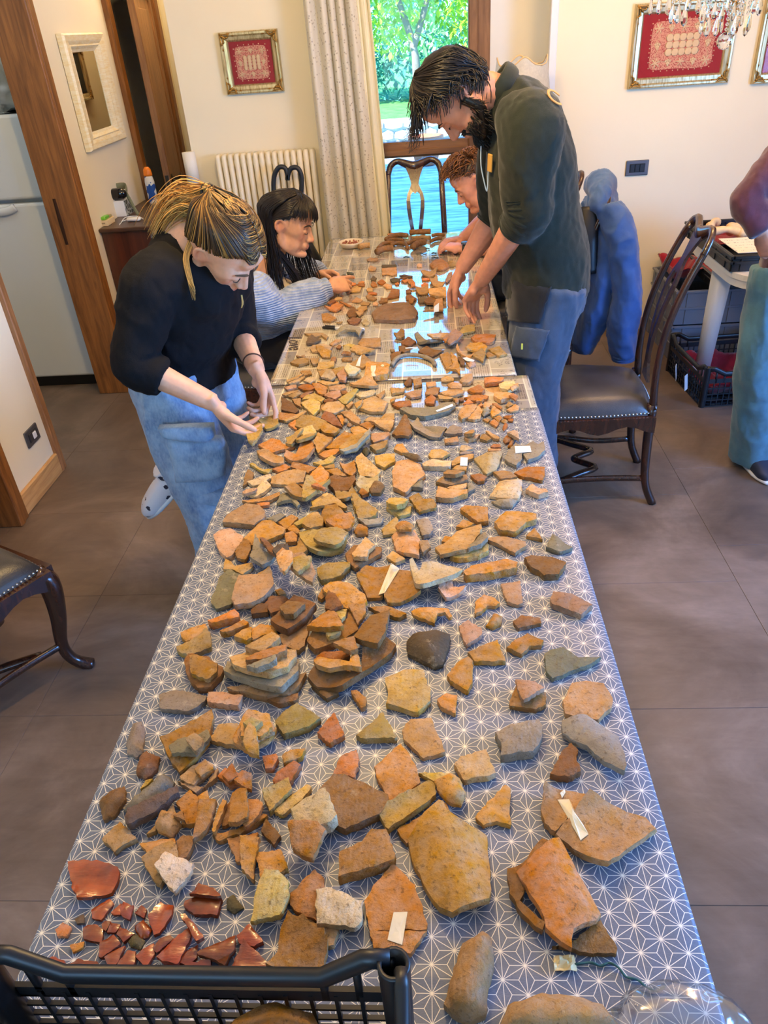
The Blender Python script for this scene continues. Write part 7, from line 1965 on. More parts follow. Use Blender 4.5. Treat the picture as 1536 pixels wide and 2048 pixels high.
PEL=Vector((-0.765,2.13,0.87));NB=Vector((-0.672,2.115,1.275));RS=Vector((-0.745,1.955,1.195));LS=Vector((-0.61,2.265,1.195))
RE=at_y(268,728,1.87);RW=at_y(428,806,1.862);LE=Vector((-0.60,2.24,0.965));LW=at_y(514,742,2.055)
lat=(LS-RS).normalized();fwd=Vector((lat.y,-lat.x,0)).normalized()
b=bmesh.new();head_geo(b,MH,0.6)
limb(b,[hc_+(MH.to_3x3()@Vector((0.03,0,0.03))),hc_,NB+Vector((0.0,0,0.02)),NB-Vector((0.02,0,0.06))],[0.056,0.054,0.062,0.075])
limb(b,[NB,NB.lerp(PEL,0.4),PEL],[0.06,0.07,0.085])
for sh,el,wr in((RS,RE,RW),(LS,LE,LW)):limb(b,[NB-Vector((0.01,0,0.04)),sh,sh.lerp(el,0.5),el,el.lerp(wr,0.35),wr],[0.045,0.045,0.040,0.035,0.036,0.025],n=26)
hipR=PEL-lat*0.085;hipL=PEL+lat*0.085
kR=Vector((-0.715,1.985,0.46));aR=Vector((-0.74,2.03,0.09));kL=Vector((-0.70,2.20,0.45));aL=at_y(368,962,2.20)
for h_,k_,a_ in((hipR,kR,aR),(hipL,kL,aL)):limb(b,[h_,h_.lerp(k_,0.5),k_,a_],[0.075,0.065,0.05,0.035])
knR=at_y(458,838,1.872);tpR=at_z(486,872,TZ+0.028)
t1=hand_geo(b,RW,(at_y(458,846,1.885)-RW),(0.80,0.40,-0.35),1,0.98,{'index':(34,30,14),'middle':(36,32,16),'ring':(40,34,18),'little':(42,36,20),'thumb':(0,14,6),'thumb_dir':(0.62,0.62,0.50),'spread':0.4})
t2=hand_geo(b,LW,(at_y(538,796,2.045)-LW),(-0.25,-0.45,-0.6),-1,0.98,{'index':(12,22,14),'middle':(46,58,34),'ring':(52,60,36),'little':(54,58,34),'thumb':(0,26,22),'thumb_dir':(0.85,0.30,0.45),'spread':0.5})
tn=face_tints(MH,S1,(196,104,96),0.9)+[(t_[k][1],0.0055,(226,140,128),0.7)for t_ in(t1,t2)for k in t_]
W1=finish_body(b,'blonde woman in black bending over the near table, fitting two sherds together',M_SKINA,tn,'people sorting pottery')
lashes_brows(MH,W1,(92,66,42))
H=Hair(MH,S1)
def hl1(az):
 a=abs(az);return 27-0.05*a if a<45 else 25-0.62*(a-45)if a<105 else max(-40,-12-0.75*(a-105))
H.cap(hl1,(62,42,24),1.035)
TIE=Vector((-0.105,0,0.095))
for k in range(1150):
 az=rg.uniform(-172,172)if k%3 else rg.uniform(-80,80);a=abs(az);e0=hl1(az)+rg.uniform(-1,3);kk=1.045+rg.uniform(0,0.045);sg=1 if az>0 else-1
 if k%4==0:
  e1=rg.uniform(30,88);p=[H.pt(sg*rg.uniform(0,4),e1,kk),H.pt(sg*(25+(e1-30)*0.9),e1-8+rg.uniform(-6,6),kk+0.03),H.pt(sg*120,52+rg.uniform(-8,8),kk+0.02),TIE+Vector((0,sg*0.012,0.004))]
 else:
  m1=e0+(46-e0)*0.55+max(0,50-a)*0.45;p=[H.pt(az,e0,kk),H.pt(az+sg*(175-a)*0.28,m1,kk+0.035),H.pt(az+sg*(175-a)*0.66,m1+(44-m1)*0.4,kk+0.03),TIE+Vector((0,sg*0.010,rg.uniform(-0.012,0.012)))]
 root=rg.random();c=(58,40,24)if root<0.5 else(176,132,68)if root<0.78 else(112,80,42)
 H.strand(p,rg.uniform(0.0010,0.0020),vary(rg,c,0.22),n=14)
for k in range(240):
 sg=rg.choice((-1,1));a0=rg.uniform(60,180);H.strand([H.pt(sg*a0*0.35,rg.uniform(62,86),1.06),H.pt(sg*a0,rg.uniform(62,80),1.075+rg.uniform(0,0.02)),H.pt(sg*(150+rg.uniform(0,25)),58,1.08),TIE+Vector((0,sg*0.008,0.006))],rg.uniform(0.0011,0.002),vary(rg,(58,40,24)if rg.random()<0.5 else(168,126,66),0.22),n=12)
tw_=MH@TIE
ptp=[tw_,at_y(408,406,2.10),at_y(376,402,2.10),at_y(344,424,2.10),at_y(322,462,2.10),at_y(308,508,2.12)]
for k in range(420):
 o1=Vector((rg.gauss(0,1),rg.gauss(0,1),rg.gauss(0,1)))*0.015;o2=o1*rg.uniform(1.0,1.5);L=rg.uniform(0.72,1.0)
 p=[ptp[0]+o1*0.35]+[q_+o2*(1.0-0.04*i)+Vector((0,0,0.01*math.sin(k)))for i,q_ in enumerate(ptp[1:3+int(3*L)])]
 H.strand(p,rg.uniform(0.0010,0.0020),vary(rg,(206,160,88)if rg.random()<0.75 else(150,106,52),0.2),True,n=14)
for k in range(46):
 q_=at_y(rg.uniform(340,470),rg.uniform(405,425),2.09);H.strand([q_,q_+Vector((rg.uniform(-.03,.03),rg.uniform(-.02,.02),rg.uniform(0.01,0.03))),q_+Vector((rg.uniform(-.06,.06),rg.uniform(-.02,.02),rg.uniform(0.01,0.055)))],0.0005,(216,186,130),True,n=8)
for k in range(42):
 x=rg.uniform(-8,8);H.strand([at_y(385+x,478,2.03),at_y(372+x*0.8,515,1.99),at_y(380+x*0.7,560,1.955),at_y(388+x*0.4,rg.uniform(575,602),1.94)],rg.uniform(0.0008,0.0016),vary(rg,(186,146,84),0.25),True,n=12)
for k in range(10):H.strand([at_y(482+k%3,590,2.05),at_y(484+k%4,606,2.05),at_y(482+k%3,616,2.05)],0.0011,vary(rg,(214,180,112),0.15),True,n=6)
H.done(W1)
b=bmesh.new();c_=MH@(TIE+Vector((-0.002,0,0.0)));ax=(ptp[1]-ptp[0]).normalized();e1=ax.orthogonal().normalized();e2=ax.cross(e1)
loft(b,[c_+ax*0.010+(e1*math.cos(2*PI*i/20)+e2*math.sin(2*PI*i/20))*0.017 for i in range(20)],0.0045,seg=6,closed=True,cap=False);obj('hair_tie',b,M_BLACK,W1,True)
M_TOP=fabric('black_jersey',(11,12,17),0.92,0.1,60,sheen=0.0)
b=bmesh.new()
loft(b,spline([PEL+Vector((0.0,0,-0.02)),PEL+Vector((0.0,0,0.08)),PEL.lerp(NB,0.45)+fwd*0.02,PEL.lerp(NB,0.72)+fwd*0.035,NB+Vector((-0.02,0,-0.06)),NB+Vector((0.0,0,0.005))],26),lerpl([(0.190,0.138),(0.180,0.130),(0.162,0.120),(0.172,0.132),(0.150,0.100),(0.066,0.064)],26),seg=30,ref=lat)
for s in(-1,1):ball(b,PEL.lerp(NB,0.66)+fwd*0.105+lat*0.075*s,(0.062,0.062,0.062),seg=16,rings=10)
for sh,el,wr,fr_ in((RS,RE,RW,0.36),(LS,LE,LW,0.30)):limb(b,[NB.lerp(sh,0.45)-Vector((0,0,0.02)),sh,sh.lerp(el,0.5),el,el.lerp(wr,fr_)],[0.072,0.078,0.066,0.056,0.052],n=26,seg=18)
limb(b,[NB+Vector((-0.012,0,-0.03)),NB+Vector((0.004,0,0.022))],[0.074,0.069],n=4)
cloth_part(b,'sweater',M_TOP,W1,0.008,(0.006,13,3.0,(1,1,0.8)))
t=NT('pale_denim');co=t.coord();f=t.noise(co,13,5,0.65);f2=t.noise(t.mapping(co,scale=(200,200,60)),1.0,3)
t.set(color=t.mix(t.ramp(f2,[(0.3,0.0),(0.7,0.35)]),t.ramp(f,[(0.32,lin((62,98,146))),(0.62,lin((132,164,196)))]),lin((172,192,212))),rough=0.9,sheen=0.2);t.bump(f2,0.3,0.003);M_DENIM=t.m
b=bmesh.new()
loft(b,spline([PEL+Vector((0,0,0.06)),PEL,PEL-Vector((0,0,0.08))],10),lerpl([(0.148,0.102),(0.166,0.116),(0.168,0.122)],10),seg=26,ref=lat)
limb(b,[hipR+Vector((0,0,0.03)),hipR.lerp(kR,0.45)+Vector((0,-0.01,0)),kR,kR.lerp(aR,0.6),aR-Vector((0,0,0.03))],[0.108,0.108,0.094,0.088,0.092],n=26,seg=22)
limb(b,[hipL+Vector((0,0,0.03)),hipL.lerp(kL,0.5),kL,kL.lerp(aL,0.75)],[0.105,0.102,0.086,0.074],n=26,seg=22)
JE=cloth_part(b,'cargo_jeans',M_DENIM,W1,0.008,(0.007,11,6.0,(1,1,0.5)))
def patch(name,parent,pxs,Y,depth,m,bul=0.012,n=10):
 """sewn-on pocket: outline of points on the leg, puffed outwards towards -y"""
 P_=[at_y(x_,y_,Y)for x_,y_ in pxs];c=sum(P_,Vector())/len(P_);b=bmesh.new();rings=[]
 for k,off in((1.0,0.020),(1.0,-0.004),(0.93,-bul),(0.55,-bul*1.35),(0.15,-bul*1.4)):
  rings.append([b.verts.new(c+(p-c)*k+Vector((0,off,0)))for p in P_])
 for r0_,r1_ in zip(rings,rings[1:]):
  for i in range(len(P_)):j=(i+1)%len(P_);b.faces.new((r0_[i],r0_[j],r1_[j],r1_[i]))
 b.faces.new(rings[-1]);bmesh.ops.recalc_face_normals(b,faces=b.faces)
 bmesh.ops.subdivide_edges(b,edges=b.edges[:],cuts=1,use_grid_fill=True)
 for v in b.verts:v.co+=0.004*Vector(noise.noise_vector(v.co*24))
 return obj(name,b,m,parent,True)
patch('cargo_pocket',JE,[(333,872),(440,876),(452,900),(448,948),(415,962),(352,962),(342,920)],1.905,0,M_DENIM,0.014)
patch('pocket_flap',JE,[(314,855),(345,853),(425,852),(428,872),(415,882),(360,880),(322,872)],1.885,0,M_DENIM,0.012)
patch('cargo_pocket',JE,[(388,1002),(446,1000),(444,1046),(402,1044)],1.925,0,M_DENIM,0.012)
patch('pocket_flap',JE,[(380,986),(448,983),(446,1008),(384,1008)],1.905,0,M_DENIM,0.012)
tq=at_y(330,985,2.20);hq=at_y(378,958,2.20)
M_SHOEP=mat('white_flower_shoe',(226,226,232),0.5)
t=NT('white_shoe_with_black_flowers');vo=t.n('TexVoronoi',feature='F1');vo.inputs['Scale'].default_value=26;t.l(t.coord(),vo.inputs['Vector']);nz_=t.noise(t.coord(),120,2)
t.set(color=t.mix(t.math('LESS_THAN',t.math('ADD',vo.outputs['Distance'],t.math('MULTIPLY',nz_,0.35)),0.40),lin((228,228,234)),lin((40,40,60))),rough=0.5)
shoe(W1,hq+Vector((0.02,0.0,0.03)),tq+Vector((-0.07,0,-0.09)),t.m,up=(-0.62,-0.3,0.55),name='raised_shoe')
shoe(W1,(aR.x-0.06,aR.y+0.02,0.0),(aR.x+0.17,aR.y-0.05,0.0),t.m)
b=bmesh.new();dv=(LW-LE).normalized();e1=dv.orthogonal().normalized();e2=dv.cross(e1);cb_=LE.lerp(LW,0.80)
loft(b,[cb_+(e1*math.cos(2*PI*i/24)+e2*math.sin(2*PI*i/24))*0.0305+dv*0.006*math.sin(2*PI*i/24)for i in range(24)],0.0021,seg=6,closed=True,cap=False);obj('bracelet',b,mat('dark_cord',(70,44,30),0.7),W1,True)
rg=random.Random(5);S2=1.06
MH=head_matrix((560,456),3.13,(0.93,-0.14,-0.30),(0.33,0.02,0.94),S2,-1)
NB=MH@Vector((-0.06,0,-0.20));PEL=Vector((-0.775,3.26,0.56));RS=NB+Vector((-0.03,-0.175,-0.055));LS=NB+Vector((-0.02,0.175,-0.055))
RE=at_y(560,634,3.10)+Vector((0.0,0,0.02));RW=at_y(660,574,3.19);LE=Vector((-0.60,3.52,0.80));LW=at_y(640,551,3.40)
lat=(LS-RS).normalized();fwd=Vector((1,0,0))
b=bmesh.new();head_geo(b,MH,0.5);hc_=MH@Vector((-0.03,0,-0.07))
limb(b,[hc_+MH.to_3x3()@Vector((0.02,0,0.04)),hc_,NB,NB-Vector((0,0,0.08))],[0.052,0.050,0.058,0.075])
limb(b,[NB,NB.lerp(PEL,0.5),PEL],[0.07,0.085,0.095])
for sh,el,wr in((RS,RE,RW),(LS,LE,LW)):limb(b,[NB-Vector((0,0,0.04)),sh,sh.lerp(el,0.5),el,el.lerp(wr,0.4),wr],[0.045,0.046,0.042,0.037,0.035,0.025],n=26)
for s in(-1,1):limb(b,[PEL+Vector((0,s*0.085,0)),PEL+Vector((0.22,s*0.10,0.0)),PEL+Vector((0.40,s*0.10,-0.02)),PEL+Vector((0.40,s*0.09,-0.28)),PEL+Vector((0.38,s*0.09,-0.50))],[0.08,0.075,0.055,0.045,0.036],n=26)
t1=hand_geo(b,RW,at_y(690,566,3.24)-RW,(0.15,0.75,-0.45),1,0.94,{'index':(14,16,8),'middle':(34,42,24),'ring':(40,46,26),'little':(44,46,26),'thumb':(0,16,10),'thumb_dir':(0.75,0.42,0.45),'spread':0.4})
t2=hand_geo(b,LW,at_y(676,548,3.36)-LW,(0.1,-0.7,-0.5),-1,0.94,{'index':(28,40,24),'middle':(36,44,26),'ring':(42,46,26),'little':(46,46,26),'thumb':(0,18,12),'thumb_dir':(0.72,0.45,0.45),'spread':0.4})
W2=finish_body(b,'young woman with long black hair and blue cardigan seated at the far table',M_SKINB,face_tints(MH,S2,(166,84,80),0.9),'people sorting pottery')
lashes_brows(MH,W2,(34,26,24))
H=Hair(MH,S2)
def hl2(az):
 a=abs(az);return 30 if a<36 else 30-1.0*(a-36)if a<70 else-4-0.3*(a-70)if a<105 else-14-0.7*(a-105)
H.cap(hl2,(14,12,15),1.05)
Rm=MH.to_3x3()
for k in range(560):
 sg=-1 if rg.random()<0.62 else 1;az=rg.uniform(108 if sg<0 else 66,178);kk=1.06+rg.uniform(0,0.08);L=rg.uniform(0.20,0.33)
 base=H.pt(sg*az,rg.uniform(-22,-4),kk+0.05);wb=MH@base;front=max(0,(125-az)/60)
 fo=Vector((0.05*front,-0.0*sg,0))
 p=[MH@H.pt(sg*rg.uniform(0,20),rg.uniform(68,88),kk),MH@H.pt(sg*az*0.8,42,kk+0.05),MH@H.pt(sg*az,12,kk+0.06),wb,wb+Vector((0.0,0,-L*0.5))+fo*0.5+Vector((rg.uniform(-.008,.008),rg.uniform(-.008,.008),0)),wb+Vector((0.012*front,0,-L))+fo+Vector((rg.uniform(-.015,.015),rg.uniform(-.015,.015),0))]
 H.strand(p,rg.uniform(0.0016,0.0030),vary(rg,(20,17,21),0.4),True,n=18)
for k in range(200):
 e0=rg.uniform(12,60);kk=1.07+rg.uniform(0,0.03);H.strand([H.pt(-rg.uniform(0,20),rg.uniform(60,86),kk),H.pt(-52,max(24,e0),kk+0.05),H.pt(-88,e0*0.7-8,kk+0.07),H.pt(-128,-20,kk+0.09)],rg.uniform(0.0015,0.0026),vary(rg,(20,17,21),0.4),n=12)
for k in range(190):
 az=rg.uniform(-72,72);kk=1.08+rg.uniform(0,0.05)
 H.strand([H.pt(az*0.3,rg.uniform(66,86),kk),H.pt(az*0.8,46,kk+0.07),H.pt(az,26,kk+0.12),H.pt(az*1.05,rg.uniform(2,14),kk+0.13)],rg.uniform(0.0013,0.0024),vary(rg,(22,18,20),0.4),n=12)
for k in range(60):
 o1=Vector((rg.uniform(-.02,.02),rg.uniform(-.03,.03),0));p0=MH@H.pt(-126,-10,1.08)
 H.strand([p0,p0+Vector((0.005,0.0,-0.10))+o1*0.4,p0+Vector((0.06,0.015,-0.20))+o1*0.8,p0+Vector((0.105,0.05,-rg.uniform(0.26,0.36)))+o1*1.3],rg.uniform(0.0016,0.0028),vary(rg,(18,15,19),0.4),True,n=14)
H.done(W2)
M_CARD=fabric('pale_blue_rib_knit',(128,152,188),0.95,0.14,30,rib=('Z',34),sheen=0.4,hi=(176,190,212))
b=bmesh.new()
loft(b,spline([PEL+Vector((0.0,0,-0.02)),PEL+Vector((0.02,0,0.08)),PEL.lerp(NB,0.5)+fwd*0.03,NB+Vector((-0.01,0,-0.13)),NB+Vector((-0.02,0,-0.05)),NB+Vector((-0.015,0,0.0))],24),lerpl([(0.185,0.155),(0.190,0.155),(0.185,0.140),(0.185,0.120),(0.135,0.085),(0.075,0.06)],24),seg=30,ref=lat)
limb(b,[NB.lerp(RS,0.5)-Vector((0,0,0.02)),RS,RS.lerp(RE,0.5)+Vector((-0.01,-0.02,0)),RE+Vector((0.0,-0.005,0.0)),RE.lerp(RW,0.45),RE.lerp(RW,0.80),RE.lerp(RW,0.86),RE.lerp(RW,1.0)],[0.07,0.084,0.084,0.080,0.078,0.062,0.044,0.040],n=34,seg=20)
limb(b,[NB.lerp(LS,0.5)-Vector((0,0,0.02)),LS,LS.lerp(LE,0.5),LE,LE.lerp(LW,0.8),LE.lerp(LW,0.98)],[0.07,0.082,0.078,0.070,0.056,0.040],n=30,seg=20)
cloth_part(b,'cardigan',M_CARD,W2,0.008,(0.006,14,2.0,(0.7,1,1)),(0.0012,60,4.0,(0.5,0.5,3)))
b=bmesh.new();q=NB+Vector((0.085,0,-0.075));loft(b,[q+Vector((-0.03,0,0.03)),q,q+Vector((0.025,0,-0.10)),q+Vector((0.015,0,-0.17))],[(0.03,0.02),(0.07,0.03),(0.085,0.04),(0.06,0.03)],seg=16,ref=lat);obj('undershirt',b,mat('white_cotton',(222,206,180),0.9),W2,True)
b=bmesh.new()
for s in(-1,1):limb(b,[PEL+Vector((-0.02,s*0.085,0.02)),PEL+Vector((0.22,s*0.10,0.02)),PEL+Vector((0.42,s*0.10,0.0)),PEL+Vector((0.41,s*0.09,-0.25)),PEL+Vector((0.39,s*0.09,-0.47))],[0.115,0.105,0.085,0.075,0.075],n=28,seg=20)
ball(b,PEL,(0.15,0.18,0.10),seg=20,rings=12)
cloth_part(b,'black_trousers',fabric('black_trouser_cloth',(20,21,28),0.85,0.1,40),W2,0.010)
for s in(-1,1):shoe(W2,PEL+Vector((0.34,s*0.09,-0.555)),PEL+Vector((0.57,s*0.10,-0.555)),mat('dark_trainer',(40,42,50),0.6))
rg=random.Random(8);S3=1.12;YM=2.80
MH=head_matrix((921,190),2.68,(-0.36,0.02,-0.93),(-0.93,0.0,0.36),S3,1)
PEL=at_y(1085,560,YM)+Vector((0.01,0,0.02));NB=at_y(1002,188,2.80)
LS=at_y(1056,262,2.60);RS=at_y(1012,258,2.98);LE=at_y(1052,425,2.60);LW=at_y(962,562,2.80);RE=at_y(996,425,3.03);RW=at_y(922,540,3.02)
lat=(RS-LS).normalized();fwd=Vector((-lat.y,lat.x,0)).normalized()
b=bmesh.new();head_geo(b,MH);hc_=MH@Vector((-0.03,0,-0.07))
limb(b,[hc_+MH.to_3x3()@Vector((0.02,0,0.04)),hc_,NB+Vector((-0.02,0,-0.01)),NB+Vector((0.03,0,-0.08))],[0.064,0.062,0.068,0.08])
limb(b,[NB,NB.lerp(PEL,0.5),PEL],[0.07,0.09,0.10])
for sh,el,wr in((LS,LE,LW),(RS,RE,RW)):limb(b,[NB+Vector((0.02,0,-0.05)),sh,sh.lerp(el,0.5),el,el.lerp(wr,0.3),el.lerp(wr,0.7),wr],[0.05,0.055,0.050,0.046,0.050,0.037,0.029],n=28)
hipL=PEL+Vector((0,-0.095,-0.03));hipR=PEL+Vector((0,0.095,-0.03))
kL=at_y(1062,765,2.66);kR=Vector((PEL.x-0.01,2.92,0.48));aL=Vector((kL.x+0.04,2.66,0.10));aR=Vector((PEL.x+0.02,2.93,0.10))
for h_,k_,a_ in((hipL,kL,aL),(hipR,kR,aR)):limb(b,[h_,h_.lerp(k_,0.5),k_,a_],[0.085,0.075,0.055,0.04])
t1=hand_geo(b,LW,at_y(940,600,2.85)-LW,(0.0,0.0,-1.0),-1,1.10,{'index':(30,30,16),'middle':(34,34,18),'ring':(38,36,20),'little':(42,36,20),'thumb':(0,20,16),'thumb_dir':(0.80,0.45,0.35),'spread':0.5})
t2=hand_geo(b,RW,at_y(904,582,3.04)-RW,(0.0,0.0,-1.0),1,1.10,{'index':(28,30,16),'middle':(34,34,18),'ring':(38,36,20),'little':(42,36,20),'thumb':(0,22,18),'thumb_dir':(0.80,0.40,0.42),'spread':0.5})
bt_=[]
for s in(-1,1):
 for az in(25,45,65,85):
  for el in(-65,-45,-28):a_,e_=math.radians(az),math.radians(el);bt_.append((MH@Vector((0.028+0.058*math.cos(e_)*math.cos(a_),s*0.06*math.cos(e_)*math.sin(a_),-0.028+0.08*math.sin(e_))),0.016,(58,42,36),0.8 if el<-30 or az>60 else 0.25))
MAN=finish_body(b,'bearded man in dark green fleece standing bent over the far table',M_SKINC,bt_+face_tints(MH,S3,(150,84,74))+[(t_[k][1],0.006,(222,150,132),0.5)for t_ in(t1,t2)for k in t_],'people sorting pottery')
lashes_brows(MH,MAN,(26,20,18),0.003)
H=Hair(MH,S3)
def hl3(az):
 a=abs(az);return 38-0.1*a if a<45 else 33-1.0*(a-45)if a<85 else-7-0.9*(a-85)
H.cap(hl3,(14,12,13),1.06,0.05);dn=Vector((0,0,-1));Rm=MH.to_3x3()
for k in range(760):
 az=rg.uniform(-178,178);kk=1.06+rg.uniform(0,0.12);a=abs(az);e1=hl3(az)+rg.uniform(-2,26)
 p=[MH@H.pt(az*0.5+90*(1 if az>0 else-1)*0.2,78,kk),MH@H.pt(az*0.85,(e1+78)/2,kk+0.05),MH@H.pt(az,e1,kk+0.06)]
 L=rg.uniform(0.02,0.09 if a<50 else 0.05 if a<120 else 0.10);tg=(p[-1]-p[-2]).normalized();cu=Vector((rg.uniform(-1,1),rg.uniform(-1,1),rg.uniform(-.6,.6)))*0.018
 p+=[p[-1]+(tg*0.6+dn*0.5)*L*0.5+cu*0.5,p[-1]+(tg*0.25+dn*0.8)*L+cu]
 H.strand(p,rg.uniform(0.0015,0.0030),vary(rg,(22,18,18),0.45),True,n=14)
for k in range(60):
 p0=MH@H.pt(rg.uniform(-30,34),40,1.12);L=rg.uniform(0.06,0.13)
 H.strand([p0,p0+Vector((-0.018,rg.uniform(-.01,.01),-L*0.4)),p0+Vector((-0.014+rg.uniform(-.02,.02),rg.uniform(-.02,.02),-L*0.8)),p0+Vector((-0.03+rg.uniform(-.03,.03),rg.uniform(-.02,.02),-L))],rg.uniform(0.0006,0.0014),vary(rg,(40,34,32),0.5),True,n=12)
for k in range(30):
 p0=MH@H.pt(rg.uniform(140,215),rg.uniform(-30,10),1.1);cu=Vector((0.028,rg.uniform(-.015,.015),-0.014));H.strand([p0,p0+cu,p0+cu*1.7+Vector((0,0,rg.uniform(-0.02,0.0))),p0+cu*1.5+Vector((0,0,-0.028))],0.0016,vary(rg,(22,18,18),0.4),True,n=12)
H.done(MAN)
H=Hair(MH,S3)
for s in(-1,1):
 H.strand([(-0.004,s*0.064,-0.014),(0.002,s*0.064,-0.066),(0.046,s*0.044,-0.098),(0.078,s*0.004,-0.110)],0.019,(15,12,12),n=14,seg=10,taper=1.1)
 H.strand([(0.078,s*0.028,-0.078),(0.085,s*0.022,-0.054),(0.093,s*0.003,-0.0475)],0.0040,(17,14,14),n=8,seg=6,taper=0.35)
H.strand([(0.062,0,-0.118),(0.086,0,-0.102),(0.092,0,-0.086)],0.017,(15,12,12),n=8,seg=10,taper=0.7)
for k in range(1900):
 u=rg.random();s=rg.choice((-1,1))
 if u<0.5:
  az,el=math.radians(rg.uniform(18,92)),math.radians(rg.uniform(-72,-14));a0=Vector((0.028+0.0565*math.cos(el)*math.cos(az),s*0.0585*math.cos(el)*math.sin(az),-0.028+0.079*math.sin(el)))
  if el>-0.5 and az<0.9:a0=Vector((0.030,s*0.055,-0.062))
 elif u<0.66:
  w_=rg.random();a0=spline([(-0.005,s*0.066,-0.025),(0.004,s*0.062,-0.066),(0.044,s*0.042,-0.100),(0.075,s*0.006,-0.108)],21)[int(w_*20)]+Vector((rg.uniform(-.012,.012),0,rg.uniform(-.012,.026)))
 elif u<0.82:a0=Vector((0.086+rg.uniform(-.01,.006),s*rg.uniform(0,0.024),rg.uniform(-0.112,-0.082)))
 else:a0=Vector((0.084,s*rg.uniform(0.004,0.028),-0.048+rg.uniform(-.004,.004)))-Vector((0.012*rg.random(),0,0))
 nrm_=Vector((a0.x-0.01,a0.y,(a0.z+0.05)*0.6)).normalized();L=rg.uniform(0.012,0.030)*(0.30 if u>0.82 else 1)
 H.strand([a0-nrm_*0.004,a0+nrm_*L*0.5+Vector((0,0,-L*0.25)),a0+nrm_*L*0.75+Vector((rg.uniform(-.006,.006),rg.uniform(-.006,.006),-L*0.8))],rg.uniform(0.0013,0.0024),vary(rg,(18,15,15),0.4),n=6)
H.done(MAN,'beard')
M_FLE=fabric('dark_green_fleece',(34,40,34),0.97,0.10,50,sheen=0.15)
b=bmesh.new()
loft(b,spline([PEL+Vector((0.0,0,-0.06)),PEL+Vector((-0.005,0,0.06)),PEL.lerp(NB,0.38)+Vector((0.012,0,0)),PEL.lerp(NB,0.66)+Vector((0.045,0,0.0)),PEL.lerp(NB,0.86)+Vector((0.045,0,0)),NB+Vector((0.0,0,-0.01))],28),lerpl([(0.205,0.150),(0.205,0.150),(0.205,0.150),(0.215,0.150),(0.175,0.120),(0.088,0.076)],28),seg=32,ref=(0,1,0))
for sh,el,wr in((LS,LE,LW),(RS,RE,RW)):limb(b,[NB.lerp(sh,0.5)+Vector((0.02,0,-0.02)),sh+Vector((0.01,0,0)),sh.lerp(el,0.5),sh.lerp(el,0.8),el+Vector((0.005,0,0)),el.lerp(wr,0.20)],[0.085,0.098,0.088,0.080,0.074,0.062],n=30,seg=20)
limb(b,[NB+Vector((0.01,0,-0.03)),NB+Vector((-0.03,0,0.025))],[0.082,0.074],n=5,seg=20)
FL=cloth_part(b,'fleece',M_FLE,MAN,0.009,(0.009,9,1.4,(1,1,0.55)),(0.0028,34,4.0,(1,1,0.8)),5)
for sh,el,wr in((LS,LE,LW),(RS,RE,RW)):
 b=bmesh.new();n=44;sp=spline([sh.lerp(el,0.80),el,el.lerp(wr,0.22)],n);loft(b,sp,[(0.078-0.016*i/n)+0.0035*math.sin(i*1.15+0.6*math.sin(i*0.37))for i in range(n)],seg=22);obj('gathered_cuff',b,M_FLE,FL,True)
b=bmesh.new();cc=NB+Vector((-0.012,0,0.012));ax=Vector((-0.80,0.0,0.60)).normalized();e2=Vector((0,1,0));e1=ax.cross(e2)
loft(b,[cc+(e1*math.cos(2*PI*i/30)*0.078+e2*math.sin(2*PI*i/30)*0.078)for i in range(30)],[(0.026,0.009)]*30,seg=10,closed=True,cap=False,ref=[ax]*30);obj('collar',b,M_FLE,FL,True)
from mathutils.bvhtree import BVHTree
def drop(src,x_,y_):
 bv=BVHTree.FromObject(src,bpy.context.evaluated_depsgraph_get());h=bv.ray_cast(EYE,pray(x_,y_).normalized());return h[0],h[1]
hp,hn=drop(FL,1106,196)
if hp is not None:
 txt=text_mesh('C',0.085,(0,0,0),(0,0,0),mat('orange_print',(214,146,84),0.7),FL,'printed_letter',0.0012);zx=Vector((0.5,0.1,1));zx=(zx-hn*zx.dot(hn)).normalized();txt.matrix_local=Matrix.Translation(hp+hn*0.004)@Matrix((zx.cross(hn),zx,hn)).transposed().to_4x4()
b=bmesh.new();ln=[at_y(x_,y_,2.735)for x_,y_ in((962,292),(962,330),(968,362),(974,382),(976,352),(978,322))];loft(b,spline(ln,30),(0.0022,0.0012),seg=6);obj('lanyard',b,mat('pale_cord',(182,206,232),0.6),MAN,True)
o=obj('chest_patch',bx(-0.011,0.011,-0.003,0.003,-0.028,0.028,bev=0.002),mat('tan_patch',(206,158,76),0.7),FL);o.location=at_y(980,326,2.70);o.rotation_euler=(0.1,0.15,-0.9)
M_WT=fabric('grey_blue_workcloth',(62,74,92),0.85,0.16,18);M_WTB=fabric('black_panel_cloth',(22,26,34),0.85,0.1,40)
b=bmesh.new()
loft(b,spline([PEL+Vector((0,0,0.05)),PEL+Vector((0.005,0,-0.04)),PEL+Vector((0,0,-0.12))],10),lerpl([(0.180,0.135),(0.190,0.145),(0.182,0.135)],10),seg=28,ref=(0,1,0))
for h_,k_,a_ in((hipL,kL,aL),(hipR,kR,aR)):limb(b,[h_+Vector((0.005,0,0.02)),h_.lerp(k_,0.5),k_+Vector((0.004,0,0.02)),k_+Vector((0.006,0,-0.03)),k_.lerp(a_,0.55),a_-Vector((0,0,0.05))],[0.128,0.112,0.098,0.100,0.088,0.086],n=32,seg=22)
TR=cloth_part(b,'work_trousers',M_WT,MAN,0.009,(0.008,10,5.0,(1,1,0.6)),(0.0025,36,2.0,(1,1,0.7)))
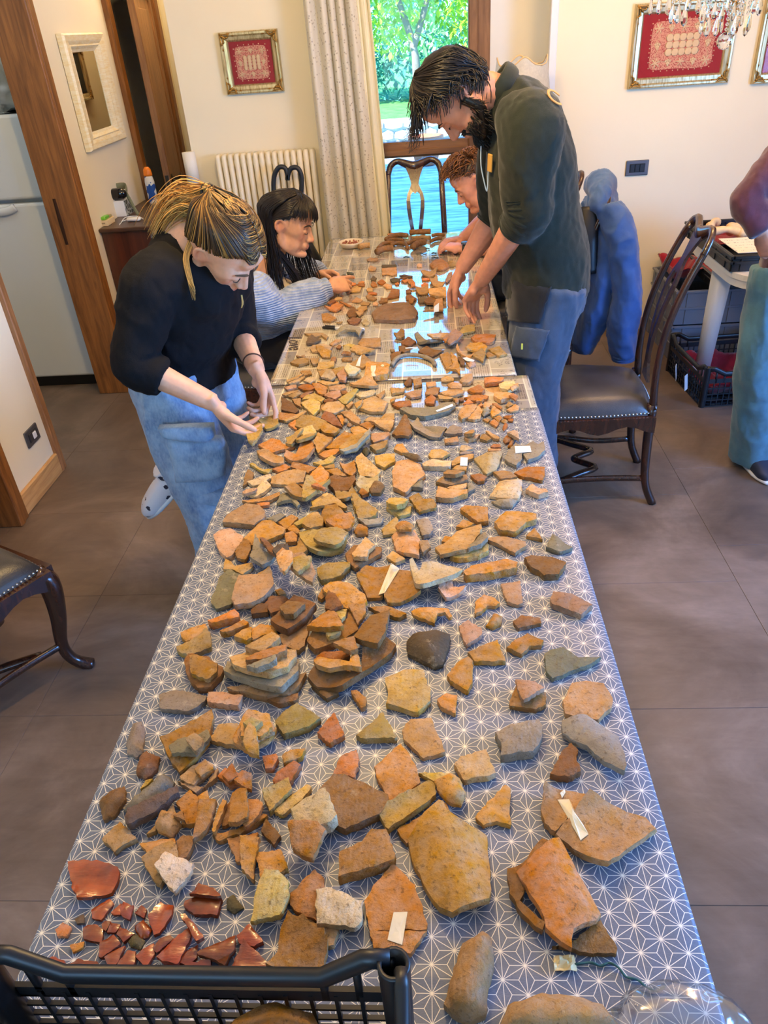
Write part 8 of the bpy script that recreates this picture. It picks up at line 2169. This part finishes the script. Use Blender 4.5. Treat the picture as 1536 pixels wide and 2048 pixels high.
def hug(name,pxs,Y,m,parent,src,off=0.006,n=14):
 """panel stitched to the cloth: grid of points dropped onto the surface along the view rays it shares with the garment"""
 dg=bpy.context.evaluated_depsgraph_get();bv=BVHTree.FromObject(src,dg);(ax_,ay_),(bx2,by2),(cx2,cy2),(dx2,dy2)=pxs;b=bmesh.new();G={}
 for i in range(n+1):
  for j in range(n+1):
   u,v=i/n,j/n;x_=(ax_*(1-u)+bx2*u)*(1-v)+(dx2*(1-u)+cx2*u)*v;y_=(ay_*(1-u)+by2*u)*(1-v)+(dy2*(1-u)+cy2*u)*v
   d=pray(x_,y_).normalized();h=bv.ray_cast(EYE,d)
   if h[0]is not None:G[i,j]=b.verts.new(h[0]+h[1]*off)
 for i in range(n):
  for j in range(n):
   k4=[(i,j),(i+1,j),(i+1,j+1),(i,j+1)]
   if all(k in G for k in k4):b.faces.new([G[k]for k in k4])
 o=obj(name,b,m,parent,True);md_=o.modifiers.new('t','SOLIDIFY');md_.thickness=0.004;return o
hug('pocket_panel',((1014,548),(1104,572),(1080,648),(1008,640)),YM,M_WTB,TR,TR)
hug('thigh_pocket',((1036,652),(1098,660),(1078,720),(1024,712)),YM,M_WT,TR,TR,0.010)
o=obj('zip_pull',bx(-0.003,0.003,-0.003,0.003,-0.018,0.018,bev=0.001),M_STEEL,FL);o.location=at_y(1074,505,2.60)
o=obj('yellow_tab',bx(-0.003,0.003,-0.003,0.003,-0.010,0.010),mat('yellow_tab',(214,206,80),0.6),TR);o.location=at_y(1044,693,2.525)
for a_ in(aL,aR):shoe(MAN,(a_.x+0.07,a_.y,0.0),(a_.x-0.20,a_.y+0.02,0.0),mat('brown_boot',(62,48,38),0.7),w=0.052,sole=M_BLACK)
rg=random.Random(14);S4=1.03
MH=head_matrix((956,366),3.80,(-0.80,-0.06,-0.60),(-0.52,0.0,0.85),S4,1)
NB=MH@Vector((-0.07,0,-0.185));PEL=Vector((0.44,4.05,0.57));LS=NB+Vector((0.03,-0.185,-0.06));RS=NB+Vector((0.03,0.185,-0.06))
LE=at_y(985,500,3.74)+Vector((0.03,0,0.01));LW=at_y(927,497,3.80);RE=Vector((0.32,4.15,0.86));RW=at_y(925,478,4.0)
lat=(RS-LS).normalized()
b=bmesh.new();head_geo(b,MH);hc_=MH@Vector((-0.03,0,-0.07))
limb(b,[hc_+MH.to_3x3()@Vector((0.02,0,0.04)),hc_,NB,NB+Vector((0.03,0,-0.08))],[0.056,0.054,0.060,0.075])
limb(b,[NB,NB.lerp(PEL,0.5),PEL],[0.07,0.085,0.095])
for sh,el,wr in((LS,LE,LW),(RS,RE,RW)):limb(b,[NB+Vector((0.02,0,-0.04)),sh,sh.lerp(el,0.5),el,el.lerp(wr,0.35),wr],[0.048,0.050,0.044,0.040,0.041,0.028],n=26)
for s in(-1,1):limb(b,[PEL+Vector((0,s*0.09,0)),PEL+Vector((-0.22,s*0.10,0.0)),PEL+Vector((-0.40,s*0.10,-0.02)),PEL+Vector((-0.40,s*0.09,-0.28)),PEL+Vector((-0.38,s*0.09,-0.50))],[0.08,0.075,0.055,0.045,0.036],n=26)
hand_geo(b,LW,at_y(900,492,3.84)-LW,(0,0.15,-1),-1,1.0,{'index':(22,34,20),'middle':(26,38,22),'ring':(30,40,24),'little':(34,40,24),'thumb':(0,16,12),'thumb_dir':(0.75,0.5,0.35),'spread':0.5})
hand_geo(b,RW,at_y(898,480,3.96)-RW,(0,-0.15,-1),1,1.0,{'index':(22,34,20),'middle':(26,38,22),'ring':(30,40,24),'little':(34,40,24),'thumb':(0,16,12),'thumb_dir':(0.75,0.5,0.35),'spread':0.5})
BOY=finish_body(b,'young man with curly brown hair seated at the far table corner, wearing a wristwatch',M_SKINC,face_tints(MH,S4,(176,96,86)),'people sorting pottery')
lashes_brows(MH,BOY,(58,36,24),0.0026)
H=Hair(MH,S4)
def hl4(az):
 a=abs(az);return 36 if a<40 else 36-0.75*(a-40)if a<85 else 2-0.35*(a-85)
H.cap(hl4,(52,30,16),1.06,0.06)
for k in range(1000):
 az=rg.uniform(-180,180);e0=rg.uniform(hl4(az),88);a=abs(az);top=max(0,min(1,(e0-5)/40));L=0.012+0.038*top*rg.uniform(0.6,1.15)
 p0=H.pt(az,e0,1.03);nr=(p0-HEADC).normalized();tg=Vector((0.75,rg.uniform(-.6,.6),-0.2))if a<110 else Vector((-0.1,rg.uniform(-.4,.4),-0.8));sd=nr.cross(tg).normalized()*rg.uniform(-0.010,0.010)
 H.strand([p0,p0+nr*L*0.55+tg*L*0.2,p0+nr*L*0.75+tg*L*0.7+sd,p0+nr*L*0.45+tg*L*1.1+sd*1.6],rg.uniform(0.0014,0.0026),vary(rg,(92,56,30)if rg.random()<0.7 else(140,92,52),0.3),n=8)
H.done(BOY)
b=bmesh.new()
loft(b,spline([PEL+Vector((0,0,-0.03)),PEL.lerp(NB,0.4)+Vector((0.05,0,0.03)),NB+Vector((0.06,0,-0.10)),NB+Vector((0.02,0,-0.01))],22),lerpl([(0.185,0.14),(0.190,0.145),(0.175,0.115),(0.075,0.068)],22),seg=28,ref=lat)
for sh,el,wr in((LS,LE,LW),(RS,RE,RW)):limb(b,[NB.lerp(sh,0.5)+Vector((0.02,0,-0.02)),sh,sh.lerp(el,0.5),sh.lerp(el,0.72)],[0.08,0.085,0.076,0.072],n=20,seg=18)
cloth_part(b,'tshirt',fabric('pale_grey_jersey',(150,160,172),0.9,0.1,40),BOY,0.010)
b=bmesh.new()
for s in(-1,1):limb(b,[PEL+Vector((0.02,s*0.09,0.02)),PEL+Vector((-0.22,s*0.10,0.02)),PEL+Vector((-0.42,s*0.10,0.0)),PEL+Vector((-0.41,s*0.09,-0.25)),PEL+Vector((-0.39,s*0.09,-0.47))],[0.115,0.105,0.085,0.075,0.075],n=28,seg=20)
ball(b,PEL,(0.15,0.18,0.10),seg=20,rings=12)
cloth_part(b,'dark_jeans',fabric('dark_jean_cloth',(38,46,62),0.85,0.1,40),BOY,0.010)
for s in(-1,1):shoe(BOY,PEL+Vector((-0.34,s*0.09,-0.565)),PEL+Vector((-0.57,s*0.10,-0.565)),mat('dark_trainer',(40,42,50),0.6))
b=bmesh.new();dv=(LW-LE).normalized();e1=Vector((0,0,1))-dv*dv.z;e1.normalize();e2=dv.cross(e1);cw_=LW-dv*0.012
loft(b,[cw_+(e1*math.cos(2*PI*i/24)+e2*math.sin(2*PI*i/24))*0.0315 for i in range(24)],[(0.010,0.0022)]*24,seg=8,closed=True,cap=False,ref=[dv]*24);ws=obj('watch_strap',b,M_BLACK,BOY,True)
b=bmesh.new();zc_=e1;Rw=Matrix((dv,e2,e1)).transposed().to_4x4();bmesh.ops.create_cone(b,cap_ends=True,segments=20,radius1=0.019,radius2=0.017,depth=0.009,matrix=Matrix.Translation(cw_+(e1*0.8-e2*0.35).normalized()*0.034)@Rw);obj('watch_case',b,M_STEEL,ws)
S5=1.05
PEL=Vector((1.455,2.985,0.86));NB=PEL+Vector((0.035,0.02,0.52));LS=NB+Vector((-0.17,-0.06,-0.06));RS=NB+Vector((0.18,0.08,-0.06))
LE=at_y(1490,398,2.86)+Vector((0.012,0,0));LW=at_y(1516,470,2.80)+Vector((0.02,0.0,0.0));RE=RS+Vector((0.08,0.0,-0.27));RW=RE+Vector((-0.1,-0.15,-0.16))
MH=Matrix.Translation(NB+Vector((0.03,0.05,0.19)))@(Matrix.Rotation(math.radians(55),4,'Z')@Matrix.Rotation(math.radians(25),4,'Y')@Matrix.Scale(S5,4))
b=bmesh.new();head_geo(b,MH);hc_=MH@Vector((-0.03,0,-0.07));limb(b,[hc_+Vector((0,0,0.04)),hc_,NB,NB-Vector((0,0,0.08))],[0.058,0.056,0.064,0.08])
limb(b,[NB,NB.lerp(PEL,0.5),PEL],[0.07,0.09,0.10])
for sh,el,wr in((LS,LE,LW),(RS,RE,RW)):limb(b,[NB-Vector((0,0,0.05)),sh,sh.lerp(el,0.5),el,el.lerp(wr,0.4),wr],[0.05,0.052,0.046,0.042,0.042,0.029],n=26)
kL=at_y(1508,720,2.90)+Vector((0.03,0,0));aL=at_y(1500,872,2.95)+Vector((0.03,0,0.0));aL.z=0.09;kR=PEL+Vector((0.10,0.02,-0.40));aR=Vector((PEL.x+0.14,2.90,0.09))
hipL=PEL+Vector((-0.085,-0.03,-0.04));hipR=PEL+Vector((0.085,0.03,-0.04))
for h_,k_,a_ in((hipL,kL,aL),(hipR,kR,aR)):limb(b,[h_,h_.lerp(k_,0.5),k_,a_],[0.085,0.075,0.055,0.04])
hand_geo(b,LW,Vector((0.05,0.02,-0.085)),(0.5,0.6,0.1),-1,1.0,{'index':(40,55,30),'middle':(45,58,32),'ring':(48,60,34),'little':(50,60,34),'thumb':(0,25,20),'thumb_dir':(0.75,0.40,0.5)})
hand_geo(b,RW,Vector((-0.05,-0.05,-0.06)),(-0.5,0.5,0.1),1,1.0)
P5_=finish_body(b,'standing person in maroon sweater and teal trousers cut off by the right edge',M_SKINC,face_tints(MH,S5),'people sorting pottery')
H=Hair(MH,S5);H.cap(hl3,(60,46,36),1.06,0.05);H.done(P5_)
M_MAR=fabric('maroon_knit',(74,40,58),0.9,0.14,30,sheen=0.4)
b=bmesh.new();lt=(RS-LS).normalized()
loft(b,spline([PEL+Vector((0,0,-0.06)),PEL+Vector((0,0,0.06)),PEL.lerp(NB,0.45),PEL.lerp(NB,0.75),NB+Vector((0,0,-0.07)),NB],24),lerpl([(0.175,0.13),(0.18,0.135),(0.185,0.135),(0.20,0.135),(0.15,0.10),(0.08,0.07)],24),seg=28,ref=lt)
for sh,el,wr in((LS,LE,LW),(RS,RE,RW)):limb(b,[NB.lerp(sh,0.5)-Vector((0,0,0.02)),sh,sh.lerp(el,0.5),el,el.lerp(wr,0.5),el.lerp(wr,0.92)],[0.07,0.074,0.060,0.054,0.052,0.042],n=28,seg=20)
cloth_part(b,'sweater',M_MAR,P5_,0.009,(0.009,12,7.0,(1,1,0.7)))
M_TEAL=fabric('teal_trouser_cloth',(78,120,138),0.85,0.16,16)
b=bmesh.new();loft(b,[PEL+Vector((0,0,0.0)),PEL+Vector((0,0,-0.12))],[(0.175,0.135),(0.175,0.135)],seg=26,ref=lt)
for h_,k_,a_ in((hipL,kL,aL),(hipR,kR,aR)):limb(b,[h_+Vector((0,0,0.04)),h_.lerp(k_,0.5),k_,k_.lerp(a_,0.5),a_-Vector((0,0,0.05))],[0.120,0.110,0.096,0.092,0.092],n=30,seg=22)
cloth_part(b,'trousers',M_TEAL,P5_,0.009,(0.008,11,3.0,(1,1,0.5)))
for a_ in(aL,aR):shoe(P5_,(a_.x-0.01,a_.y+0.07,0.0),(a_.x+0.02,a_.y-0.18,0.0),mat('navy_sneaker',(34,44,66),0.6),w=0.05)
def held(label,pxs,z,th,col,tilt,seed):
 poly=refine([tuple(at_z(470+a/4.8,740+b_/4.8,z).xy)for a,b_ in pxs],random.Random(seed));zt,zb,c=shape_of('v',th,poly,seed,False)
 o=obj('vessel_fragment',sherd_mesh(poly,zt,zb,tilt,c,seed,0.05),[M_CLAY,M_FRAC],None,False,(c[0],c[1],z-th));o.color=tuple(lin(CLAY[col]))+(1,);tag(o,label,'sherd','sherds on the middle of the tables')
held('buff angular sherd pinched in the right hand of the blonde woman',[(95,600),(130,545),(215,508),(262,545),(270,600),(160,690),(120,660)],TZ+0.030,0.010,'y',(0.05,0.1),61)
held('buff sherd held down by the fingertip of the blonde woman',[(222,500),(320,440),(375,425),(400,440),(425,530),(300,565),(255,530)],TZ+0.012,0.010,'y',(0.0,0.0),62)
